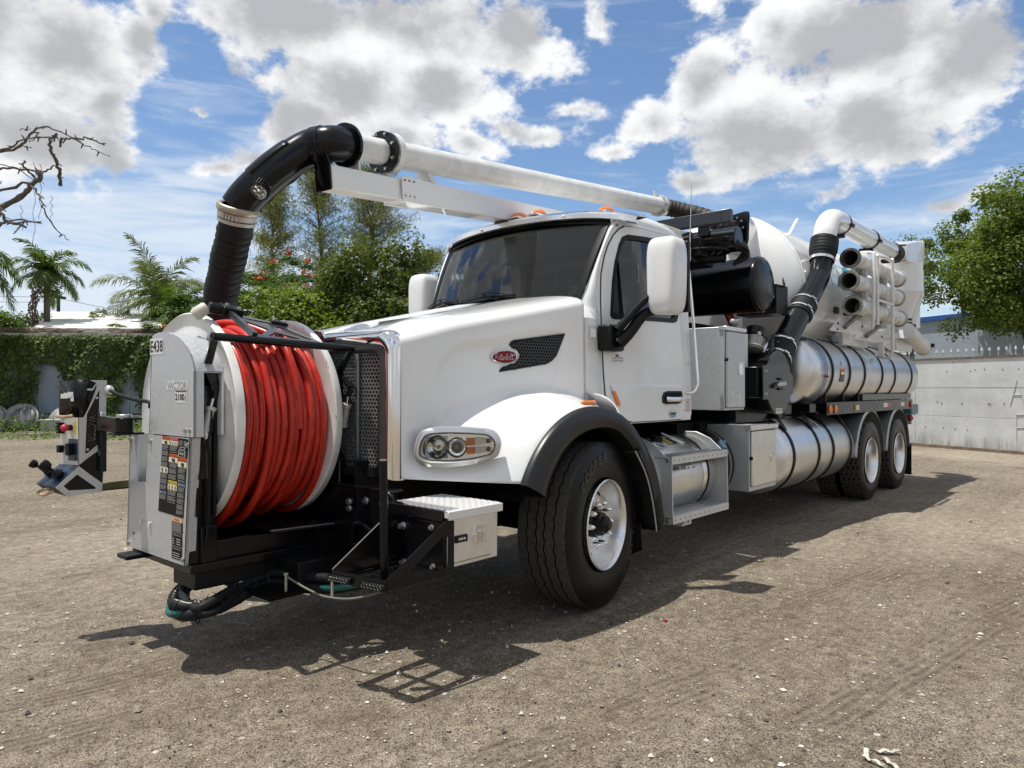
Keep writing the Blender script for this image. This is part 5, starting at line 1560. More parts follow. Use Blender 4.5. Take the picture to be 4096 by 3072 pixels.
    for y in np.linspace(-0.84, 0.84, 15):
        P.append([(-0.22, y, 2.10), (-0.36, y, 2.115), (-0.52, y, 2.11+0.03*max(0, 1-abs(y-0.45)/0.35)), (-0.62, y, 2.06), (-0.62, y, 1.4)])
    mb.cur = 0; mb.m(mat('pale_dash_top', (0.36, 0.39, 0.37), 0.6)); mb.grid(P); mb.build('dashboard', cab, smooth=50)
    mb = MB(CABDARK)
    c = Vector((-0.74, 0.46, 2.17)); ax = Vector((-0.55, 0, 0.84)).normalized(); s = Vector((0,1,0)); u = s.cross(ax)
    mb.tube([c+s*0.235*math.cos(a)+u*0.235*math.sin(a) for a in np.linspace(0, 2*PI, 33)[:-1]], 0.017, 8, closed=True)
    for a in (0.3, PI-0.3, -PI/2): mb.bar(c, c+s*0.23*math.cos(a)+u*0.23*math.sin(a), 0.04, 0.015)
    mb.cyl(c, c-ax*0.35, 0.035, n=10); mb.build('steering_wheel', cab, smooth=60)
    for y in (0.46, -0.46):
        mb = MB(CABDARK); mb.box((-1.42, y-0.25, 1.62), (-0.92, y+0.25, 1.76)); mb.obox((-1.40, y, 2.08), ((1,0,0.12),(0,1,0),(-0.12,0,1)), (0.07, 0.24, 0.34)); mb.obox((-1.45, y, 2.50), ((1,0,0.1),(0,1,0),(-0.1,0,1)), (0.05, 0.14, 0.09)); mb.build('seat', cab, bevel=0.04)
    mb = MB(CABIN); mb.box((-1.53, -0.92, 2.74), (-0.62, 0.92, 2.76)); mb.box((-1.535, -0.94, 1.26), (-1.525, -0.6, 2.74)); mb.box((-1.535, 0.6, 1.26), (-1.525, 0.94, 2.74)); mb.box((-1.535, -0.6, 1.26), (-1.525, 0.6, 2.29)); mb.build('cab_lining', cab)
    mb = MB(SIDEGLASS); mb.add([(-1.548, y, z) for y, z in ((0.57,2.29),(0.57,2.66),(-0.57,2.66),(-0.57,2.29))], [(0,1,2,3)]); mb.build('rear_window', cab, smooth=0)
build_cab()
# ------------------------------------------------------------ wheels
def arc_text(mb, body, c, axis_u, axis_v, nrm, r, a_mid, h, spread, bold=0.01, flip=False):
    # raised letters round a sidewall
    n = len(body)
    for i, ch in enumerate(body):
        if ch == ' ': continue
        a = a_mid + (1 if flip else -1)*(i-(n-1)/2)*spread
        rad = axis_u*math.cos(a)+axis_v*math.sin(a); tan = axis_u*math.sin(a)-axis_v*math.cos(a)
        if flip: rad_u, rt = -rad, -tan
        else: rad_u, rt = rad, tan
        mb.text(ch, c+rad*r-rt*h*0.32-rad_u*h*0.5, rt, rad_u, h=h, lift=0.0025, bold=bold)

def tyre_mesh(R, w, rim, kind):
    # axis along y, outer face towards +y; centre of the tyre at the origin
    hw = w/2
    side = [(-hw*0.80, rim+0.004), (-hw*0.90, rim+0.02), (-hw*0.985, lerp(rim, R, 0.35)), (-hw, lerp(rim, R, 0.52)), (-hw*0.97, lerp(rim, R, 0.72)), (-hw*0.90, R-0.030), (-hw*0.86, R-0.010)]
    sv = [(y, r) for y, r in side]
    NA = 144 if kind == 'steer' else 160
    tread = []
    m = 25 if kind == 'steer' else 33
    ys = np.linspace(-hw*0.84, hw*0.84, m)
    mb = MB(TYRE)
    k = len(sv)
    P = []
    for i in range(NA):
        a = 2*PI*i/NA; row = []
        for y, r in sv: row.append((y, r))
        for j, y in enumerate(ys):
            crown = R-0.010*(y/hw)**2
            if kind == 'steer':
                zz = (0.006 if (i//2) % 2 else -0.006)
                g = 0.0
                yy = y
                if j in (5, 10, 14, 19):
                    g = 0.013; yy = y+zz*0.7
                elif j in (4, 6, 9, 11, 13, 15, 18, 20):
                    yy = ys[{4: 5, 6: 5, 9: 10, 11: 10, 13: 14, 15: 14, 18: 19, 20: 19}[j]] + (0.0045 if j in (6, 11, 15, 20) else -0.0045)+zz*0.7
                if j in (0, m-1) and i % 3 == 0: g += 0.004
                row.append((yy, crown-g))
            else:
                q = (j*8)//m; ph = i+(3 if q % 2 else 0)
                g = 0.020 if ((ph % 8) in (0, 1)) else 0
                if j % 8 == 4 and j not in (0, m-1): g = 0.016
                row.append((y, crown-g))
        for y, r in sv[::-1]: row.append((-y, r))
        P.append([(math.cos(a)*r, y, math.sin(a)*r) for y, r in row])
    nv = len(P[0])
    o = len(mb.v); mb.v += [p for r in P for p in r]
    mb.m(DARK); di = mb.cur; mb.m(TREAD); ti = mb.cur  # groove faces near-black: shade of the tread grooves put into the colour
    for i in range(NA):
        a, b = i*nv, ((i+1) % NA)*nv
        for j in range(nv-1):
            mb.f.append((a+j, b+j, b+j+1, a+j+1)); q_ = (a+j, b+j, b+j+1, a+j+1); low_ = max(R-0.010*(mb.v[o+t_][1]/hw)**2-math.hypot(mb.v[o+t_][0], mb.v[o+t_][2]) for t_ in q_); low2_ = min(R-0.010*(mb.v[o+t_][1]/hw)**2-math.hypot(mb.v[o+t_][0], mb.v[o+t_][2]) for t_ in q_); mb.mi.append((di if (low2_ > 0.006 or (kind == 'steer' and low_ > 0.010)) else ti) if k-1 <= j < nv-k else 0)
    if kind == 'steer':
        mb.m(mat('raised_tyre_lettering', (0.022, 0.022, 0.024), 0.25))
        c = Vector((0, hw*0.992, 0)); uu, vv = Vector((1,0,0)), Vector((0,0,1))
        # seen from outside (+y) the forward direction is on the left
        arc_text(mb, 'COOPER', c, Vector((-1,0,0)), vv, Vector((0,1,0)), lerp(rim, R, 0.60), math.radians(118), 0.062, 0.165)
        arc_text(mb, 'SEVERE SERIES', c, Vector((-1,0,0)), vv, Vector((0,1,0)), lerp(rim, R, 0.58), math.radians(-22), 0.045, 0.105)
    for (rr, l) in ((lerp(rim, R, 0.18), 0.006), (lerp(rim, R, 0.80), 0.004)):
        pass
    return mb

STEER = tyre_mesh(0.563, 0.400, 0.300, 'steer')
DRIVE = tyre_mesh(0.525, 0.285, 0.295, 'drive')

def wheel(name, loc, rz, sg, kind):
    w = bpy.data.objects.new(name, None); COL.objects.link(w); w.parent = TRUCK
    w.location = loc; w.rotation_euler = (0, 0, rz if sg > 0 else rz+PI)
    w.empty_display_size = 0.2
    return w
_wm = {}
def mesh_obj(key, name, parent, maker, smooth=40, loc=None, rot=None):
    if key not in _wm:
        o = maker().build(name, parent, smooth=smooth); _wm[key] = o.data
    else:
        o = bpy.data.objects.new(name, _wm[key]); COL.objects.link(o); o.parent = parent
    if loc: o.location = loc
    if rot: o.rotation_euler = rot
    return o
def nut_mb(cap):
    b = MB(CHROME)
    if cap:
        b.lathe([(0.0, 0.027), (0.012, 0.027), (0.014, 0.0215), (0.045, 0.0195), (0.068, 0.014), (0.078, 0.004), (0.079, 0.0)], (0,0,0), (0,1,0), 14)
    else:
        b.cyl((0,0,0), (0,0.03,0), 0.018, n=6); b.cyl((0,0.03,0), (0,0.05,0), 0.010, n=8)
    return b
def steer_wheel(sg):
    w = wheel('front_wheel', (0, sg*1.038, 0.563), math.radians(8.4), sg, 'steer')
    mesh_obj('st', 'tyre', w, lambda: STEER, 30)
    # deep outer barrel, disc near the outer face
    def rim():
        b = MB(mat('wheel_aluminium', (0.88, 0.88, 0.87), 0.27, metal=0.85, rvar=0.05))
        b.lathe([(0.200, 0.308), (0.206, 0.300), (0.200, 0.288), (0.185, 0.280), (0.150, 0.272), (0.120, 0.264), (0.075, 0.250), (0.060, 0.236), (0.062, 0.222), (0.085, 0.205), (0.100, 0.185), (0.104, 0.165), (0.104, 0.112), (0.095, 0.106), (0.0, 0.105)], (0,0,0), (0,1,0), 64)
        b.lathe([(-0.19, 0.30), (-0.19, 0.25), (0.03, 0.25)], (0,0,0), (0,1,0), 48)
        return b
    mesh_obj('strim', 'rim', w, rim, 40)
    def holes():
        b = MB(DARK)
        for k in range(10):
            a = 2*PI*k/10+0.31
            c = Vector((0.224*math.cos(a), 0.0605, 0.224*math.sin(a)))
            rad = Vector((math.cos(a), 0, math.sin(a))); nn = (Vector((0,1,0))*0.95-rad*-0.30).normalized()
            b.cyl(c-nn*0.004, c+nn*0.010, 0.024, n=14)
        return b
    mesh_obj('sth', 'hand_hole', w, holes)['kind'] = 'stuff'
    def hub():
        b = MB(BLACK)
        b.lathe([(0.02, 0.096), (0.112, 0.096), (0.118, 0.092), (0.122, 0.085), (0.165, 0.078), (0.170, 0.062), (0.195, 0.058), (0.205, 0.046), (0.222, 0.030), (0.224, 0.0)], (0,0,0), (0,1,0), 40)
        return b
    mesh_obj('sthub', 'hub', w, hub, 40)
    for k in range(10):
        a = 2*PI*k/10
        mesh_obj('nut', 'lug_nut', w, lambda: nut_mb(True), 40, (0.143*math.cos(a), 0.102, 0.143*math.sin(a)))
    mb = MB(SATIN); mb.lathe([(-0.25, 0.21), (-0.02, 0.21), (-0.02, 0.0)], (0,0,0), (0,1,0), 28); mb.build('brake_drum', w)
    return w
steer_wheel(1); steer_wheel(-1)
def drive_wheel(x, sg, inner=False):
    w = wheel('rear_wheel', (x, sg*(1.06 if not inner else 0.745), 0.525), 0, sg, 'drive')
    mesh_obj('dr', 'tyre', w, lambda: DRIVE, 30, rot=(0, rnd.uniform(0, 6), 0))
    if inner: return w
    def rim():
        b = MB(mat('wheel_aluminium'))
        b.lathe([(0.140, 0.306), (0.146, 0.298), (0.138, 0.286), (0.120, 0.276), (0.02, 0.262), (-0.05, 0.250), (-0.085, 0.235), (-0.095, 0.21), (-0.10, 0.17), (-0.10, 0.112), (-0.105, 0.10)], (0,0,0), (0,1,0), 56)
        return b
    mesh_obj('drrim', 'rim', w, rim, 40)
    def hub():
        b = MB(BLACK)
        b.lathe([(-0.11, 0.115), (0.0, 0.11), (0.012, 0.09), (0.05, 0.085), (0.06, 0.07), (0.065, 0.0)], (0,0,0), (0,1,0), 30)
        return b
    mesh_obj('drhub', 'hub', w, hub, 40)
    for k in range(10):
        a = 2*PI*k/10
        mesh_obj('nut2', 'lug_nut', w, lambda: nut_mb(False), 40, (0.143*math.cos(a), -0.10, 0.143*math.sin(a)))
    return w
for x in (-6.434, -7.883):
    for sg in (1, -1):
        drive_wheel(x, sg); drive_wheel(x, sg, True)

# ------------------------------------------------------------ frame, axles
def build_frame():
    for sg in (1, -1):
        mb = MB(SATIN)
        mb.box((-9.0, sg*0.43-0.006, 0.78), (1.46, sg*0.43+0.006, 1.05)); mb.box((-9.0, min(sg*0.43, sg*0.35), 1.038), (1.46, max(sg*0.43, sg*0.35), 1.052)); mb.box((-9.0, min(sg*0.43, sg*0.35), 0.775), (1.46, max(sg*0.43, sg*0.35), 0.79))
        mb.build('frame_rail', TRUCK)
    mb = MB(DARK)
    mb.cyl((0, -0.85, 0.50), (0, 0.85, 0.50), 0.06, n=14)
    for x in (-6.434, -7.883): mb.cyl((x, -0.62, 0.525), (x, 0.62, 0.525), 0.10, n=16); mb.sphere((x, 0, 0.54), 0.26, 14, 10)
    mb.build('axle', TRUCK)
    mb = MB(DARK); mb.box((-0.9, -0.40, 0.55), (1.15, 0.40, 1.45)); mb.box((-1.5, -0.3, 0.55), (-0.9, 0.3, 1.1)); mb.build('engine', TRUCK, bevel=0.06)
    mb = MB(DARK)
    for sg in (1, -1):
        mb = MB(DARK); mb.box((-0.6, sg*0.46-0.04, 0.5), (0.7, sg*0.46+0.04, 0.62)); mb.build('leaf_spring', TRUCK)
        mb = MB(DARK); mb.box((0.35, sg*0.62-0.03, 0.72), (0.55, sg*0.62+0.03, 1.40)); mb.build('shock_absorber', TRUCK)
    # cross members and under body clutter that closes the view beneath the tanks
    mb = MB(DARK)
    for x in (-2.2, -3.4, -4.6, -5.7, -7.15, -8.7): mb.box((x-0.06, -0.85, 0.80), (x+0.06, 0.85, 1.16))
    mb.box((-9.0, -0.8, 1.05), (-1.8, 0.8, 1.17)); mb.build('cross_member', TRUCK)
    mb = MB(DARK); mb.cyl((-1.5, 0.0, 0.72), (-6.3, 0.0, 0.62), 0.06, n=12); mb.build('drive_shaft', TRUCK)
build_frame()
# ------------------------------------------------------------ hose reel on the nose, swung to face the truck's left
RC = Vector((0, -0.250, 1.308)); RR = 0.62; XF, XR = 2.160, 1.511
def build_reel():
    reel = bpy.data.objects.new('hose_reel', None); COL.objects.link(reel); reel.parent = TRUCK
    reel.location = (0, 0, 0)
    for x, sg, nm in ((XF, 1, 'front'), (XR, -1, 'rear')):
        mb = MB(WHITE2)
        prof = [(-0.02*sg, 0.12), (-0.02*sg, 0.30), (-0.010*sg, 0.345), (0.018*sg, 0.40), (0.024*sg, 0.45), (0.004*sg, 0.51), (-0.006*sg, 0.56), (0.006*sg, 0.602), (0.012*sg, 0.612), (0.002*sg, 0.620), (-0.034*sg, 0.620), (-0.038*sg, 0.614), (-0.036*sg, 0.595), (-0.032*sg, 0.50), (-0.03*sg, 0.40), (-0.03*sg, 0.12)]
        mb.lathe(prof, (x, RC.y, RC.z), (1, 0, 0), 96)
        f = mb.build('flange', reel, smooth=50)
        # chipped edge showing dark primer
        mb = MB(mat('dark_primer', (0.025, 0.02, 0.02), 0.8))
        for k in range(9):
            a = rnd.uniform(-1.2, 1.3) if x == XR else rnd.uniform(-1.4, 1.2)
            l = rnd.uniform(0.008, 0.06)
            q = [(x-sg*0.0375, RC.y+(0.613+rnd.uniform(-0.004, .004))*math.cos(a+s*l), RC.z+0.613*math.sin(a+s*l)) for s in np.linspace(0, 1, 5)]
            mb.tube(q, rnd.uniform(0.0015, 0.003), 4)
        mb.build('paint_chip', reel)['kind'] = 'stuff'
    mb = MB(DARK); mb.cyl((XF+0.05, RC.y, RC.z), (XR-0.05, RC.y, RC.z), 0.13, n=24); mb.build('axle_tube', reel)
    # under layers
    mb = MB(RED)
    P = []
    for i in range(73):
        a = 2*PI*i/72
        P.append([(x, RC.y+(0.490+0.016*math.cos(x*150))*math.cos(a), RC.z+(0.490+0.016*math.cos(x*150))*math.sin(a)) for x in np.linspace(XF-0.03, XR+0.03, 90)])
    mb.grid(P); mb.build('inner_wrap', reel, smooth=180)
    # outer wraps, each one turn, not quite true, slack at the bottom
    n = 13; r = 0.0230
    for k in range(n):
        g = rnd.Random if False else random.Random(40+k)
        x0 = lerp(XF-0.055, XR+0.065, (k+0.0)/(n-1))
        base = 0.522 + (0.018 if k % 3 == 1 else 0.0) + g.uniform(-0.004, 0.006)
        sag = 0.045+0.030*math.sin(k*1.7)+ (0.05 if k in (1, 2, 4) else 0)
        ph, am = g.uniform(0, 6.28), g.uniform(0.004, 0.013)
        pts = []
        N_ = 84
        for i in range(N_):
            a = 2*PI*i/N_
            low = max(0, -math.sin(a))
            rr = base+sag*low**2.2+0.004*math.sin(3*a+ph)
            xx = x0+am*math.sin(a+ph)+0.006*math.sin(2*a+ph*2) + 0.030*low**2*(0.35-(k/(n-1)-0.5)) - 0.018*low*(k/(n-1)-0.5)
            pts.append((xx, RC.y+rr*math.cos(a), RC.z+rr*math.sin(a)))
        mb = MB(RED); mb.tube(pts, r, 12, closed=True)
        mb.m(INK)
        # printed line of lettering along the outside of the hose
        a = -1.0+g.uniform(0, 0.4); off = g.uniform(-0.5, 0.5)
        while a < 1.15:
            la = g.uniform(0.006, 0.020)
            if g.random() < 0.10: a += 0.10
            i = (a/(2*PI)*N_) % N_; i0 = int(i); fr = i-i0
            i2 = ((a+la)/(2*PI)*N_) % N_; j0 = int(i2); fs = i2-j0
            p = Vector(pts[i0]).lerp(Vector(pts[(i0+1) % N_]), fr); q = Vector(pts[j0]).lerp(Vector(pts[(j0+1) % N_]), fs)
            rad = Vector((0, math.cos(a), math.sin(a))); d = (rad*math.cos(off)+Vector((1,0,0))*math.sin(off)); sd = (Vector((1,0,0))*math.cos(off)-rad*math.sin(off))
            w = 0.0026
            mb.add([p+d*(r+0.0006)-sd*w, q+d*(r+0.0006)-sd*w, q+d*(r+0.0006)+sd*w, p+d*(r+0.0006)+sd*w], [(0,1,2,3)])
            a += la+g.uniform(0.004, 0.009)
        mb.build('hose_wrap', reel, smooth=60)
    # strands crossing over the top
    mb = MB(RED)
    mb.tube(bez([(2.06, -0.70, 1.62), (2.0, -0.50, 1.82), (1.92, -0.24, 1.885), (1.80, 0.03, 1.81), (1.74, 0.16, 1.70)], 10), r, 12)
    mb.build('hose_wrap', reel, smooth=60)
    mb = MB(RED)
    mb.tube(bez([(1.70, -0.55, 1.78), (1.67, -0.28, 1.882), (1.73, 0.0, 1.83), (1.76, 0.19, 1.68), (1.75, 0.27, 1.48), (1.74, 0.28, 1.25)], 10), r, 12)
    mb.build('hose_wrap', reel, smooth=60)
    return reel
REEL = build_reel()

def build_reel_frame():
    # drive cover: flat galvanised front with a domed top, closed at the back
    def arc(y0, y1, zc, n=14):
        return None
    front = [(-0.303,1.226),(-0.268,1.778),(-0.235,1.790),(-0.17,1.799),(-0.094,1.795),(-0.02,1.782),(0.05,1.760),(0.107,1.733),(0.16,1.698),(0.205,1.662),(0.238,1.615),(0.256,1.575),(0.258,1.228)]
    mb = MB(GALV)
    mb.plate([(2.352, y, z) for y, z in front], (-0.012, 0, 0))
    # curved roof band
    band = front[1:-1]
    mb.grid([[(x, y, z) for x in (2.352, 2.195)] for y, z in band]); mb.grid([[(x, y*0.995, z-0.008) for x in (2.352, 2.195)] for y, z in band])
    mb.plate([(2.352, 0.258, 1.228), (2.352, 0.256, 1.575), (2.30, 0.256, 1.575), (2.30, 0.258, 1.228)], (0, -0.006, 0)); mb.plate([(2.352, -0.303, 1.226), (2.352, -0.268, 1.778), (2.215, -0.268, 1.778), (2.215, -0.303, 1.226)], (0, 0.006, 0))
    cov = mb.build('drive_cover', TRUCK, smooth=30)
    mb = MB(WHITE2); mb.box((2.185, 0.16, 1.235), (2.197, 0.245, 1.60)); mb.build('back_plate', cov)
    # unit number plate
    R, Uv = Vector((0,1,0)), Vector((0,0,1))
    mb = MB(PAPER); mb.rect((2.352, -0.290, 1.676), R, Uv, 0.178, 0.090, 0.0015); mb.m(INK); mb.text('E438', (2.352, -0.283, 1.688), R, Uv, h=0.066, w=0.162, lift=0.0022, bold=0.02); mb.build('unit_number', cov, smooth=0)
    mb = MB(PAPER)
    # maker's decal: pale halo with grey letters, number beneath
    for k, (yy, zz, w, h) in enumerate(((-0.072, 1.476, 0.255, 0.050), (0.033, 1.408, 0.142, 0.070))): mb.rect((2.352, yy, zz), R, Uv, w, h, 0.0012)
    mb.m(mat('grey_letter', (0.33, 0.36, 0.36), 0.5)); mb.text('VACTOR', (2.352, -0.066, 1.480), R, Uv, h=0.042, w=0.243, lift=0.0022, bold=0.02)
    mb.m(INK); mb.rect((2.352, 0.040, 1.466), R, Uv, 0.130, 0.007, 0.0022); mb.text('2100', (2.352, 0.038, 1.420), R, Uv, h=0.036, w=0.110, lift=0.0022, bold=0.03); mb.text('i', (2.352, 0.158, 1.414), R, Uv, h=0.044, lift=0.0022)
    mb.build('maker_decal', cov, smooth=0)
    # lower panel with bent back left edge and a tall notch
    mb = MB(GALV)
    lower = [(-0.300,1.219),(0.222,1.222),(0.166,0.545),(-0.60,0.541),(-0.560,1.212),(-0.452,1.214),(-0.476,0.936),(-0.335,0.936)]
    low = [(2.356, y, z) for y, z in lower]
    mb.plate(low, (-0.012, 0, 0))
    mb.plate([(2.356,-0.60,0.541),(2.356,-0.560,1.212),(2.20,-0.60,1.212),(2.20,-0.64,0.541)], (0.004, 0.008, 0)); mb.plate([(2.356,0.222,1.222),(2.356,0.166,0.545),(2.30,0.166,0.545),(2.30,0.222,1.222)], (0, -0.008, 0))
    # back wall of the notch
    mb.m(mat('pale_galvanised', (0.68, 0.70, 0.72), 0.5, metal=0.15, var=0.06)); mb.box((2.20, -0.50, 0.92), (2.21, -0.29, 1.215)); mb.box((2.20, -0.48, 0.918), (2.35, -0.33, 0.932)); mb.plate([(2.35,-0.302,1.218),(2.35,-0.337,0.936),(2.21,-0.337,0.936),(2.21,-0.302,1.218)], (0, 0.006, 0))
    pan = mb.build('lower_panel', TRUCK, smooth=25)
    for y, z in ((-0.27,1.185),(0.198,1.185),(0.145,0.575),(-0.575,0.565),(-0.545,1.18)): bolt(pan, (2.357, y, z), (1,0,0), 0.010, 0.008)
    for y, z in ((0.155,1.262),(0.205,1.262)): bolt(cov, (2.353, y, z), (1,0,0), 0.010, 0.008)
    for y, z in ((-0.388,0.715),(-0.27,0.71)):
        mb = MB(PAPER); mb.box((2.356, y-0.010, z-0.012), (2.366, y+0.010, z+0.012)); mb.build('cable_clip', pan)
    mb = MB(INK); mb.cyl((2.350, -0.50, 0.63), (2.3575, -0.50, 0.63), 0.009, n=10); mb.cyl((2.350, -0.49, 0.60), (2.3572, -0.49, 0.60), 0.004, n=8); mb.build('drill_hole', pan)['kind'] = 'stuff'
    # warning decals: three columns on a black field
    mb = MB(LABK)
    def D3(u, v):  # u across 0..1, v down 0..1, the sheet leans with the panel edge
        yl, yr = lerp(-0.108, -0.162, v), lerp(0.206, 0.150, v)
        return Vector((2.3575, lerp(yl, yr, u), lerp(1.222, 0.800, v)-0.006*u))
    def quad(u0, v0, u1, v1, l=0.0006): mb.add([D3(u0, v1)+Vector((l,0,0)), D3(u1, v1)+Vector((l,0,0)), D3(u1, v0)+Vector((l,0,0)), D3(u0, v0)+Vector((l,0,0))], [(0,1,2,3)])
    quad(0, 0, 1, 1, 0.0)
    def head(u0, v0, u1, v1, m, word, inkm):
        mb.m(m); quad(u0, v0, u1, v1, 0.0008)
        mb.m(inkm); o = D3(u0+(u1-u0)*0.26, v1-(v1-v0)*0.2); e = D3(u0+(u1-u0)*0.95, v1-(v1-v0)*0.2)
        mb.text(word, o+Vector((0.001,0,0)), (e-o), Uv, h=(v1-v0)*0.42*0.60, w=(e-o).length, lift=0.0008)
        t = D3(u0+(u1-u0)*0.05, v1-(v1-v0)*0.15)+Vector((0.0016,0,0)); mb.add([t, t+R*0.017, t+R*0.0085+Uv*0.017], [(0,1,2)])
    def icon(u0, v0, u1, v1, marks):
        mb.m(LCRM); quad(u0, v0, u1, v1, 0.0008); mb.m(INK)
        for k in range(marks):
            a = u0+(u1-u0)*(k+0.35)/marks; b = a+(u1-u0)*0.36/marks
            quad(a, v0+(v1-v0)*0.18, b, v1-(v1-v0)*0.28, 0.0014); quad(a+(b-a)*0.2, v1-(v1-v0)*0.25, b+(b-a)*0.2, v1-(v1-v0)*0.1, 0.0014)
    def lines(u0, u1, v0, v1, step=0.0125):
        mb.m(LTEXT); v = v0; k = 0
        while v < v1:
            e = u1-(u1-u0)*(rnd.random()*0.35 if k % 4 == 3 else rnd.random()*0.05)
            if k % 6 != 5: quad(u0, v, e, v+step*0.36, 0.0008)
            v += step; k += 1
    head(0.0, 0.005, 0.285, 0.045, LORG, 'WARNING', INK); icon(0.0, 0.05, 0.285, 0.105, 1)
    head(0.30, 0.0, 0.635, 0.040, LRED, 'DANGER', LTEXT); icon(0.30, 0.045, 0.635, 0.105, 4)
    lines(0.02, 0.26, 0.118, 0.395); lines(0.32, 0.61, 0.115, 0.195); lines(0.68, 0.80, 0.03, 0.095); lines(0.84, 0.95, 0.03, 0.095)
    mb.m(LTEXT)
    for (u0, v0, u1, v1) in ((0.70, 0.105, 0.90, 0.140), (0.66, 0.150, 0.92, 0.235)): quad(u0, v0, u1, v1, 0.0008); mb.m(LABK); quad(u0+0.03, v0+0.008, u1-0.03, v1-0.008, 0.0012); mb.m(LTEXT)
    quad(0.72, 0.175, 0.78, 0.205, 0.0016); quad(0.80, 0.18, 0.86, 0.21, 0.0016)
    head(0.31, 0.215, 0.65, 0.255, LORG, 'WARNING', INK); icon(0.31, 0.26, 0.65, 0.325, 1); lines(0.33, 0.63, 0.335, 0.55)
    head(0.67, 0.245, 1.0, 0.290, LORG, 'WARNING', INK); icon(0.67, 0.295, 1.0, 0.365, 1); lines(0.69, 0.96, 0.38, 0.545)
    icon(0.0, 0.405, 0.29, 0.480, 2); lines(0.02, 0.27, 0.49, 0.70)
    head(0.33, 0.560, 0.68, 0.605, LYEL, 'CAUTION', INK); icon(0.33, 0.61, 0.68, 0.680, 3); lines(0.34, 0.66, 0.69, 0.845)
    head(0.71, 0.560, 1.0, 0.610, LBLU, 'NOTICE', LTEXT); lines(0.72, 0.97, 0.62, 0.96)
    head(0.02, 0.715, 0.30, 0.760, LBLU, 'NOTICE', LTEXT); lines(0.02, 0.28, 0.77, 0.825)
    mb.build('warning_decals', pan, smooth=0)
    # hose and pump data plates beneath
    mb = MB(LABK)
    def plate2(z0, z1, y0, y1): mb.rect((2.357, y0, z0), R, Uv, y1-y0, z1-z0, 0.0008)
    plate2(0.710, 0.788, 0.012, 0.142); plate2(0.636, 0.706, 0.012, 0.138); plate2(0.565, 0.632, 0.012, 0.135)
    mb.m(LPEACH); mb.rect((2.357, 0.012, 0.766), R, Uv, 0.130, 0.024, 0.0014); mb.m(INK); mb.text('WARNING', (2.3585, 0.048, 0.772), R, Uv, h=0.011, w=0.056, lift=0.0006)
    mb.m(LTEXT)
    for k in range(9): mb.rect((2.357, 0.018, 0.716+k*0.0054), R, Uv, 0.115*(1-0.12*rnd.random()), 0.0022, 0.0014)
    mb.text('RODDER HOSE DATA', (2.3585, 0.024, 0.691), R, Uv, h=0.009, w=0.102, lift=0.0006)
    for k in range(3): mb.rect((2.357, 0.018, 0.646+k*0.013), R, Uv, 0.026, 0.005, 0.0014); mb.rect((2.357, 0.068, 0.646+k*0.013), R, Uv, 0.050, 0.005, 0.0014)
    mb.text('RODDER PUMP DATA', (2.3585, 0.024, 0.618), R, Uv, h=0.009, w=0.098, lift=0.0006)
    for k in range(3): mb.rect((2.357, 0.022, 0.572+k*0.012), R, Uv, 0.085, 0.004, 0.0014)
    mb.build('data_decals', pan, smooth=0)
    # swinging black frame of the reel
    mb = MB(BLACK)
    mb.box((1.34, -0.56, 0.50), (2.34, 0.20, 0.545)); mb.box((2.28, -0.28, 0.545), (2.335, 0.165, 1.23)); mb.box((2.19, 0.163, 0.545), (2.338, 0.172, 1.21)); mb.box((1.36, -0.62, 0.50), (2.26, -0.60, 1.0)); mb.box((1.36, -0.60, 0.545), (2.2, 0.0, 0.62)); mb.box((2.19, 0.02, 0.545), (2.28, 0.19, 0.74))
    mb.plate([(1.44, 0.235, 0.50), (1.44, 0.245, 1.05), (1.44, -0.10, 1.40), (1.44, -0.60, 1.02), (1.44, -0.60, 0.50)], (-0.05, 0, 0)); mb.plate([(1.46, 0.16, 0.51), (2.30, 0.16, 0.51), (2.30, 0.16, 0.655), (1.46, 0.16, 0.63)], (0, -0.02, 0))
    fr = mb.build('reel_frame', TRUCK, bevel=0.004)
    mb = MB(mat('worn_bright_edge', (0.45, 0.46, 0.46), 0.4, metal=0.7)); mb.bar((1.442, 0.240, 0.53), (1.442, 0.250, 1.04), 0.004, 0.006); mb.bar((1.37, 0.235, 0.655), (1.85, 0.15, 0.655), 0.006, 0.006); mb.build('worn_edge', fr)
    mb = MB(SATIN); mb.plate([(1.40, 0.25, 0.650), (1.86, 0.17, 0.650), (1.86, -0.1, 0.665), (1.40, -0.1, 0.665)], (0, 0, -0.008)); mb.bar((1.50, 0.20, 0.545), (1.60, 0.19, 0.685), 0.012, 0.03); mb.build('drip_pan', fr)
    mb = MB(SATIN); mb.box((1.80, -0.10, 0.40), (2.30, 0.165, 0.497)); mb.box((1.45, -0.30, 0.36), (1.82, 0.40, 0.50)); mb.build('pivot_base', TRUCK, bevel=0.006)
    mb = MB(SATIN); mb.box((2.335, -0.50, 0.505), (2.45, -0.36, 0.53)); mb.build('foot_peg', TRUCK, bevel=0.006)
    # posts carrying the guide arm on the near side of the cover
    mb = MB(BLACK)
    for x in (2.198, 2.292): mb.box((x, 0.172, 0.80), (x+0.020, 0.200, 1.605))
    mb.cyl((2.188, 0.188, 1.605), (2.322, 0.188, 1.605), 0.020, n=14); mb.box((2.215, 0.172, 0.90), (2.295, 0.178, 1.57)); mb.build('guide_post', TRUCK, bevel=0.003)
    mb = MB(DGREY); mb.box((2.222, 0.1785, 1.0), (2.288, 0.184, 1.50)); mb.build('guide_cover', TRUCK)
    # guide bar, arms and cylinders
    mb = MB(BLACK); mb.cyl((2.33, 0.40, 1.751), (1.455, 0.40, 1.724), 0.0215, n=16); mb.m(DARK); mb.cyl((2.3301, 0.40, 1.751), (2.3305, 0.40, 1.751), 0.013, n=14); gb = mb.build('guide_bar', TRUCK)
    mb = MB(BLACK)
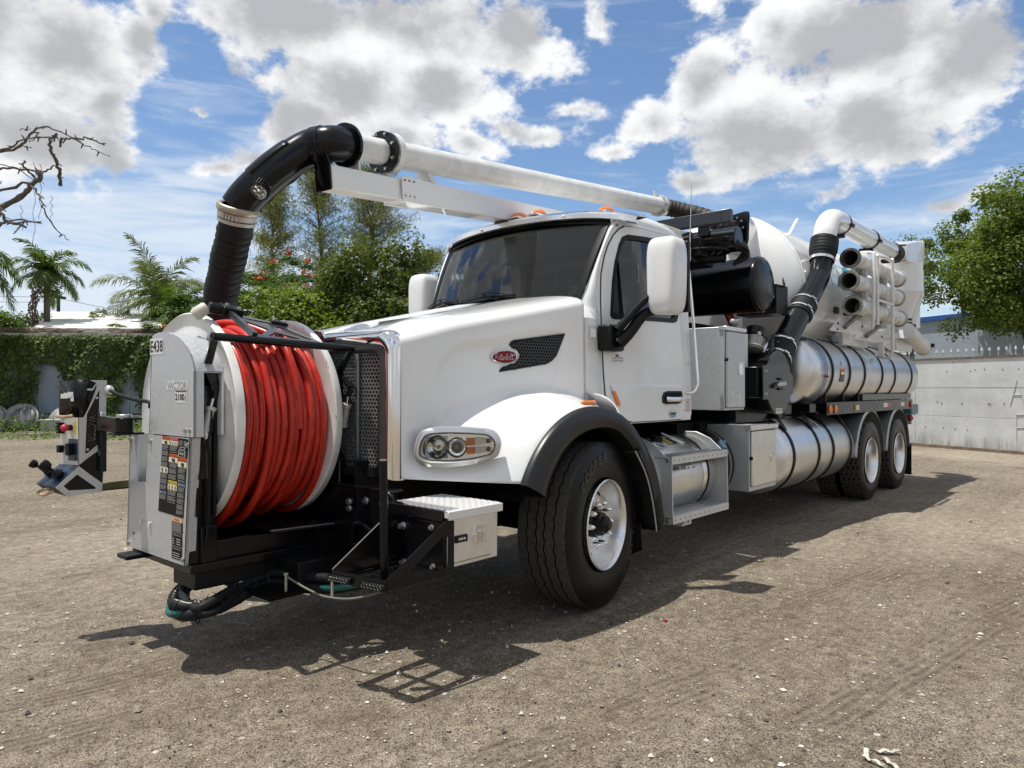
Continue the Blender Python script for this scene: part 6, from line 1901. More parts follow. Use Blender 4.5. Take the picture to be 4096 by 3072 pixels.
    mb.bar((2.31, 0.39, 1.745), (2.262, 0.215, 1.605), 0.014, 0.042, (1,0,0)); mb.bar((2.262, 0.215, 1.605), (2.222, 0.215, 1.51), 0.014, 0.05, (1,0,0)); mb.bar((2.222, 0.215, 1.51), (2.215, 0.215, 1.475), 0.014, 0.05, (1,0,0)); mb.cyl((2.214, 0.21, 1.485), (2.224, 0.208, 1.43), 0.020, n=10)
    mb.build('guide_arm', gb)
    mb = MB(BLACK)
    mb.bar((1.462, 0.39, 1.715), (1.43, 0.225, 1.578), 0.014, 0.040, (1,0,0)); mb.bar((1.43, 0.225, 1.578), (1.43, 0.352, 1.493), 0.014, 0.045, (1,0,0)); mb.cyl((1.43, 0.352, 1.493), (1.43, 0.315, 1.443), 0.018, n=10); mb.box((1.41, 0.05, 1.40), (1.44, 0.24, 1.60))
    mb.build('guide_arm', gb)
    for (a, b) in ((Vector((2.224, 0.208, 1.44)), Vector((2.270, 0.205, 1.255))), (Vector((1.43, 0.318, 1.45)), Vector((1.43, 0.268, 1.25)))):
        mb = MB(mat('grey_cylinder', (0.52, 0.53, 0.50), 0.4, metal=0.3)); mb.cyl(a.lerp(b, 0.34), b, 0.024, n=16); mb.cyl(a.lerp(b, 0.30), a.lerp(b, 0.40), 0.031, n=12); mb.cyl(a.lerp(b, 0.58), a.lerp(b, 0.61), 0.027, n=14); mb.cyl(a.lerp(b, 0.9), b, 0.028, n=14)
        mb.m(CHROME); mb.cyl(a, a.lerp(b, 0.34), 0.009, n=10); mb.build('guide_cylinder', gb)
    mb = MB(RUBBER)
    mb.tube(bez([(2.245, 0.225, 1.37), (2.25, 0.235, 1.26), (2.275, 0.215, 1.16), (2.30, 0.21, 1.0)], 6), 0.007, 6); mb.tube(bez([(2.268, 0.21, 1.24), (2.25, 0.215, 1.12), (2.245, 0.21, 0.9), (2.25, 0.20, 0.72), (2.26, 0.19, 0.62)], 6), 0.008, 6)
    mb.build('guide_hose', gb)
    mb = MB(ZINC); mb.cyl((2.268, 0.206, 1.26), (2.258, 0.212, 1.215), 0.018, n=10); mb.build('hose_fitting', gb)
    # cut out guide plate leaning back from the guide bar over the coil
    H0, H1, L0, L1 = Vector((2.055, 0.05, 1.914)), Vector((1.680, 0.05, 1.866)), Vector((2.085, 0.385, 1.762)), Vector((1.66, 0.385, 1.750))
    un, vn = (H1-H0).normalized(), (L0-H0).normalized(); wn = un.cross(vn)
    if wn.z < 0: wn = -wn
    def G(s, t, l=0.0): return H0.lerp(H1, s).lerp(L0.lerp(L1, s), t)+wn*l
    outer = [G(-0.02,-0.03), G(0.80,-0.06), G(0.92,0.06), G(1.0,1.0), G(0.0,1.0), G(-0.03,0.85)]
    holes = [[G(0.16,0.07), G(0.72,0.05), G(0.66,0.17), G(0.24,0.17)], [G(0.07,0.22), G(0.08,0.84), G(0.15,0.86), G(0.40,0.52), G(0.36,0.44)], [G(0.24,0.88), G(0.45,0.64), G(0.72,0.86), G(0.70,0.90)], [G(0.55,0.50), G(0.64,0.28), G(0.74,0.26), G(0.93,0.86), G(0.84,0.88)]]
    mb = MB(DGREY); mb.holed([outer]+holes, wn*-0.008); mb.bar(G(-0.03,-0.02,0.01), G(0.0,0.99,0.01), 0.030, 0.03, wn); mb.build('guide_plate', TRUCK, smooth=20)
    mb = MB(SATIN); mb.obox(G(0.02,-0.02,0.012), (un, vn, wn), (0.06, 0.045, 0.028)); mb.cyl(G(-0.06,-0.04,0.006), G(-0.30,-0.08,0.0), 0.034, n=14)
    clamp = mb.build('guide_clamp', TRUCK, bevel=0.006)
    mb = MB(SATIN); mb.obox(G(0.80,0.05,0.012), (un, vn, wn), (0.055, 0.022, 0.009)); clamp2 = mb.build('guide_clamp', TRUCK, bevel=0.006)
    for q, s, t, l in ((clamp, -0.06, -0.03, 0.040), (clamp, 0.10, 0.05, 0.040), (clamp2, 0.72, 0.04, 0.021), (clamp2, 0.88, 0.06, 0.021)): bolt(q, G(s, t, l), wn, 0.010, 0.010)
    A0, A1 = G(-0.32,-0.09,0.0), Vector((2.215, 0.0, 1.905))
    mb = MB(mat('ivory_roller', (0.55, 0.52, 0.44), 0.5, var=0.15)); mb.lathe([(0, 0.0), (0.0, 0.028), (0.012, 0.035), (0.070, 0.037), (0.088, 0.030), (0.09, 0.0)], A0, A1-A0, 24); mb.build('guide_roller', TRUCK, smooth=40)
build_reel_frame()

# ------------------------------------------------------------ swing arm and control box
def build_control():
    arm = MB(BLACK)
    arm.box((2.335, -0.50, 1.215), (2.50, -0.405, 1.228)); arm.box((2.34, -0.49, 1.30), (2.49, -0.42, 1.312)); arm.cyl((2.43, -0.455, 1.228), (2.43, -0.455, 1.312), 0.052, n=20)
    arm.plate([(2.47, -0.45, 1.228), (2.49, -0.71, 1.232), (2.49, -0.71, 1.318), (2.47, -0.45, 1.312)], (-0.05, 0, 0))
    arm.box((2.44, -0.735, 0.985), (2.475, -0.685, 1.232)); arm.bar((2.47, -0.725, 1.04), (2.46, -0.755, 1.17), 0.008, 0.02)
    a = arm.build('swing_arm', TRUCK, bevel=0.006)
    mb = MB(ZINC); mb.cyl((2.43, -0.455, 1.312), (2.43, -0.455, 1.334), 0.044, n=20); mb.build('pivot_cap', a, bevel=0.004)
    e1 = Vector((math.cos(math.radians(165.5)), math.sin(math.radians(165.5)), 0)); nn = Vector((-e1.y*-1, e1.x*-1, 0))
    nn = Vector((e1.y, -e1.x, 0))
    if nn.dot(Vector((1.6, 4.7, 0))) < 0: nn = -nn
    # origin: lower right corner of the near side plate; s to the right (e1), z up. pixel plane measured 1.62 m wide per unit
    O = Vector((2.435, -0.765, 0.855)); K = 0.000675
    def C(x, y, l=0.0): return O + e1*((x-585)*K) + Vector((0,0,(1365-y)*K*0.995)) + nn*l
    T = 0.15
    box = bpy.data.objects.new('control_box', None); COL.objects.link(box); box.parent = TRUCK
    side = [(375,350),(615,355),(606,860),(585,1365),(310,1385),(90,1278),(265,1112),(400,1112),(400,690),(262,665),(258,375)]
    body = [(400,352),(612,357),(603,860),(583,1362),(312,1380),(215,1300),(398,1120),(402,690)]
    mb = MB(BLACK)
    mb.plate([C(x, y, -0.004) for x, y in body], nn*-T)
    mb.build('housing', box, smooth=20)
    # front face with controls: it faces away to the left and forward
    fz = lambda y, l, x=398: C(x, y, 0)+nn*(-l)
    mb = MB(mat('ivory_panel', (0.66, 0.66, 0.60), 0.4)); mb.add([C(394, 690, -0.006), C(270, 690, -T*1.0), C(270, 1112, -T*1.0), C(394, 1112, -0.006)], [(0,1,2,3)])
    mb.m(CANBLUE); mb.add([C(392, 880, -0.0055), C(272, 880, -T), C(272, 1075, -T), C(392, 1075, -0.0055)], [(0,1,2,3)])
    mb.add([C(395, 1112, -0.006), C(265, 1112, -T), C(90, 1278, -T), C(222, 1298, -0.006)], [(0,1,2,3)])
    mb.m(SATIN); mb.add([C(222, 1298, -0.006), C(90, 1278, -T), C(150, 1335, -T), C(312, 1382, -0.006)], [(0,1,2,3)])
    mb.build('control_face', box, smooth=0)
    for p in ((0, 0),): pass
    mb = MB(BLACK)
    # sloping hood over the upper panel
    mb.add([C(375, 350, 0), C(258, 375, -T), C(258, 665, -T), C(290, 690, -T*0.8), C(430, 690, 0.0), C(495, 545, 0.002), C(530, 400, 0.002), C(525, 372, 0.002)], [(0,1,2,3,4), (0,4,5,6,7)])
    hoodp = mb.build('weather_hood', box, smooth=20)
    hoodp.modifiers.new('sheet', 'SOLIDIFY').thickness = 0.006
    # torn sticker remains
    mb = MB(PAPER)
    for (x, y, w, h) in ((268,480,22,40),(290,470,28,50),(318,462,40,52),(340,500,22,44)): mb.add([C(x, y+h, 0.004-T*(400-x)/140*0.9), C(x+w, y+h, 0.004-T*(400-x-w)/140*0.9), C(x+w, y, 0.004-T*(400-x-w)/140*0.9), C(x, y, 0.004-T*(400-x)/140*0.9)], [(0,1,2,3)])
    mb.build('sticker_remains', box, smooth=0)
    mb = MB(SATIN); mb.plate([C(x, y, 0.003) for x, y in ((470,385),(525,375),(530,410),(500,520),(490,552),(468,548),(462,520),(480,440))], nn*0.010); mb.m(ZINC); mb.plate([C(x, y, 0.013) for x, y in ((462,430),(500,432),(522,392),(530,395),(505,448),(460,448))], nn*0.004); mb.build('hood_hinge', box)
    # pale side plates with the maker's name
    up = [(615,356),(600,948),(470,1050),(402,1110),(402,690),(432,690),(470,610),(533,420),(520,376),(480,356)]
    uh = [(556,440),(550,930),(462,1010),(448,1005),(460,660)]
    lo = [(402,1120),(470,1185),(583,1285),(580,1362),(312,1380),(225,1298)]
    lh = [(388,1192),(532,1318),(528,1332),(325,1330),(286,1288)]
    mb = MB(mat('pale_grey_plate', (0.60, 0.61, 0.59), 0.45)); mb.holed([[C(x, y, 0.001) for x, y in up], [C(x, y, 0.001) for x, y in uh]], nn*0.007); mb.holed([[C(x, y, 0.001) for x, y in lo], [C(x, y, 0.001) for x, y in lh]], nn*0.007)
    mb.build('side_plate', box, smooth=20)
    mb = MB(mat('grey_outline_print', (0.30, 0.30, 0.28), 0.5)); mb.text('VACTOR', C(478, 672, 0.0), (C(472, 912)-C(478, 672)), (C(540, 672)-C(478, 672)), h=0.036, w=0.155, lift=0.0012); mb.m(BLACK); mb.text('VACTOR', C(480, 676, 0.0006), (C(474, 908)-C(480, 676)), (C(540, 672)-C(478, 672)), h=0.030, w=0.150, lift=0.0018); mb.build('side_lettering', box, smooth=0)
    for x, y in ((587,382),(538,515),(580,656),(571,941),(466,975),(443,1058),(407,1170),(560,1308),(560,1345),(258,1308),(317,1360)): bolt(box, C(x, y, 0.007), nn, 0.005, 0.004, name='screw')
    mb = MB(BRASS); mb.tube(bez([C(258, 672, -T), C(240, 680, -T*0.9), C(300, 682, -0.03), C(355, 672, 0.0)], 5), 0.010, 8); mb.build('hood_handle', box)
    mb = MB(BRASS); mb.tube(bez([C(190, 1310, -T*0.5), C(110, 1340, -T*0.7), C(108, 1358, -T*0.6), C(150, 1366, -T*0.4), C(215, 1330, -T*0.1)], 5), 0.008, 8); mb.build('lower_handle', box)
    mb = MB(LYEL); mb.add([C(365, 725, -0.03), C(394, 725, -0.012), C(394, 838, -0.012), C(365, 838, -0.03)], [(0,1,2,3)]); mb.build('yellow_tag', box, smooth=0)
    fn = (C(394, 690, -0.006)-C(270, 690, -T)).cross(Vector((0,0,1))).normalized()
    if fn.dot(-e1) < 0: fn = -fn
    c = C(345, 780, -0.055)
    mb = MB(SATIN); mb.cyl(c, c+fn*0.022, 0.018, n=16); mb.m(mat('red_button', (0.55, 0.03, 0.06), 0.3)); mb.cyl(c+fn*0.022, c+fn*0.034, 0.016, n=16); mb.sphere(c+fn*0.040, 0.022, 14, 8, (1,1,1)); mb.build('stop_button', box)
    for (x, y, w, h, dl) in ((285, 735, 35, 100, -0.12), (282, 940, 40, 65, -0.12), (345, 920, 45, 105, -0.045)):
        q = C(x, y+h/2, dl); mb = MB(SATIN); mb.obox(q+fn*0.012, (fn, fn.cross(Vector((0,0,1))), Vector((0,0,1))), (0.014, w*K*0.55, h*K/2)); mb.build('switch_block', box, bevel=0.002)
    mb = MB(SATIN)
    for k in range(4): q = C(285, 745+k*26, -0.12); mb.obox(q+fn*0.028, (fn, fn.cross(Vector((0,0,1))), Vector((0,0,1))), (0.006, 0.014, 0.005))
    mb.build('switch_ribs', box, bevel=0.002)['kind'] = 'stuff'
    for (x, y, tx, ty, dl, sc) in ((255, 1195, 160, 1115, -0.04, 1.0), (190, 1185, 62, 1092, -0.12, 0.75)):
        a, b = C(x, y, dl), C(tx, ty, dl)
        mb = MB(RUBBER); d = (b-a)
        for k in range(3): mb.lathe([(0, 0.036*sc-0.006*k), (0.008, 0.036*sc-0.006*k), (0.012, 0.026*sc-0.005*k)], a+d*(0.02+0.13*k), d, 16)
        mb.cyl(a, b, 0.010*sc, n=8); mb.lathe([(0, 0.012*sc), (0.01, 0.028*sc), (0.035*sc, 0.034*sc), (0.055*sc, 0.030*sc), (0.06*sc, 0.0)], a+d*0.72, d, 18); mb.build('joystick', box)
    mb = MB(ALUB); mb.box((2.428, -0.80, 1.18), (2.46, -0.73, 1.34)); mb.m(INK); mb.build('arm_bracket', box, bevel=0.004)
    mb = MB(ZINC); mb.tube([(2.432, -0.775, 0.98), (2.425, -0.775, 1.45)], 0.010, 8); mb.m(ALUB); mb.sphere((2.41, -0.74, 1.475), 0.028, 12, 8); mb.cyl((2.41, -0.74, 1.475), (2.44, -0.80, 1.455), 0.02, n=10); mb.build('cable_gland', box, smooth=50)
    mb = MB(RUBBER); mb.tube(bez([(2.41, -0.735, 1.475), (2.40, -0.62, 1.445), (2.36, -0.46, 1.415), (2.345, -0.325, 1.405), (2.343, -0.312, 1.37)], 8), 0.011, 8); mb.build('control_cable', TRUCK)
build_control()

# ------------------------------------------------------------ front cross beam, step platform, small toolbox
def build_front():
    mb = MB(BLACK)
    mb.box((1.445, -0.60, 0.44), (1.460, 0.78, 0.885)); mb.box((1.36, -0.60, 0.885), (1.462, 0.76, 0.905))
    mb.plate([(1.452, 0.70, 0.885), (1.455, 0.745, 0.90), (1.455, 0.80, 0.86), (1.455, 0.80, 0.78), (1.452, 0.70, 0.78)], (0.012, 0, 0))
    fb = mb.build('front_beam', TRUCK, bevel=0.006)
    for y, z in ((0.376, 0.804), (0.377, 0.764), (0.54, 0.827), (0.695, 0.825)): bolt(fb, (1.460, y, z), (1,0,0), 0.016, 0.016)
    # loose black fittings in the shade under the beam
    mb = MB(SATIN); mb.tube(bez([(1.47, 0.42, 0.58), (1.49, 0.47, 0.68), (1.49, 0.56, 0.69), (1.475, 0.60, 0.66)], 5), 0.014, 8); mb.box((1.46, 0.10, 0.50), (1.55, 0.22, 0.60)); mb.tube([(1.47, 0.30, 0.52), (1.50, 0.62, 0.60)], 0.010, 6); mb.build('tow_hook', TRUCK)
    mb = MB(BLACK)
    mb.box((1.498, 0.80, 0.520), (1.512, 1.262, 0.790)); mb.plate([(1.462, 0.775, 0.80), (1.462, 0.775, 0.855), (1.34, 0.72, 0.885), (1.34, 0.72, 0.83)], (0.02, 0.02, 0)); mb.box((1.40, 0.80, 0.792), (1.520, 1.262, 0.852)); mb.box((1.46, 0.78, 0.525), (1.50, 0.80, 0.85))
    bp = mb.build('step_bracket', TRUCK, bevel=0.008)
    for y, z, b in ((0.938, 0.737, 1), (1.168, 0.756, 0), (0.945, 0.538, 1), (1.178, 0.552, 0)): bolt(bp, (1.512, y, z), (1,0,0), 0.015 if b else 0.012, 0.026 if b else 0.014)
    # tray with cut outs
    mb = MB(BLACK)
    def T(s, t): # s 0 back..1 front, t 0 inner..1 outer
        b = Vector((1.512, lerp(0.90, 1.285, t), 0.535)); f = Vector((lerp(1.952, 1.904, t), lerp(0.925, 1.288, t), 0.530)); return b.lerp(f, s)
    def rect(s0, s1, t0, t1): return [T(s0, t0), T(s1, t0), T(s1, t1), T(s0, t1)]
    outer = rect(0, 1, 0, 1); holes = [rect(0.08, 0.48, 0.12, 0.44), rect(0.08, 0.48, 0.56, 0.90), rect(0.56, 0.92, 0.12, 0.44), rect(0.56, 0.92, 0.56, 0.90)]
    mb.holed([outer]+holes, (0, 0, -0.008))
    tray = mb.build('step_tray', TRUCK, smooth=20)
    mb = MB(BLACK)
    mb.holed([[Vector((1.907,1.290,0.526)), Vector((1.907,1.290,0.580)), Vector((1.515,1.292,0.815)), Vector((1.470,1.292,0.80)), Vector((1.470,1.292,0.545))], [Vector((1.80,1.290,0.575)), Vector((1.54,1.291,0.735)), Vector((1.505,1.291,0.72)), Vector((1.505,1.291,0.575)), Vector((1.53,1.291,0.558))]], (0, -0.008, 0))
    mb.plate([(1.955,0.922,0.528), (1.955,0.922,0.575), (1.60,0.915,0.80), (1.468,0.905,0.80), (1.466,0.90,0.545)], (0, -0.008, 0))
    mb.plate([T(1.0, 0.0)+Vector((0,0,0.045)), T(1.0, 1.0)+Vector((0,0,0.045)), T(1.0, 1.0)+Vector((0,0,-0.012)), T(1.0, 0.0)+Vector((0,0,-0.012))], (0.008, 0, 0))
    mb.build('gusset', tray, smooth=20)
    mb = MB(mat('worn_bright_edge', (0.45, 0.46, 0.46), 0.4, metal=0.7)); mb.bar((1.955,0.918,0.577), (1.60,0.911,0.802), 0.004, 0.005); mb.build('worn_edge', tray)
    mb = MB(BLACK); mb.cyl((1.822, 1.165, 0.535), (1.830, 1.160, 1.13), 0.022, n=16); mb.m(ZINC); mb.cyl((1.83, 1.160, 1.13), (1.83, 1.160, 1.136), 0.018, n=12); mb.build('marker_post', TRUCK)
    for t in (0.11, 0.83):
        mb = MB(SATIN); c = T(1.0, t*0.86+0.07)+Vector((0.014, 0, 0.010)); d = (T(1,1)-T(1,0)).normalized(); up = Vector((0,0,1)); n = d.cross(up)
        mb.obox(c, (d, n, up), (0.078, 0.010, 0.0155))
        lb = mb.build('light_bar', TRUCK, bevel=0.004)
        mb = MB(REFL)
        for k in range(6): mb.lathe([(0.012, 0.0105), (0.004, 0.008), (0.0, 0.003)], c+d*(-0.055+k*0.022)+n*0.006, n, 12)
        mb.build('reflector_cup', lb)['kind'] = 'stuff'
        mb = MB(CLEAR); mb.obox(c+n*0.018, (d, n, up), (0.072, 0.001, 0.013)); mb.build('lens', lb)
    # aluminium toolbox
    mb = MB(ALUB); mb.box((1.112, 0.80, 0.552), (1.494, 1.268, 0.828)); tb = mb.build('small_toolbox', TRUCK, bevel=0.004)
    mb = MB(mat('lid_aluminium', (0.80, 0.80, 0.80), 0.38, metal=0.35)); mb.plate([(1.095,0.80,0.842),(1.095,1.292,0.842),(1.512,1.292,0.842),(1.512,0.98,0.842),(1.44,0.80,0.842)], (0, 0, 0.008)); mb.box((1.095, 1.285, 0.805), (1.512, 1.294, 0.850)); mb.box((1.503, 0.98, 0.815), (1.512, 1.29, 0.850))
    lid = mb.build('toolbox_lid', tb, bevel=0.003)
    mb = MB(mat('bright_tread_plate', (0.90, 0.90, 0.89), 0.35, metal=0.25))
    for i in range(17):
        for j in range(19):
            x, y = 1.108+i*0.0240, 0.815+j*0.0250
            if x > 1.5 or y > 1.28 or (x-1.44) > (y-0.80)*0.40+0.0: continue
            a = 0 if (i+j) % 2 else PI/2
            mb.obox((x, y, 0.851), ((math.cos(a), math.sin(a), 0), (-math.sin(a), math.cos(a), 0), (0,0,1)), (0.0115, 0.0030, 0.0028))
    mb.build('tread_pattern', tb, smooth=0)['kind'] = 'stuff'
    mb = MB(INK); mb.box((1.172, 1.2685, 0.572), (1.489, 1.2700, 0.808)); mb.build('door_gap', tb)
    mb = MB(ALUB); mb.box((1.176, 1.2685, 0.577), (1.484, 1.279, 0.805)); mb.build('toolbox_door', tb, bevel=0.003)
    mb = MB(SATIN); mb.box((1.366, 1.279, 0.679), (1.454, 1.289, 0.717)); mb.m(mat('yellowish_led', (0.65, 0.62, 0.48), 0.2)); [mb.sphere((1.392+k*0.018, 1.289, 0.698), 0.008, 8, 5) for k in range(3)]; mb.build('step_light', tb, bevel=0.004)
    mb = MB(POL); lp = [(1.322,0.700),(1.300,0.758),(1.203,0.758),(1.203,0.640),(1.300,0.640)]
    mb.plate([(x, 1.279, z) for x, z in lp], (0, 0.004, 0)); mb.m(ALU); mb.box((1.215, 1.2835, 0.652), (1.290, 1.2845, 0.746)); mb.m(CHROME); mb.box((1.225, 1.284, 0.655), (1.250, 1.290, 0.742)); mb.cyl((1.268, 1.284, 0.715), (1.268, 1.296, 0.715), 0.010, n=10); mb.sphere((1.307, 1.285, 0.70), 0.007, 8, 5); mb.build('paddle_latch', tb)
    # hoses slung under the reel
    mb = MB(HOSEB)
    path = [(2.05, -0.22, 0.36), (2.17, -0.17, 0.345), (2.28, -0.06, 0.32), (2.36, 0.10, 0.30), (2.365, 0.20, 0.295), (2.33, 0.245, 0.295), (2.225, 0.235, 0.305), (2.10, 0.19, 0.32), (1.985, 0.165, 0.335), (1.86, 0.14, 0.35), (1.80, 0.23, 0.355), (1.74, 0.42, 0.36), (1.64, 0.60, 0.37), (1.3, 0.70, 0.38)]
    q = bez(path, 8)
    for k, (oy, oz, r, m) in enumerate(((0, 0, 0.034, HOSEB), (0.03, 0.045, 0.026, HOSEB), (-0.03, 0.05, 0.026, HOSEB), (0.045, 0.012, 0.020, TEALH), (-0.05, 0.015, 0.02, HOSEB))):
        mb = MB(m); qq = []
        for i, p in enumerate(q):
            a = 0.6*math.sin(i*0.11+k); qq.append(p+Vector((oy*math.sin(i*0.07), oy*math.cos(i*0.07), oz*1.0+0.01*math.sin(i*0.2+k*2))))
        mb.tube(qq, r, 10)
        if k < 2:
            mb.m(mat('pale_hose_print', (0.45, 0.45, 0.36), 0.6))
            for i in range(14, 60, 2): d = (qq[i+1]-qq[i]).normalized(); mb.obox(qq[i]+Vector((0,0.4,0.9)).normalized()*(r+0.0005), (d, d.cross(Vector((0,0.4,0.9))), Vector((0,0.4,0.9))), (0.010, 0.004, 0.0006))
        mb.build('hydraulic_hose', TRUCK, smooth=60)
    mb = MB(RUBBER)
    for i in (30, 40, 48, 57, 64, 72): d = (q[i+1]-q[i]).normalized(); mb.lathe([(-0.004, 0.064), (0.004, 0.064)], q[i]+Vector((0,0,0.022)), d, 20)
    mb.build('hose_tie', TRUCK)['kind'] = 'stuff'
    mb = MB(mat('dull_thin_hose', (0.16, 0.155, 0.12), 0.6)); mb.tube(bez([(1.90, 0.42, 0.44), (1.86, 0.56, 0.39), (1.84, 0.72, 0.375), (1.78, 0.92, 0.40), (1.5, 1.02, 0.45)], 8), 0.006, 8); mb.build('thin_hose', TRUCK)
    mb = MB(mat('pale_rod', (0.42, 0.40, 0.33), 0.5)); mb.cyl((1.90, 0.40, 0.33), (1.90, 0.40, 0.45), 0.007, n=8); mb.cyl((1.90, 0.40, 0.45), (1.90, 0.40, 0.460), 0.013, n=8); mb.build('stay_rod', TRUCK); mb = MB(MATS['pale_rod']); mb.cyl((1.94, 0.895, 0.435), (1.94, 0.895, 0.535), 0.007, n=8); mb.build('stay_rod', TRUCK)
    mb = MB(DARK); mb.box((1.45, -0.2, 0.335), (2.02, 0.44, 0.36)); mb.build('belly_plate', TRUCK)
build_front()
# ------------------------------------------------------------ boom, elbow and intake hose
BA, BB = Vector((1.242, 0.03, 3.088)), Vector((-3.50, -0.35, 3.658))
c_port = Vector((-4.02, 0.385, 3.345)); n_port = Vector((0.92, -0.38, 0.06)).normalized()
def build_boom():
    d = (BB-BA).normalized(); R = 0.092
    boom = bpy.data.objects.new('boom', None); COL.objects.link(boom); boom.parent = TRUCK
    J = BA+d*0.335
    mb = MB(WHITE2); mb.cyl(BA+d*0.01, J, R*0.96, n=40); mb.build('boom_tube', boom)
    mb = MB(WHITE2); mb.cyl(J+d*0.055, BB, R*1.03, n=40); mb.lathe([(0.0, R), (0.0, R*1.55), (0.055, R*1.55), (0.055, R)], J+d*0.03, d, 40)
    mb.lathe([(0.0, R), (0.0, R*1.36), (0.03, R*1.36), (0.03, R)], BB-d*0.05, d, 36)
    tube2 = mb.build('boom_tube', boom)
    mb = MB(BLACK); mb.lathe([(-0.005, R*0.9), (-0.005, R*1.55), (0.03, R*1.55), (0.03, R*0.9)], J-d*0.02, d, 40); jf = mb.build('joint_flange', boom)
    s = d.cross(Vector((0,0,1))).normalized(); u = s.cross(d)
    for k in range(8):
        a = 2*PI*k/8+0.3; p = J+(s*math.cos(a)+u*math.sin(a))*R*1.36
        bolt(jf, p-d*0.022, -d, 0.010, 0.014)
        bolt(jf, p+d*0.011, d, 0.008, 0.018, washer=False)
    for k in range(8):
        a = 2*PI*k/8; p = BB+(s*math.cos(a)+u*math.sin(a))*R*1.22; bolt(tube2, p-d*0.05, -d, 0.010, 0.010)
    mb = MB(WHITE2); mb.obox(BB-d*0.12+u*R*1.35, (d, s, u), (0.02, 0.006, 0.045)); mb.build('lifting_eye', boom)
    # flat saddle brackets between tube and beam
    mb = MB(WHITE2); mb.plate([BA+d*0.03+s*0.07-u*0.05, BA+d*0.03-s*0.07-u*0.05, BA+d*0.05-s*0.05-u*0.20, BA+d*0.05+s*0.05-u*0.20], d*0.014); mb.build('boom_saddle', boom)
    q = BA+d*0.72
    mb = MB(WHITE2); mb.plate([q-u*0.07+s*-0.07, q-u*0.075+s*0.02, q-u*0.16+s*0.06+d*0.02, q-u*0.20+s*0.06, q-u*0.19-s*0.05], d*0.05); mb.build('boom_saddle', boom)
    mb = MB(SATIN); mb.cyl(q-u*0.20+s*-0.08+d*0.06, q-u*0.08+s*-0.08+d*0.06, 0.012, n=10); mb.cyl(q-u*0.23+s*-0.08+d*0.06, q-u*0.20+s*-0.08+d*0.06, 0.018, n=6); mb.build('spring_bolt', boom)
    # box beam: slim nose section sleeved into the main one
    b0, b1 = Vector((1.409, 0.03, 2.836)), Vector((-2.9, -0.30, 3.19))
    bd = (b1-b0).normalized(); bs = bd.cross(Vector((0,0,1))).normalized(); bu = bs.cross(bd)
    def tube_sq(a, b, w, h, cap=True):
        mb = MB(WHITE); mb.obox((a+b)/2, (bd, bs, bu), ((b-a).length/2, w/2, h/2)); return mb
    tube_sq(b0, b0+bd*0.75, 0.15, 0.150).build('beam', boom, bevel=0.008)
    tube_sq(b0+bd*0.63, b1, 0.175, 0.172).build('beam', boom, bevel=0.010)
    mb = MB(WHITE)
    for sg in (1, -1):
        a = b0+bd*0.60+bs*sg*0.088
        mb.plate([a-bu*0.088, a+bd*0.20-bu*0.088, a+bd*0.20-bu*0.078, a+bd*0.30-bu*0.078, a+bd*0.30+bu*0.086, a+bd*0.20+bu*0.086, a+bd*0.19+bu*0.093, a+bd*0.02+bu*0.093, a+bu*0.086], bs*sg*0.012)
    sl = mb.build('sleeve_plate', boom, bevel=0.003)
    for sg in (1, -1):
        for k in range(3):
            p = b0+bd*(0.625+0.045*k)+bs*sg*0.100
            mb = MB(INK); mb.obox(p+bu*0.062, (bd, bs, bu), (0.009, 0.002, 0.005)); mb.build('slot', sl); bolt(sl, p-bu*0.045, bs*sg, 0.006, 0.006)
    # black end bracket that carries the elbow
    mb = MB(BLACK)
    e = b0-bd*0.004
    mb.plate([e-bs*0.075-bu*0.085, e-bs*0.075+bu*0.085, e-bs*0.045+bu*0.20-bd*0.02, e+bs*0.045+bu*0.20-bd*0.02, e+bs*0.075+bu*0.085, e+bs*0.075-bu*0.085], -bd*0.012)
    mb.plate([e-bd*0.012-bu*0.06, e-bd*0.012+bu*0.21, e-bd*0.11+bu*0.24, e-bd*0.05+bu*0.05], bs*0.012)
    eb = mb.build('elbow_bracket', boom, bevel=0.003)
    # elbow
    path = bez([BA+d*0.012, BA-d*0.13+Vector((0,0,-0.010)), Vector((1.46, -0.08, 3.035)), Vector((1.63, -0.155, 2.885)), Vector((1.765, -0.25, 2.715)), Vector((1.810, -0.315, 2.620))], 8)
    mb = MB(BLACK); mb.tube(path, 0.114, 36, caps=False)
    el = mb.build('elbow', TRUCK, smooth=60)
    mb = MB(BLACK)
    for i, r in ((1, 0.142), (12, 0.120)):
        t = (path[i+1]-path[i]).normalized(); mb.lathe([(-0.012, 0.09), (-0.012, r), (0.012, r), (0.012, 0.09)] if i == 1 else [(-0.035, 0.1), (-0.035, r-0.002), (0.035, r-0.002), (0.035, 0.1)], path[i], t, 40)
    mb.build('clamp_ring', el)
    # wear patch welded on the outer bend
    def on_elbow(i, ang, l):
        t = (path[min(i+1, len(path)-1)]-path[i-1]).normalized(); out = Vector((1,-0.15,0.8)); out = (out-t*out.dot(t)).normalized(); sd = t.cross(out)
        return path[i]+(out*math.cos(ang)+sd*math.sin(ang))*(0.114+l)
    mb = MB(BLACK); mb.grid([[on_elbow(i, a, 0.006) for a in np.linspace(-0.75, 0.55, 10)] for i in range(20, 30)]); w = mb.build('wear_patch', el, smooth=60); w.modifiers.new('sheet', 'SOLIDIFY').thickness = 0.008
    # work lamp
    tc = path[31]; to = (cam.location-tc); to = Vector((1.0, 1.2, -0.35)).normalized()
    lc = tc+Vector((0.03, 0.135, -0.03))
    fd = Vector((0.75, 0.55, -0.80)).normalized()
    mb = MB(SATIN); mb.lathe([(-0.045, 0.0), (-0.045, 0.038), (-0.030, 0.052), (0.022, 0.058), (0.024, 0.052)], lc, fd, 24)
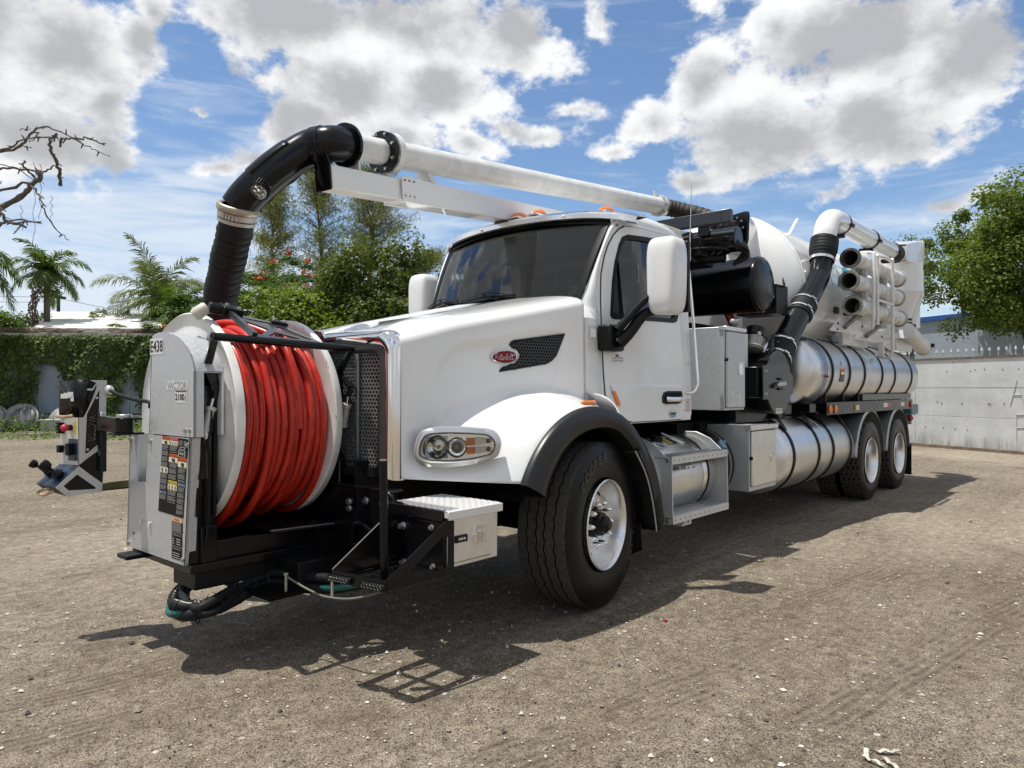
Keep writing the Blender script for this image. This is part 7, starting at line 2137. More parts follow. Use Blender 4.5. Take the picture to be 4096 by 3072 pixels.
    for k in range(20):
        a = 2*PI*k/20; s2 = fd.cross(Vector((0,0,1))).normalized(); u2 = s2.cross(fd); r_ = s2*math.cos(a)+u2*math.sin(a)
        mb.obox(lc+r_*0.056-fd*0.012, (fd, r_, fd.cross(r_)), (0.030, 0.006, 0.003))
    mb.bar(lc-fd*0.04, tc, 0.03, 0.012); wl = mb.build('work_lamp', TRUCK, smooth=40)
    mb = MB(REFL); mb.lathe([(0.018, 0.051), (0.006, 0.04), (0.002, 0.0)], lc, fd, 20)
    for k in range(6): a = k*1.047; mb.lathe([(0.017, 0.016), (0.006, 0.006)], lc+(s2*math.cos(a)+u2*math.sin(a))*0.03, fd, 10)
    mb.build('lamp_reflector', wl); mb = MB(CLEAR); mb.cyl(lc+fd*0.020, lc+fd*0.0215, 0.051, n=24); mb.build('lamp_lens', wl)
    mb = MB(RUBBER); mb.tube([on_elbow(i, 2.75, 0.010+0.006*math.sin(i*0.9)) for i in range(8, 39)], 0.009, 6); mb.tube([on_elbow(i, 2.55, 0.016) for i in range(10, 39)], 0.006, 6)
    mb.tube(bez([b0+bu*0.10-bd*0.02, b0+bu*0.02-bd*0.05, b0-bu*0.02-bd*0.03, b0-bu*0.05-bd*0.015], 5), 0.010, 6); mb.build('lamp_cable', el)
    mb = MB(PAPER)
    for i in (13, 17, 27, 30): mb.obox(on_elbow(i, 2.45, 0.020), ((path[i+1]-path[i]), Vector((0,1,0)), Vector((0.5,0,1))), (0.016, 0.006, 0.004))
    mb.build('cable_tie', el)
    # brass lock ring, band clamp and corrugated hose
    t0 = (path[-1]-path[-3]).normalized(); p0 = path[-1]
    t0 = Vector((-0.08, -0.42, -0.90)).normalized()
    mb = MB(mat('dull_brass', (0.40, 0.36, 0.28), 0.38, metal=0.7, var=0.15, vscale=8)); mb.lathe([(-0.018, 0.100), (-0.024, 0.118), (-0.014, 0.130), (0.012, 0.132), (0.024, 0.122), (0.024, 0.105)], p0, t0, 44); mb.build('lock_ring', TRUCK, smooth=60)
    h0 = p0+t0*0.03
    h1 = Vector((1.665, -0.86, 2.03)); h2 = Vector((1.66, -1.0, 1.30))
    hp = bez([h0, h0+t0*0.10, h0.lerp(h1, 0.55)+Vector((0.012, 0.02, 0)), h1, h1.lerp(h2, 0.5), h2], 16)
    L = [0.0]
    for a, b in zip(hp, hp[1:]): L.append(L[-1]+(b-a).length)
    dense = []; rad = []
    tot = L[-1]; nst = 330; pitch = 0.0540
    for i in range(nst):
        s_ = tot*i/(nst-1); j = max(0, min(len(L)-2, int(np.searchsorted(L, s_))-1)); f_ = (s_-L[j])/(L[j+1]-L[j])
        dense.append(hp[j].lerp(hp[j+1], f_)); w_ = (s_-0.10)/pitch
        bead = abs(math.sin(PI*w_))**0.55
        rad.append(0.107 if s_ < 0.11 else 0.095+0.018*bead+0.003*math.sin(s_*23))
    mb = MB(HOSEB); mb.tube(dense, 0.1, 30, rad=rad); hose = mb.build('intake_hose', TRUCK, smooth=70)
    mb = MB(mat('scuffed_grey_band', (0.20, 0.20, 0.21), 0.7, var=0.6, vscale=25)); i0 = int(nst*0.335)
    tt = (dense[i0+3]-dense[i0]).normalized(); mb.lathe([(-0.012, 0.112), (0.0, 0.1135), (0.012, 0.112)], dense[i0], tt, 20, a0=-0.6, a1=1.9); mb.build('scuff_band', hose)
    mb = MB(mat('pale_band_clamp', (0.50, 0.50, 0.47), 0.45, metal=0.4)); mb.lathe([(0.026, 0.105), (0.026, 0.121), (0.060, 0.121), (0.060, 0.105)], p0, t0, 40); mb.lathe([(0.068, 0.105), (0.068, 0.119), (0.090, 0.119), (0.090, 0.105)], p0, t0, 40)
    cs = Vector((0.7, 0.7, 0)); cs = (cs-t0*cs.dot(t0)).normalized(); ct = t0.cross(cs)
    for k in range(-2, 3): mb.obox(p0+t0*0.045+(cs*math.cos(k*0.17)+ct*math.sin(k*0.17))*0.124, (cs, ct, t0), (0.008, 0.006, 0.014))
    mb.cyl(p0+t0*0.045+(cs*0.95+ct*-0.42)*0.122, p0+t0*0.045+(cs*0.95+ct*0.42)*0.122, 0.006, n=8); mb.build('band_clamp', hose)
    # rear rubber hose dropping from the boom to the tank port
    rp = bez([BB, BB+d*0.12, Vector((-3.74, -0.22, 3.63)), Vector((-3.84, 0.05, 3.53)), Vector((-3.83, 0.25, 3.41)), c_port+n_port*0.20, c_port+n_port*0.06], 16)
    pr = [0.098+0.004*math.sin(i*1.7) for i in range(len(rp))]
    mb = MB(mat('brown_black_rubber', (0.028, 0.022, 0.020), 0.65, var=0.4, vscale=10)); mb.tube(rp, 0.1, 26, rad=pr); rh = mb.build('boom_hose', TRUCK, smooth=60)
    mb = MB(ALUB); mb.lathe([(0.02, 0.10), (0.02, 0.106), (0.05, 0.106), (0.05, 0.10)], BB, d, 36); mb.lathe([(0.065, 0.10), (0.065, 0.106), (0.09, 0.106), (0.09, 0.10)], BB, d, 36); mb.build('band_clamp', rh)
    mb = MB(PAPER); sd = d.cross(Vector((0,0,1))).normalized(); uu = sd.cross(d)
    P = [[BB+d*(0.42+0.16*j)+(-sd*math.cos(a)+uu*math.sin(a))*0.1045+Vector((0,0,-0.012)) for a in np.linspace(0.0, 1.3, 8)] for j in range(2)]
    mb.grid(P); mb.m(mat('blue_print', (0.08, 0.25, 0.50), 0.5)); P = [[BB+d*(0.46+0.08*j)+(-sd*math.cos(a)+uu*math.sin(a))*0.1055+Vector((0,0,-0.012)) for a in np.linspace(0.05, 0.6, 6)] for j in range(2)]; mb.grid(P); mb.build('hose_label', rh, smooth=60)
build_boom()

# ------------------------------------------------------------ debris tank
TC, TR = Vector((0, 0, 2.65)), 1.0
def build_tank():
    mb = MB(WHITE)
    prof = [(-9.2, 0.0), (-9.2, 0.6), (-9.1, 0.9), (-8.95, 0.99), (-8.85, 1.0), (-4.53, 1.0), (-4.525, 1.006), (-4.49, 1.006), (-4.485, 0.998)] + [(-4.485+0.38*math.sin(q), 0.998*math.cos(q)**0.7) for q in np.linspace(0.06, PI/2-0.02, 14)] + [(-4.10, 0.0)]
    mb.lathe(prof, (0, 0, 2.65), (1, 0, 0), 96)
    tank = mb.build('debris_tank', TRUCK, smooth=40)
    mb = MB(WHITE); mb.lathe([(-0.006, 0.998), (0.0, 1.012), (0.05, 1.012), (0.056, 0.998)], (-6.95, 0, 2.65), (1,0,0), 96); mb.build('tank_band', tank)
    # port collar and rounded square flange
    c = c_port.copy(); nrm = Vector((0.92, -0.38, 0.06)).normalized(); s = nrm.cross(Vector((0,0,1))).normalized(); u = s.cross(nrm)
    def sq(k, l, n=40, e=0.30):
        out = []
        for i in range(n):
            a = 2*PI*i/n; ca, sa = math.cos(a), math.sin(a)
            out.append(c+nrm*l+s*k*math.copysign(abs(ca)**e, ca)+u*k*1.12*math.copysign(abs(sa)**e, sa))
        return out
    ax_ = (Vector((-5.0, 0.05, 2.95))-c).normalized()
    def neck(k, l): return [p+nrm*0.0+ax_*l for p in sq(k, -0.005)]
    mb = MB(WHITE); rows = [sq(0.184, -0.005), neck(0.186, 0.04), neck(0.20, 0.14), neck(0.235, 0.30), neck(0.28, 0.52), neck(0.30, 0.8)]
    mb.grid([list(r) for r in zip(*rows)], wrap=True); mb.build('port_collar', tank, smooth=60)
    mb = MB(BLACK); k = 40
    o, i_ = sq(0.178, 0.02), [c+nrm*0.02+(p-c).normalized()*0.10 for p in sq(0.178, 0.0)]
    mb.add(o+sq(0.178, -0.01)+[c+nrm*0.02], [(j, (j+1) % k, k+(j+1) % k, k+j) for j in range(k)]+[(j, (j+1) % k, 2*k) for j in range(k)])
    mb.lathe([(0.02, 0.15), (0.05, 0.15), (0.05, 0.10)], c, nrm, 32); mb.lathe([(0.05, 0.115), (0.25, 0.105)], c, nrm, 32)
    fl = mb.build('port_flange', tank, smooth=30)
    for j in range(10): a = 2*PI*j/10; bolt(fl, c+nrm*0.05+(s*math.cos(a)+u*math.sin(a))*0.14, nrm, 0.010, 0.010)
    # blue lettering wrapped on the barrel
    mb = MB(TEAL)
    me = text_mesh('VACTOR', 0.0, 0.02); co = np.array([v.co for v in me.vertices]); lo, hi = co.min(0), co.max(0)
    vs = []
    for p in co:
        t = (p[0]-lo[0])/(hi[0]-lo[0]); h = (p[1]-lo[1])/(hi[1]-lo[1])
        a = math.radians(lerp(9.0, 31.0, h)); vs.append((-5.30-2.6*t, 1.004*math.cos(a), 2.65+1.004*math.sin(a)))
    mb.add(vs, [tuple(p.vertices) for p in me.polygons]); mb.build('tank_lettering', tank, smooth=0)
    mb = MB(INK)
    for x0 in (-5.55, -5.95): mb.box((x0-0.16, 0.985, 2.46), (x0, 1.008, 2.54))
    mb.build('number_plate', tank)
    mb = MB(WHITE); mb.bar((-5.6, 0.40, 3.55), (-5.75, 0.46, 3.78), 0.05, 0.012); mb.build('fin', tank)
    # cradle under the tank
    mb = MB(WHITE)
    for x in (-5.2, -6.6, -8.2): mb.plate([(x, -0.85, 1.22), (x, 0.85, 1.22), (x, 0.80, 2.05), (x, 0.4, 1.72), (x, -0.4, 1.72), (x, -0.80, 2.05)], (-0.05, 0, 0))
    mb.box((-9.1, -0.62, 1.18), (-4.4, -0.5, 1.40)); mb.box((-9.1, 0.5, 1.18), (-4.4, 0.62, 1.40)); mb.build('cradle', tank)
build_tank()

# ------------------------------------------------------------ behind the cab
def build_behind_cab():
    mb = MB(BLACK); R = 0.288
    mb.lathe([(1.045, 0.0)]+[(0.985+0.06*math.cos(q), R*math.sin(q)**0.9) for q in np.linspace(0.1, PI/2, 9)]+[(0.975, R), (0.972, R+0.006), (0.945, R+0.006), (0.942, R), (-0.95, R), (-1.0, R*0.9), (-1.03, 0.0)], (-3.27, 0, 2.575), (0,1,0), 72)
    dr = mb.build('silencer_drum', TRUCK, smooth=40)
    mb = MB(mat('scuff', (0.35, 0.35, 0.36), 0.6)); mb.tube([( -3.13+0.02*math.sin(i), 0.62+i*0.012, 2.575+0.289*math.sin(1.05)) for i in range(8)], 0.002, 4); mb.build('scratch', dr)
    mb = MB(DARK); mb.cyl((-3.27, -0.9, 2.575), (-3.27, 0.9, 2.575), 0.2, n=16); mb.box((-3.6, -0.9, 1.2), (-2.6, 0.55, 2.16)); mb.box((-2.5, -1.0, 1.22), (-1.75, 0.50, 2.0)); mb.build('blower_housing', TRUCK, bevel=0.03)
    # white cabinet peeping over the cab back
    mb = MB(WHITE2); mb.box((-2.35, -0.6, 2.3), (-1.85, 0.62, 3.02)); cb = mb.build('boom_pedestal', TRUCK, bevel=0.006); bolt(cb, (-1.85, 0.50, 2.92), (1,0,0), 0.022, 0.02)
    mb = MB(mat('blue_black_paint', (0.014, 0.018, 0.026), 0.35, coat=0.3)); 
    mb.box((-2.64, -0.80, 3.118), (-2.57, 0.955, 3.242)); cbm = mb.build('boom_rest', TRUCK, bevel=0.006)
    for y in (0.55, 0.86):
        for z in (3.15, 3.21): bolt(cbm, (-2.57, y, z), (1,0,0), 0.007, 0.003, washer=False, m=DARK)
    mb = MB(BLACK); mb.cyl((-2.75, -0.7, 2.99), (-2.85, 0.92, 2.99), 0.125, n=32); mb.box((-2.95, -0.5, 2.75), (-2.5, 0.6, 2.90)); mb.obox((-2.62, 0.66, 3.06), ((1,0,0),(0,1,0),(0,0,1)), (0.03, 0.06, 0.05)); mb.build('upper_pipe', TRUCK, bevel=0.01)
    mb = MB(SATIN); mb.box((-2.62, 0.30, 2.80), (-2.45, 0.70, 2.98)); mb.cyl((-2.50, 0.42, 2.94), (-2.44, 0.42, 2.94), 0.05, n=18); mb.lathe([(0, 0.26), (0.015, 0.26), (0.015, 0.0)], (-2.7, 0.62, 2.862), (0,0,1), 28); mb.cyl((-2.4, 0.15, 2.80), (-2.9, 0.75, 2.84), 0.06, n=14); mb.build('valve_block', TRUCK, bevel=0.004)
    mb = MB(WHITE2); mb.cyl((-2.30, 0.25, 2.86), (-2.42, 0.40, 2.96), 0.05, n=14); mb.build('white_cylinder', TRUCK)
    mb = MB(RUBBER)
    r2 = random.Random(5)
    for k in range(16):
        y0 = 0.12+0.03*k; a = [(-2.15, y0*0.8, 2.78+r2.uniform(0, .1)), (-2.3, y0+0.1, 2.90+r2.uniform(0, .10)), (-2.5, 0.55+r2.uniform(-.1, .1), 2.88+r2.uniform(-.03, .08)), (-2.75, 0.85+r2.uniform(-.05, .06), 2.95+r2.uniform(-.05, .05)), (-2.92, 0.96+r2.uniform(-.03, .03), 2.86+r2.uniform(-.05, .05)), (-2.86, 0.86, 2.74)]
        mb.tube(bez(a, 6), r2.uniform(0.010, 0.018), 6)
    mb.build('hydraulic_hoses', TRUCK, smooth=60)
    mb = MB(ZINC)
    for k in range(9): p = Vector((-2.35-0.05*k, 0.30+0.055*k, 2.83+0.02*math.sin(k))); mb.cyl(p, p+Vector((0.02, 0.05, 0.015)), 0.014, n=8)
    mb.build('hose_fitting', TRUCK)
    mb = MB(mat('red_tube_paint', (0.38, 0.01, 0.015), 0.3, coat=0.5)); mb.cyl((-3.35, 0.55, 2.34), (-3.42, 0.72, 1.98), 0.045, n=16); mb.tube([(-3.5, 0.6, 2.06), (-3.95, 0.75, 2.06)], 0.014, 8); mb.build('red_pipe', TRUCK)
    # tall aluminium cabinet
    mb = MB(GALV); mb.box((-2.335, 0.52, 1.296), (-1.917, 1.198, 2.036)); tc_ = mb.build('tall_toolbox', TRUCK, bevel=0.005)
    mb = MB(ALUB); mb.box((-2.34, 1.15, 2.005), (-1.905, 1.222, 2.040)); mb.build('rain_lip', tc_, bevel=0.004)
    mb = MB(INK); mb.box((-2.322, 1.198, 1.315), (-1.936, 1.2005, 2.0)); mb.build('door_gap', tc_)
    mb = MB(GALV); mb.box((-2.317, 1.199, 1.320), (-1.948, 1.214, 1.994)); mb.build('toolbox_door', tc_, bevel=0.003)
    mb = MB(ZINC)
    for k in range(28): mb.cyl((-1.938, 1.207, 1.33+k*0.0236), (-1.938, 1.207, 1.351+k*0.0236), 0.006, n=8)
    mb.build('hinge', tc_)['kind'] = 'stuff'
    mb = MB(RUBBER); mb.sphere((-1.925, 1.215, 1.745), 0.018, 10, 6); mb.build('bump_stop', tc_)
    def latch(par, x0, x1, z0, z1, y):
        mb = MB(POL); m_ = lerp(x0, x1, 0.22)
        mb.plate([(m_, y, z0), (x0, y, (z0+z1)/2), (m_, y, z1), (x1, y, z1), (x1, y, z0)], (0, 0.005, 0)); mb.m(ALU); mb.box((lerp(x1, m_, 0.15), y+0.0045, z0+0.012), (lerp(x1, m_, 0.85), y+0.006, z1-0.012)) if False else None
        mb.m(CHROME); xx = lerp(m_, x1, 0.45); mb.box((xx-0.014, y+0.004, z0+0.015), (xx+0.014, y+0.014, z1-0.015)); mb.sphere((lerp(x0, x1, 0.14), y+0.006, (z0+z1)/2), 0.009, 8, 5); mb.build('paddle_latch', par)
    latch(tc_, -2.165, -2.278, 1.609, 1.731, 1.214)
    R, Uv = Vector((-1,0,0)), Vector((0,0,1))
    mb = MB(PAPER); mb.rect((-2.020, 1.214, 1.330), R, Uv, 0.205, 0.135, 0.001); mb.m(mat('faint_grey_print', (0.50, 0.51, 0.52), 0.6)); mb.text('WARNING', (-2.06, 1.2155, 1.440), R, Uv, h=0.017, w=0.15, lift=0.0006); mb.text('WARNING', (-2.06, 1.2155, 1.338), R, Uv, h=0.017, w=0.15, lift=0.0006)
    for k in range(6): mb.rect((-2.03, 1.2155, 1.366+k*0.0115), R, Uv, 0.17, 0.005, 0.0006)
    mb.build('warning_sticker', tc_, smooth=0)
    bolt(tc_, (-1.917, 0.83, 1.82), (1,0,0), 0.014, 0.004, m=ALUB, washer=False)
    # low aluminium toolbox behind the step
    mb = MB(GALV); mb.box((-3.038, 0.45, 0.530), (-2.40, 1.218, 1.142)); lt = mb.build('low_toolbox', TRUCK, bevel=0.005)
    mb = MB(ALUB); mb.box((-3.045, 1.18, 1.10), (-2.388, 1.242, 1.147)); mb.build('rain_lip', lt, bevel=0.004)
    mb = MB(INK); mb.box((-3.022, 1.218, 0.572), (-2.425, 1.2205, 1.095)); mb.build('door_gap', lt)
    mb = MB(ALUB); mb.box((-3.015, 1.219, 0.578), (-2.437, 1.233, 1.088)); mb.build('toolbox_door', lt, bevel=0.003)
    mb = MB(ZINC)
    for k in range(20): mb.cyl((-2.428, 1.226, 0.585+k*0.025), (-2.428, 1.226, 0.607+k*0.025), 0.006, n=8)
    mb.build('hinge', lt)['kind'] = 'stuff'
    mb = MB(RUBBER); mb.sphere((-2.415, 1.232, 0.84), 0.018, 10, 6); mb.build('bump_stop', lt)
    latch(lt, -2.852, -2.978, 0.775, 0.888, 1.233)
    # step fuel tank
    mb = MB(ALUT); mb.lathe([(-1.98, 0.0), (-1.98, 0.29), (-1.955, 0.318), (-1.93, 0.325), (-0.80, 0.325), (-0.775, 0.318), (-0.75, 0.29), (-0.75, 0.0)], (0, 0.80, 0.745), (1,0,0), 72); ft = mb.build('fuel_tank', TRUCK, smooth=40)
    mb = MB(POL)
    for x in (-1.02, -1.70): mb.lathe([(-0.035, 0.326), (-0.035, 0.330), (0.035, 0.330), (0.035, 0.326)], (x, 0.80, 0.745), (1,0,0), 64)
    mb.m(RUBBER)
    for x in (-1.075, -1.76): mb.lathe([(-0.012, 0.326), (-0.012, 0.332), (0.012, 0.332), (0.012, 0.326)], (x, 0.80, 0.745), (1,0,0), 64)
    mb.build('tank_strap', ft)
    mb = MB(POL); mb.lathe([(0, 0.075), (0.015, 0.075), (0.02, 0.06), (0.02, 0.0)], (-1.22, 0.92, 1.045), (0, 0.35, 1), 28); mb.m(SATIN); mb.lathe([(0.02, 0.05), (0.045, 0.046), (0.045, 0)], (-1.22, 0.92, 1.045), (0, 0.35, 1), 20); mb.build('filler_cap', ft)
    mb = MB(LYEL); mb.obox((-1.38, 0.93, 1.044), ((1,0,0),(0,0.93,-0.38),(0,0.38,0.93)), (0.03, 0.05, 0.002)); mb.m(LABK); mb.obox((-1.45, 0.93, 1.044), ((1,0,0),(0,0.93,-0.38),(0,0.38,0.93)), (0.035, 0.05, 0.002)); mb.build('fuel_label', ft)
    mb = MB(ALUB); mb.bar((-1.60, 0.98, 1.02), (-1.52, 0.80, 1.10), 0.04, 0.012); mb.build('strap_bolt', ft)
    st = mat('pale_step_metal', (0.66, 0.67, 0.67), 0.4, metal=0.4, var=0.06)
    for x, sx in ((-0.955, -1), (-1.945, 1)):
        mb = MB(st)
        mb.plate([(x, 1.16, 0.955), (x, 1.215, 0.94), (x, 1.225, 0.45), (x, 1.20, 0.425), (x, 0.92, 0.43), (x, 0.86, 0.50), (x, 0.75, 0.45), (x, 0.62, 1.02), (x, 0.75, 1.10), (x, 0.92, 1.10), (x, 1.05, 1.05)], (sx*0.008, 0, 0))
        mb.build('step_hanger', ft, bevel=0.004)
    # two angled stiffeners rising ahead of the tank
    mb = MB(st); mb.plate([(-0.84, 0.55, 1.06), (-0.84, 0.80, 1.12), (-0.84, 0.98, 1.06), (-0.84, 1.08, 0.95), (-0.84, 1.05, 0.60), (-0.84, 0.55, 0.60)], (-0.006, 0, 0)); mb.build('step_hanger', ft)
    gr = mat('grip_strut', (0.78, 0.79, 0.79), 0.30, metal=0.75)
    for z, y0, y1 in ((0.948, 0.98, 1.215), (0.485, 0.93, 1.225)):
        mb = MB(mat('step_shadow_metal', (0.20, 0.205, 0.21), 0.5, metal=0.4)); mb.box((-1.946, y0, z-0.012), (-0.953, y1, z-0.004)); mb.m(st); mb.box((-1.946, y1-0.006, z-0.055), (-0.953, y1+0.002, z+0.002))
        stp = mb.build('cab_step', ft, bevel=0.003)
        mb = MB(gr)
        ny = 6 if z > 0.6 else 8
        for i in range(46):
            for j in range(ny):
                x = -0.965-i*0.0213; y = lerp(y0+0.02, y1-0.015, j/(ny-1))
                mb.obox((x, y, z+0.001), ((1,0,0.25*(1 if i % 2 else -1)),(0,1,0),(0,0,1)), (0.0075, 0.0105, 0.008))
        mb.build('grip_teeth', stp, smooth=0)['kind'] = 'stuff'
        mb = MB(INK)
        for i in range(12): x = -0.985-i*0.083; mb.cyl((x, y1+0.0018, z-0.024), (x, y1+0.0032, z-0.024), 0.006, n=8)
        mb.build('drain_hole', stp)['kind'] = 'stuff'
    mb = MB(st); mb.box((-1.36, 1.16, 0.835), (-1.20, 1.205, 0.868)); mb.box((-1.38, 1.09, 0.372), (-1.22, 1.16, 0.43)); stb = mb.build('step_bracket', ft)
    for x in (-1.33, -1.24): bolt(stb, (x, 1.205, 0.852), (0,1,0), 0.010, 0.008); bolt(stb, (x, 1.16, 0.40), (0,1,0), 0.010, 0.008)
    for z in (0.925, 0.455): bolt(ft, (-0.947, 1.18, z), (1,0,0), 0.012, 0.006); bolt(ft, (-0.947, 1.02, z+0.01), (1,0,0), 0.012, 0.006)
    # black urea tank with a blue cap
    mb = MB(BLACK); mb.lathe([(-2.42, 0.0), (-2.42, 0.30), (-2.40, 0.335), (-2.03, 0.335), (-2.01, 0.30), (-2.01, 0.0)], (0, 0.74, 0.765), (1,0,0), 56); dt = mb.build('urea_tank', TRUCK, smooth=40)
    mb = MB(ZINC)
    for x in (-2.12, -2.32): mb.lathe([(-0.012, 0.336), (-0.012, 0.341), (0.012, 0.341), (0.012, 0.336)], (x, 0.74, 0.765), (1,0,0), 56)
    mb.build('tank_strap', dt)
    mb = MB(BLUECAP); mb.lathe([(0, 0.045), (0.03, 0.047), (0.035, 0.03), (0.035, 0.0)], (-2.20, 1.03, 0.965), (0, 0.82, 0.57), 18)
    for k in range(3): a = k*2.1; mb.obox((-2.20+0.04*math.cos(a), 1.045, 0.975+0.02*math.sin(a)), ((1,0,0),(0,0.8,0.5),(0,-0.5,0.8)), (0.018, 0.02, 0.012))
    mb.build('blue_cap', dt, bevel=0.003)
    # perforated air filter
    d = Vector((0.30, 0.10, -0.95)).normalized(); d = (Vector((-2.975, 1.0, 1.86))-Vector((-3.07, 1.0, 2.08))).normalized()
    c = Vector((-3.085, 1.0, 2.10))
    mb = MB(BLACK); mb.lathe([(0.0, 0.0), (0.0, 0.09), (0.01, 0.10), (0.09, 0.10), (0.10, 0.07), (0.12, 0.07)], c, d, 28); af = mb.build('relief_valve', TRUCK)
    bolt(af, c+d*0.06+Vector((0.07, 0.07, 0)), (0.7, 0.7, 0), 0.014, 0.01)
    mb = MB(mat('olive_grey_base', (0.20, 0.195, 0.17), 0.4, metal=0.5)); mb.lathe([(0.215, 0.108), (0.245, 0.100), (0.265, 0.070), (0.27, 0.0)], c, d, 28); mb.build('filter_base', af)
    mb = MB(DARK); mb.cyl(c+d*0.12, c+d*0.21, 0.098, n=28); mb.build('filter_core', af)
    mb = MB(mat('champagne_metal', (0.62, 0.60, 0.52), 0.35, metal=0.8))
    s = d.cross(Vector((0,1,0))).normalized(); u = s.cross(d); put = lambda a, v: c+d*v+(s*math.cos(a)+u*math.sin(a))*0.103
    for row in range(7):
        for k in range(44):
            a = 2*PI*(k+0.5*(row % 2))/44; v = 0.118+row*0.0145
            ring1 = [put(a+0.075*math.cos(q), v+0.0082*math.sin(q)) for q in np.linspace(0, 2*PI, 7)[:-1]]; ring2 = [put(a+0.043*math.cos(q), v+0.0046*math.sin(q)) for q in np.linspace(0, 2*PI, 7)[:-1]]
            mb.add(ring1+ring2, [(q, (q+1) % 6, 6+(q+1) % 6, 6+q) for q in range(6)])
    mb.lathe([(0.208, 0.106), (0.220, 0.110), (0.222, 0.106)], c, d, 28); mb.lathe([(0.108, 0.102), (0.114, 0.106)], c, d, 28)
    mb.build('filter_cage', af, smooth=0)
    mb = MB(mat('grey_casting', (0.33, 0.34, 0.34), 0.5, metal=0.5)); mb.cyl((-2.75, 0.95, 2.05), (-2.75, 0.95, 2.17), 0.045, n=12); mb.cyl((-2.66, 0.95, 2.14), (-2.82, 0.95, 2.15), 0.028, n=10); mb.cyl((-2.84, 0.93, 2.10), (-2.84, 0.93, 2.20), 0.03, n=10); mb.sphere((-2.64, 0.95, 2.14), 0.034, 8, 6); mb.build('valve_casting', TRUCK, bevel=0.004)
    mb = MB(WHITE2); mb.cyl((-2.82, 0.95, 1.60), (-2.82, 0.95, 2.03), 0.07, n=20); mb.build('white_filter', TRUCK)
    # clean out housing with its round door
    mb = MB(BLACK); mb.cyl((-3.16, 0.45, 1.55), (-3.16, 1.185, 1.55), 0.315, n=56); mb.box((-2.98, 0.85, 1.40), (-2.70, 1.17, 1.70)); mb.plate([(-3.10, 1.18, 1.86), (-2.98, 1.18, 1.80), (-3.10, 1.18, 2.04)], (0, -0.03, 0)); mb.box((-3.4, 0.6, 1.15), (-2.6, 1.0, 1.4))
    co = mb.build('cleanout_housing', TRUCK, bevel=0.006)
    out = [(-2.765,1.716),(-2.86,1.716),(-2.93,1.79),(-3.02,1.848),(-3.12,1.874),(-3.22,1.870),(-3.32,1.832),(-3.40,1.77),(-3.455,1.70),(-3.475,1.648),(-3.53,1.642),(-3.553,1.60),(-3.553,1.46),(-3.535,1.430),(-3.475,1.425),(-3.44,1.36),(-3.37,1.285),(-3.28,1.238),(-3.18,1.222),(-3.07,1.238),(-2.98,1.285),(-2.91,1.355),(-2.885,1.384),(-2.765,1.384)]
    mb = MB(DGREY); mb.plate([(x, 1.190, z) for x, z in out], (0, 0.014, 0)); dp = mb.build('cleanout_door', TRUCK, bevel=0.003)
    for x in (-2.80, -2.845):
        for z in (1.44, 1.66): bolt(dp, (x, 1.204, z), (0,1,0), 0.009, 0.005)
    mb = MB(ZINC); mb.plate([(-3.04,1.215,1.525),(-3.10,1.215,1.555),(-3.28,1.215,1.562),(-3.275,1.215,1.525),(-3.20,1.215,1.520),(-3.10,1.215,1.512)], (0, 0.022, 0)); mb.m(SATIN); mb.plate([(-2.96,1.21,1.52),(-3.06,1.21,1.55),(-3.06,1.21,1.515),(-2.97,1.21,1.49)], (0, 0.018, 0)); mb.box((-3.20, 1.204, 1.575), (-3.13, 1.225, 1.60)); mb.box((-3.22, 1.204, 1.475), (-3.12, 1.222, 1.50)); mb.build('door_latch', dp, bevel=0.003)
    mb = MB(PAPER); mb.rect((-3.078, 1.204, 1.238), R, Uv, 0.165, 0.055, 0.0008); mb.m(INK); mb.text('CLEANOUT', (-3.088, 1.2055, 1.266), R, Uv, h=0.018, w=0.145, lift=0.0006); mb.text('Dogs vent slots', (-3.10, 1.2055, 1.247), R, Uv, h=0.010, w=0.115, lift=0.0006); mb.build('cleanout_sticker', dp, smooth=0)
    # air duct from the housing to the rear separators
    Rd = 0.128
    A, B, Cc, E = Vector((-3.50, 1.05, 1.80)), Vector((-3.66, 1.05, 1.955)), Vector((-4.16, 1.05, 2.33)), Vector((-4.32, 1.05, 2.45))
    F, G, H = Vector((-4.80, 1.05, 2.82)), Vector((-4.90, 1.05, 2.97)), Vector((-5.00, 1.05, 3.24))
    mb = MB(BLACK); mb.tube([B-(Cc-B).normalized()*0.12, B, Cc], Rd, 36); mb.build('air_duct', TRUCK, smooth=50)
    mb = MB(BLACK); mb.tube([E-(F-E).normalized()*0.08, E, F], Rd, 36); mb.tube([F, G, G+Vector((-0.02,0,0.10))], Rd*0.98, 36); mb.build('air_duct', TRUCK, smooth=40)
    for a, b in ((A, B), (Cc, E)):
        d_ = (b-a).normalized(); n_ = 14
        q = [a+d_*((b-a).length*(i/n_)) for i in range(n_+1)]
        mb = MB(HOSEB); mb.tube([a-d_*0.05]+q+[b+d_*0.05], Rd, 32, rad=[Rd+0.010]+[Rd+0.012+0.004*(i % 2) for i in range(n_+1)]+[Rd+0.010]); cu = mb.build('duct_cuff', TRUCK, smooth=60)
        for p in (a+d_*0.01, b-d_*0.01):
            mb = MB(mat('bright_clamp', (0.72, 0.72, 0.70), 0.25, metal=0.85)); mb.lathe([(-0.012, Rd+0.016), (-0.012, Rd+0.021), (0.012, Rd+0.021), (0.012, Rd+0.016)], p, d_, 36); sd = Vector((0.5, 0.8, 0.3)); sd = (sd-d_*sd.dot(d_)).normalized(); mb.obox(p+sd*(Rd+0.025), (sd, d_, sd.cross(d_)), (0.010, 0.010, 0.030)); mb.build('band_clamp', cu)
    d_ = (H-G).normalized()
    n_ = 26; mb = MB(HOSEB); q = [G+Vector((-0.015,0,0.06))+(H-G)*(i/n_) for i in range(n_+1)]
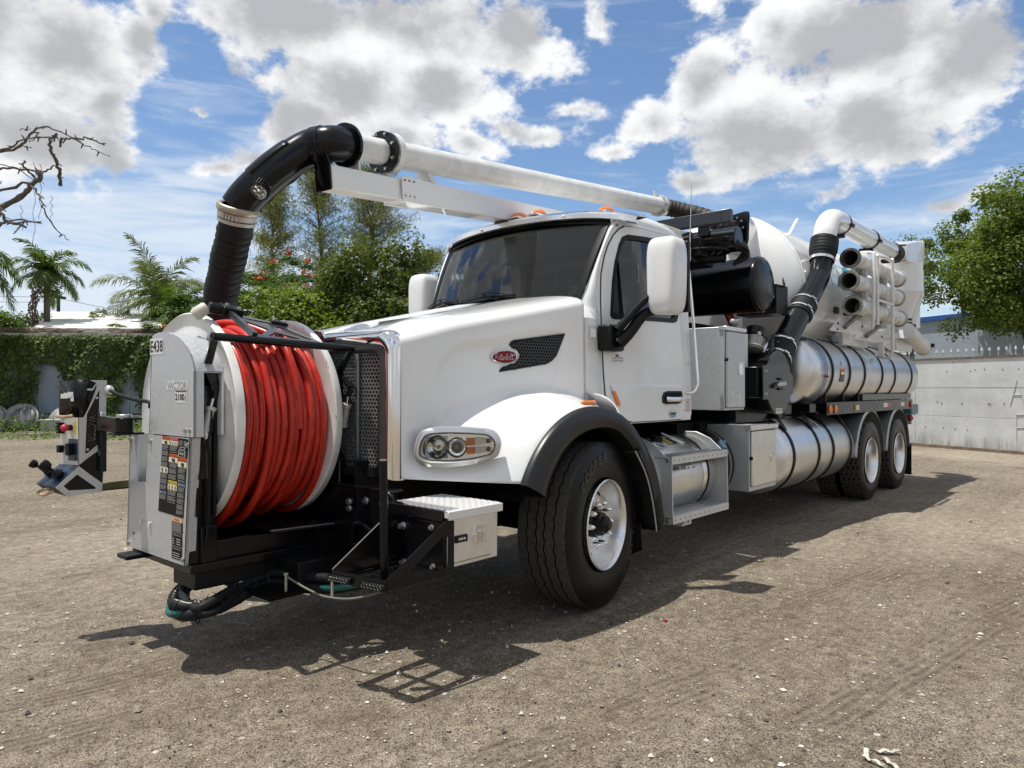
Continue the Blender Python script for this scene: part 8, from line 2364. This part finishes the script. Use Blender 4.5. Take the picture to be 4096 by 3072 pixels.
    mb.tube(q, Rd, 32, rad=[lerp(Rd+0.008, Rd+0.035, sstep(i/n_, 0, 0.55))+0.003*math.sin(i*1.7) for i in range(n_+1)]); cu = mb.build('duct_cuff', TRUCK, smooth=60)
    mb = MB(mat('bright_clamp', (0.72, 0.72, 0.70), 0.25, metal=0.85)); mb.lathe([(-0.018, Rd+0.012), (-0.018, Rd+0.018), (0.018, Rd+0.018), (0.018, Rd+0.012)], q[1], d_, 36); mb.build('band_clamp', cu)
    el = [H, H+Vector((-0.02, 0, 0.10)), Vector((-5.04, 1.05, 3.40)), Vector((-5.13, 1.05, 3.52)), Vector((-5.30, 1.05, 3.595)), Vector((-5.60, 1.05, 3.605))]
    mb = MB(WHITE); mb.tube(bez(el, 4), Rd+0.008, 36); mb.build('duct_elbow', TRUCK, smooth=30)
    mb = MB(WHITE); mb.cyl((-5.55, 1.05, 3.605), (-8.35, 1.05, 3.600), Rd, n=36); pp = mb.build('rear_duct', TRUCK)
    for x in (-5.62, -6.90, -8.02): mb = MB(SATIN); mb.lathe([(-0.03, Rd+0.003), (-0.03, Rd+0.010), (0.03, Rd+0.010), (0.03, Rd+0.003)], (x, 1.05, 3.604), (1,0,0), 36); mb.obox((x, 1.05+Rd+0.02, 3.56), ((1,0,0),(0,1,0),(0,0,1)), (0.05, 0.015, 0.02)); mb.box((x-0.03, 0.92, 3.42), (x+0.03, 1.10, 3.482)); mb.build('duct_strap', pp)
    mb = MB(HOSEB); mb.cyl((-8.08, 1.05, 3.60), (-8.36, 1.05, 3.60), Rd+0.012, n=36); mb.build('rear_cuff', pp)
    mb = MB(SATIN); mb.plate([(-4.05, 0.90, 2.70), (-3.80, 1.0, 2.70), (-3.72, 1.06, 2.60), (-3.95, 0.95, 2.60)], (0, 0, 0.02)); mb.box((-3.95, 0.55, 2.30), (-3.62, 1.0, 2.62)); mb.m(ZINC); mb.cyl((-3.62, 0.95, 2.48), (-3.60, 0.95, 2.48), 0.03, n=14); mb.build('duct_bracket', TRUCK, bevel=0.004)
    mb = MB(SATIN); mb.cyl((-4.05, 1.0, 2.06), (-4.35, 1.05, 2.06), 0.022, n=10); mb.build('black_peg', TRUCK)
build_behind_cab()

# ------------------------------------------------------------ aluminium water tanks along the left side (and their twins on the right)
def build_side():
    for sg in (1, -1):
        mb = MB(ALUT); R = 0.412
        mb.lathe([(-9.06, 0.0)]+[(-8.90-0.16*math.cos(q), R*math.sin(q)**0.9) for q in np.linspace(0.1, PI/2, 9)]+[(-8.88, R), (-6.24, R), (-6.238, R+0.004), (-6.222, R+0.004), (-6.22, R), (-4.31, R), (-4.29, R+0.003)]+[(-4.27+0.20*math.sin(q), R*math.cos(q)**0.75) for q in np.linspace(0.0, PI/2-0.03, 12)]+[(-4.068, 0.0)], (0, sg*0.83, 1.69), (1,0,0), 96)
        wt = mb.build('water_tank', TRUCK, smooth=40)
        for x in (-4.70, -5.35, -5.98, -6.81, -7.48, -8.47):
            mb = MB(SATIN); mb.lathe([(-0.020, R+0.001), (-0.020, R+0.012), (0.020, R+0.012), (0.020, R+0.001)], (x, sg*0.83, 1.69), (1,0,0), 64)
            mb.box((x-0.015, sg*1.15-0.015, 1.33), (x+0.015, sg*1.15+0.015, 1.45)); mb.build('tank_strap', wt)
        if sg > 0:
            mb = MB(glass_mat('clear_blue_tube', (0.75, 0.82, 0.95), 0.1, 1.4, 0.25, (0.3, 0.4, 0.6))); mb.tube([(-4.47, 0.83+(R+0.012)*math.cos(a), 1.69+(R+0.012)*math.sin(a)) for a in np.linspace(1.6, -0.9, 24)], 0.010, 8); mb.m(LRED); mb.sphere((-4.47, 0.83+R+0.012, 1.63), 0.018, 8, 6); mb.build('sight_tube', wt)
            Rv = Vector((-1,0,0))
            def on(x, a, l=0.004): return Vector((x, 0.83+(R+l)*math.cos(a), 1.69+(R+l)*math.sin(a)))
            def patch(m, x0, x1, a0, a1, l): mb.m(m); mb.grid([[on(x, a, l) for a in np.linspace(a0, a1, 5)] for x in (x0, x1)])
            mb = MB(LABK); patch(LABK, -4.97, -5.14, 0.02, -0.28, 0.003); patch(LORG, -4.97, -5.14, 0.10, 0.02, 0.003); patch(LCRM, -4.98, -5.13, 0.01, -0.08, 0.005)
            for k in range(5): patch(LTEXT, -4.985, -5.125, -0.11-k*0.032, -0.122-k*0.032, 0.005)
            patch(PAPER, -5.03, -5.08, 0.32, 0.16, 0.003); patch(LRED, -5.035, -5.075, 0.26, 0.22, 0.005); patch(LBLU, -5.035, -5.075, 0.31, 0.285, 0.005); mb.build('tank_label', wt, smooth=60)
        mb = MB(ALUT); R2 = 0.402
        mb.lathe([(-5.66, 0.0), (-5.64, 0.2), (-5.60, 0.33), (-5.54, R2-0.01), (-5.50, R2), (-4.60, R2), (-4.598, R2+0.003), (-4.582, R2+0.003), (-4.58, R2), (-3.36, R2), (-3.30, R2-0.012), (-3.235, 0.32), (-3.20, 0.18), (-3.19, 0.0)], (0, sg*0.83, 0.775), (1,0,0), 96)
        lw = mb.build('lower_water_tank', TRUCK, smooth=40)
        for x in (-3.50, -4.27, -4.76, -5.43):
            mb = MB(SATIN); mb.lathe([(-0.022, R2+0.001), (-0.022, R2+0.012), (0.022, R2+0.012), (0.022, R2+0.001)], (x, sg*0.83, 0.775), (1,0,0), 64)
            mb.box((x-0.05, sg*0.90-0.10, 1.17), (x+0.05, sg*0.90+0.14, 1.24)); mb.plate([(x+0.05, sg*1.02, 1.23), (x-0.05, sg*1.02, 1.23), (x-0.03, sg*1.14, 1.05), (x+0.03, sg*1.14, 1.05)], (0, sg*0.012, 0)); mb.build('tank_strap', lw)
        # lamp rail above the rear wheels
        mb = MB(BLACK); mb.box((-8.72, sg*1.18-0.018, 1.180), (-4.63, sg*1.18+0.018, 1.330)); mb.box((-8.72, sg*1.0-0.2, 1.178), (-4.63, sg*1.18-0.015, 1.19))
        rl = mb.build('lamp_rail', TRUCK, bevel=0.004)
        mb = MB(DGREY); mb.box((-8.75, sg*1.10-0.06, 1.335), (-6.14, sg*1.10+0.07, 1.418)); mb.build('upper_rail', rl, bevel=0.004)
        mb = MB(BLACK)
        for x in (-3.55, -4.3): mb.box((x-0.10, sg*1.05-0.12, 1.22), (x+0.10, sg*1.05+0.10, 1.32))
        mb.box((-4.63, sg*0.75-0.3, 1.10), (-3.3, sg*0.75+0.2, 1.22)); mb.build('rail_bracket', TRUCK, bevel=0.006)
        y = sg*1.199
        for x, m, nm in ((-4.735, AMBER, 'side_lamp'), (-4.925, AMBER, 'side_lamp'), (-8.60, REDL, 'tail_side_lamp')):
            mb = MB(m); mb.lathe([(0, 0.052), (0.012, 0.052), (0.022, 0.03), (0.024, 0.0)], (x, y, 1.25), (0,sg,0), 22); mb.build(nm, rl)
        mb = MB(LYEL); mb.box((-5.86, min(y, y+sg*0.010), 1.215), (-5.70, max(y, y+sg*0.010), 1.285)); mb.m(PAPER); mb.box((-5.83, min(y, y+sg*0.014), 1.225), (-5.73, max(y, y+sg*0.014), 1.275)); mb.build('work_light', rl)
        for a, b in ((-7.03, -7.24), (-7.985, -8.19)):
            mb = MB(mat('reflective_silver', (0.75, 0.76, 0.75), 0.35)); mb.box((b, min(y, y+sg*0.0015), 1.232), (a, max(y, y+sg*0.0015), 1.290)); mb.m(mat('reflective_red', (0.48, 0.03, 0.04), 0.35)); mb.box((b-0.22, min(y, y+sg*0.0015), 1.232), (b-0.002, max(y, y+sg*0.0015), 1.290)); mb.build('reflective_tape', rl)
        for k, x in enumerate((-5.25, -5.40, -5.50, -6.15, -6.3, -6.55, -6.62, -6.75, -6.88, -7.6, -7.68, -8.3)): bolt(rl, (x, y, 1.24+0.03*((k*7) % 3-1)), (0,sg,0), 0.008, 0.005)
        # wheel fenders of plain sheet
        fm = mat('pale_sheet_metal', (0.55, 0.56, 0.57), 0.32, metal=0.7, var=0.08, rvar=0.06)
        for cx in (-6.434, -7.883):
            for a0, a1 in ((4, 82), (98, 178)):
                mb = MB(fm); P = []
                for q in np.linspace(a0, a1, 22):
                    a = math.radians(q); r = 0.655
                    x, z = cx+r*math.cos(a)*1.02, 0.56+r*math.sin(a)
                    P.append([(x, sg*0.60, z), (x, sg*1.185, z), (x-0.03*math.cos(a), sg*1.20, z-0.03*math.sin(a))])
                mb.grid(P); f = mb.build('wheel_fender', TRUCK, smooth=60); f.modifiers.new('sheet', 'SOLIDIFY').thickness = 0.005
        mb = MB(RUBBER); mb.box((-8.64, sg*0.88-0.30, 0.14), (-8.62, sg*0.88+0.32, 0.62)); mb.build('mud_flap', TRUCK)
    # vacuum tube rack, hinged down beside the tank
    mb = MB(WHITE2)
    for x, z1 in ((-5.66, 3.20), (-6.58, 3.16)):
        mb.plate([(x, 1.16, 2.32), (x, 1.36, 2.30), (x, 1.36, z1), (x, 1.16, z1+0.02)], (-0.014, 0, 0))
    mb.box((-6.60, 1.05, 2.05), (-5.55, 1.10, 2.30)); rk = mb.build('tube_rack', TRUCK, bevel=0.004)
    mb = MB(WHITE2)
    q = [(-5.66, 1.22, 2.24), (-5.66, 1.38, 2.24), (-5.66, 1.425, 2.30), (-5.67, 1.43, 2.7), (-5.69, 1.43, 3.12), (-5.70, 1.40, 3.20), (-5.70, 1.20, 3.22)]
    mb.tube(bez(q, 5), 0.021, 8); mb.build('rack_tube', rk, smooth=60)
    mb = MB(WHITE2); q = [(-5.84, 1.43, 2.30), (-5.84, 1.43, 3.10), (-5.88, 1.43, 3.18), (-6.48, 1.43, 3.20), (-6.56, 1.43, 3.12), (-6.56, 1.43, 1.98)]
    mb.tube(bez(q, 6), 0.021, 8); mb.tube([(-5.84, 1.43, 2.62), (-6.56, 1.43, 2.62)], 0.019, 8); mb.build('rack_tube', rk, smooth=60)
    mb = MB(WHITE2); mb.plate([(-5.05, 1.10, 2.20), (-5.68, 1.30, 2.16), (-5.70, 1.30, 2.34), (-5.30, 1.15, 2.40)], (0, -0.012, 0)); mb.plate([(-5.95, 1.10, 2.14), (-6.58, 1.30, 2.10), (-6.60, 1.30, 2.26), (-6.2, 1.15, 2.32)], (0, -0.012, 0)); hg = mb.build('rack_hinge', rk)
    for p in ((-5.6, 1.31, 2.27), (-5.15, 1.16, 2.29), (-6.5, 1.31, 2.19), (-5.2, 1.14, 2.22)): bolt(hg, p, (0,1,0), 0.014, 0.008, m=SATIN)
    mb = MB(mat('grey_spring', (0.20, 0.21, 0.20), 0.45, metal=0.6))
    for a, b in ((Vector((-5.22, 1.22, 2.24)), Vector((-5.52, 1.30, 2.42))), (Vector((-6.12, 1.22, 2.18)), Vector((-6.42, 1.30, 2.33)))):
        mb.cyl(a, b, 0.028, n=14); e = (b-a).normalized(); mb.tube([b+e*0.03+Vector((0.03*math.cos(t), 0, 0.03*math.sin(t))) for t in np.linspace(0, 6, 12)], 0.005, 5)
    mb.build('gas_spring', rk)
    mb = MB(mat('grey_latch', (0.28, 0.29, 0.28), 0.45, metal=0.6))
    for x in (-5.52, -6.44):
        for z in (2.925, 2.645): mb.cyl((x+0.12, 1.34, z), (x-0.09, 1.34, z), 0.020, n=10); mb.cyl((x+0.10, 1.34, z), (x+0.04, 1.34, z), 0.030, n=10); mb.cyl((x+0.06, 1.28, z), (x+0.06, 1.28, z+0.10), 0.014, n=8)
    mb.build('rack_latch', rk)
    mb = MB(SATIN)
    for x in (-5.58, -6.50):
        for z in (2.794, 2.504): mb.lathe([(-0.03, 0.108), (-0.03, 0.116), (0.0, 0.116), (0.0, 0.108)], (x, 1.3, z), (1,0,0), 20, ref=(0,0,1), a0=-1.7, a1=1.5)
    mb.build('tube_strap', rk)
    mb = MB(WHITE2); mb.tube([(-6.56, 1.43, 2.0), (-6.58, 1.40, 1.90), (-6.62, 1.20, 1.94)], 0.019, 8); mb.box((-6.52, 1.28, 1.92), (-6.46, 1.34, 2.12)); mb.build('rack_leg', rk)
    # separators at the back
    mb = MB(WHITE)
    for cx, cy, r, h0, hb in ((-8.95, 1.0, 0.30, 3.52, 2.40), (-9.55, 0.95, 0.24, 3.48, 2.45)):
        mb.lathe([(hb-3.0+3.0, r*0.30), (2.62, r*0.42), (3.05, r*0.98), (3.05, r*1.01), (3.08, r*1.01), (3.08, r), (h0, r), (h0, 0.0)], (cx, cy, 0), (0,0,1), 40)
    cy_ = mb.build('cyclone', TRUCK, smooth=30)
    mb = MB(WHITE); mb.plate([(-8.30, 0.80, 3.48), (-8.30, 1.22, 3.48), (-8.30, 1.22, 3.70), (-8.30, 0.80, 3.74)], (-0.05, 0, 0))
    mb.add([(-8.32,0.86,3.47),(-8.32,1.20,3.47),(-8.32,1.20,3.73),(-8.32,0.86,3.76),(-9.25,0.70,3.56),(-9.25,1.22,3.56),(-9.25,1.22,3.92),(-9.25,0.70,3.98)], [(0,1,5,4),(1,2,6,5),(2,3,7,6),(3,0,4,7),(4,5,6,7)]); mb.box((-9.36, 0.7, 3.55), (-9.252, 1.24, 3.93)); mb.build('transition_hood', cy_)
    mb = MB(WHITE); mb.plate([(-9.85, 1.0, 2.55), (-9.85, 1.0, 3.30), (-9.95, 0.6, 3.40), (-9.95, 0.6, 2.45)], (-0.1, 0.05, 0)); mb.build('rear_door', TRUCK)
    mb = MB(SATIN); mb.lathe([(0, 0.135), (0, 0.145), (0.05, 0.145), (0.05, 0.135)], (-8.95, 1.0, 2.52), (0,0,1), 28); mb.lathe([(0, 0.13), (0, 0.14), (0.03, 0.14), (0.03, 0.13)], (-8.95, 1.0, 2.60), (0,0,1), 28); mb.lathe([(0, 0.11), (0, 0.12), (0.06, 0.12), (0.06, 0.11)], (-9.55, 0.95, 2.52), (0,0,1), 28); mb.build('cone_clamp', cy_)
    mb = MB(WHITE2); a, b = Vector((-8.52, 1.16, 2.40)), Vector((-9.45, 1.20, 2.19)); mb.cyl(a, b, 0.125, n=32); mb.cyl(a+Vector((0.0,0,0.0)), a+(a-b).normalized()*0.012, 0.128, n=32); mb.cyl(b, b+(b-a).normalized()*0.05, 0.145, n=32); ot = mb.build('drain_tube', TRUCK)
    mb = MB(SATIN); mb.box((-9.50, 1.28, 2.18), (-9.40, 1.36, 2.24)); mb.build('drain_handle', ot)
    mb = MB(WHITE2); mb.plate([(-8.5, 1.02, 2.10), (-8.9, 1.15, 2.08), (-8.9, 1.15, 2.28), (-8.5, 1.02, 2.30)], (0, -0.02, 0)); mb.build('drain_bracket', ot)
    # rear bumper corner
    mb = MB(BLUEPAINT); mb.box((-9.25, -1.15, 1.08), (-8.80, 1.17, 1.24)); mb.build('rear_bumper', TRUCK, bevel=0.02)
    mb = MB(SATIN); mb.box((-9.1, -1.1, 0.92), (-8.75, 1.1, 1.07)); rb = mb.build('rear_beam', TRUCK)
    for y in (1.02, -1.02): mb = MB(REDL); mb.sphere((-8.96, y+0.09*(1 if y > 0 else -1), 1.02), 0.05, 12, 8); mb.build('tail_lamp', rb)
    # spare suction tubes resting in the rack
    labs = ('top grey white suction tube in the side rack with a dark rubber mouth', 'middle suction tube in the side rack with a chipped flange', 'lowest suction tube in the side rack with a crusty flange')
    for k, (z, xf) in enumerate(((3.072, -5.16), (2.794, -5.115), (2.504, -5.24))):
        t = thing('suction_tube', labs[k], 'suction tube', (xf, 1.30, z), 0, 'spare suction tubes stored in the side rack')
        mb = MB(TUBEW); mb.cyl((-0.03, 0, 0), (-2.22, 0, 0), 0.101, n=36, caps=False); mb.build('barrel', t)
        mb = MB(mat('inside_dark_grey', (0.075, 0.074, 0.07), 0.7, var=0.4, vscale=8)); mb.cyl((0.0, 0, 0), (-2.2, 0, 0), 0.090, n=36, caps=False); mb.build('bore', t)
        fm2 = mat('dull_flange_'+('rubber', 'rusty', 'crusty')[k], ((0.10, 0.10, 0.10), (0.22, 0.21, 0.19), (0.36, 0.35, 0.32))[k], 0.75, var=0.35, vscale=25, bump=0.03, bscale=60)
        mb = MB(fm2); mb.lathe([(-0.03, 0.100), (-0.03, 0.120), (0.0, 0.124), (0.006, 0.118), (0.006, 0.092), (-0.02, 0.089)], (0,0,0), (1,0,0), 44); mb.build('flange', t)
        mb = MB(mat('end_flange', (0.40, 0.40, 0.39), 0.6, var=0.3)); mb.lathe([(0.02, 0.1), (0.02, 0.118), (-0.012, 0.122), (-0.02, 0.1)], (-2.2,0,0), (1,0,0), 40); mb.build('flange', t)
build_side()
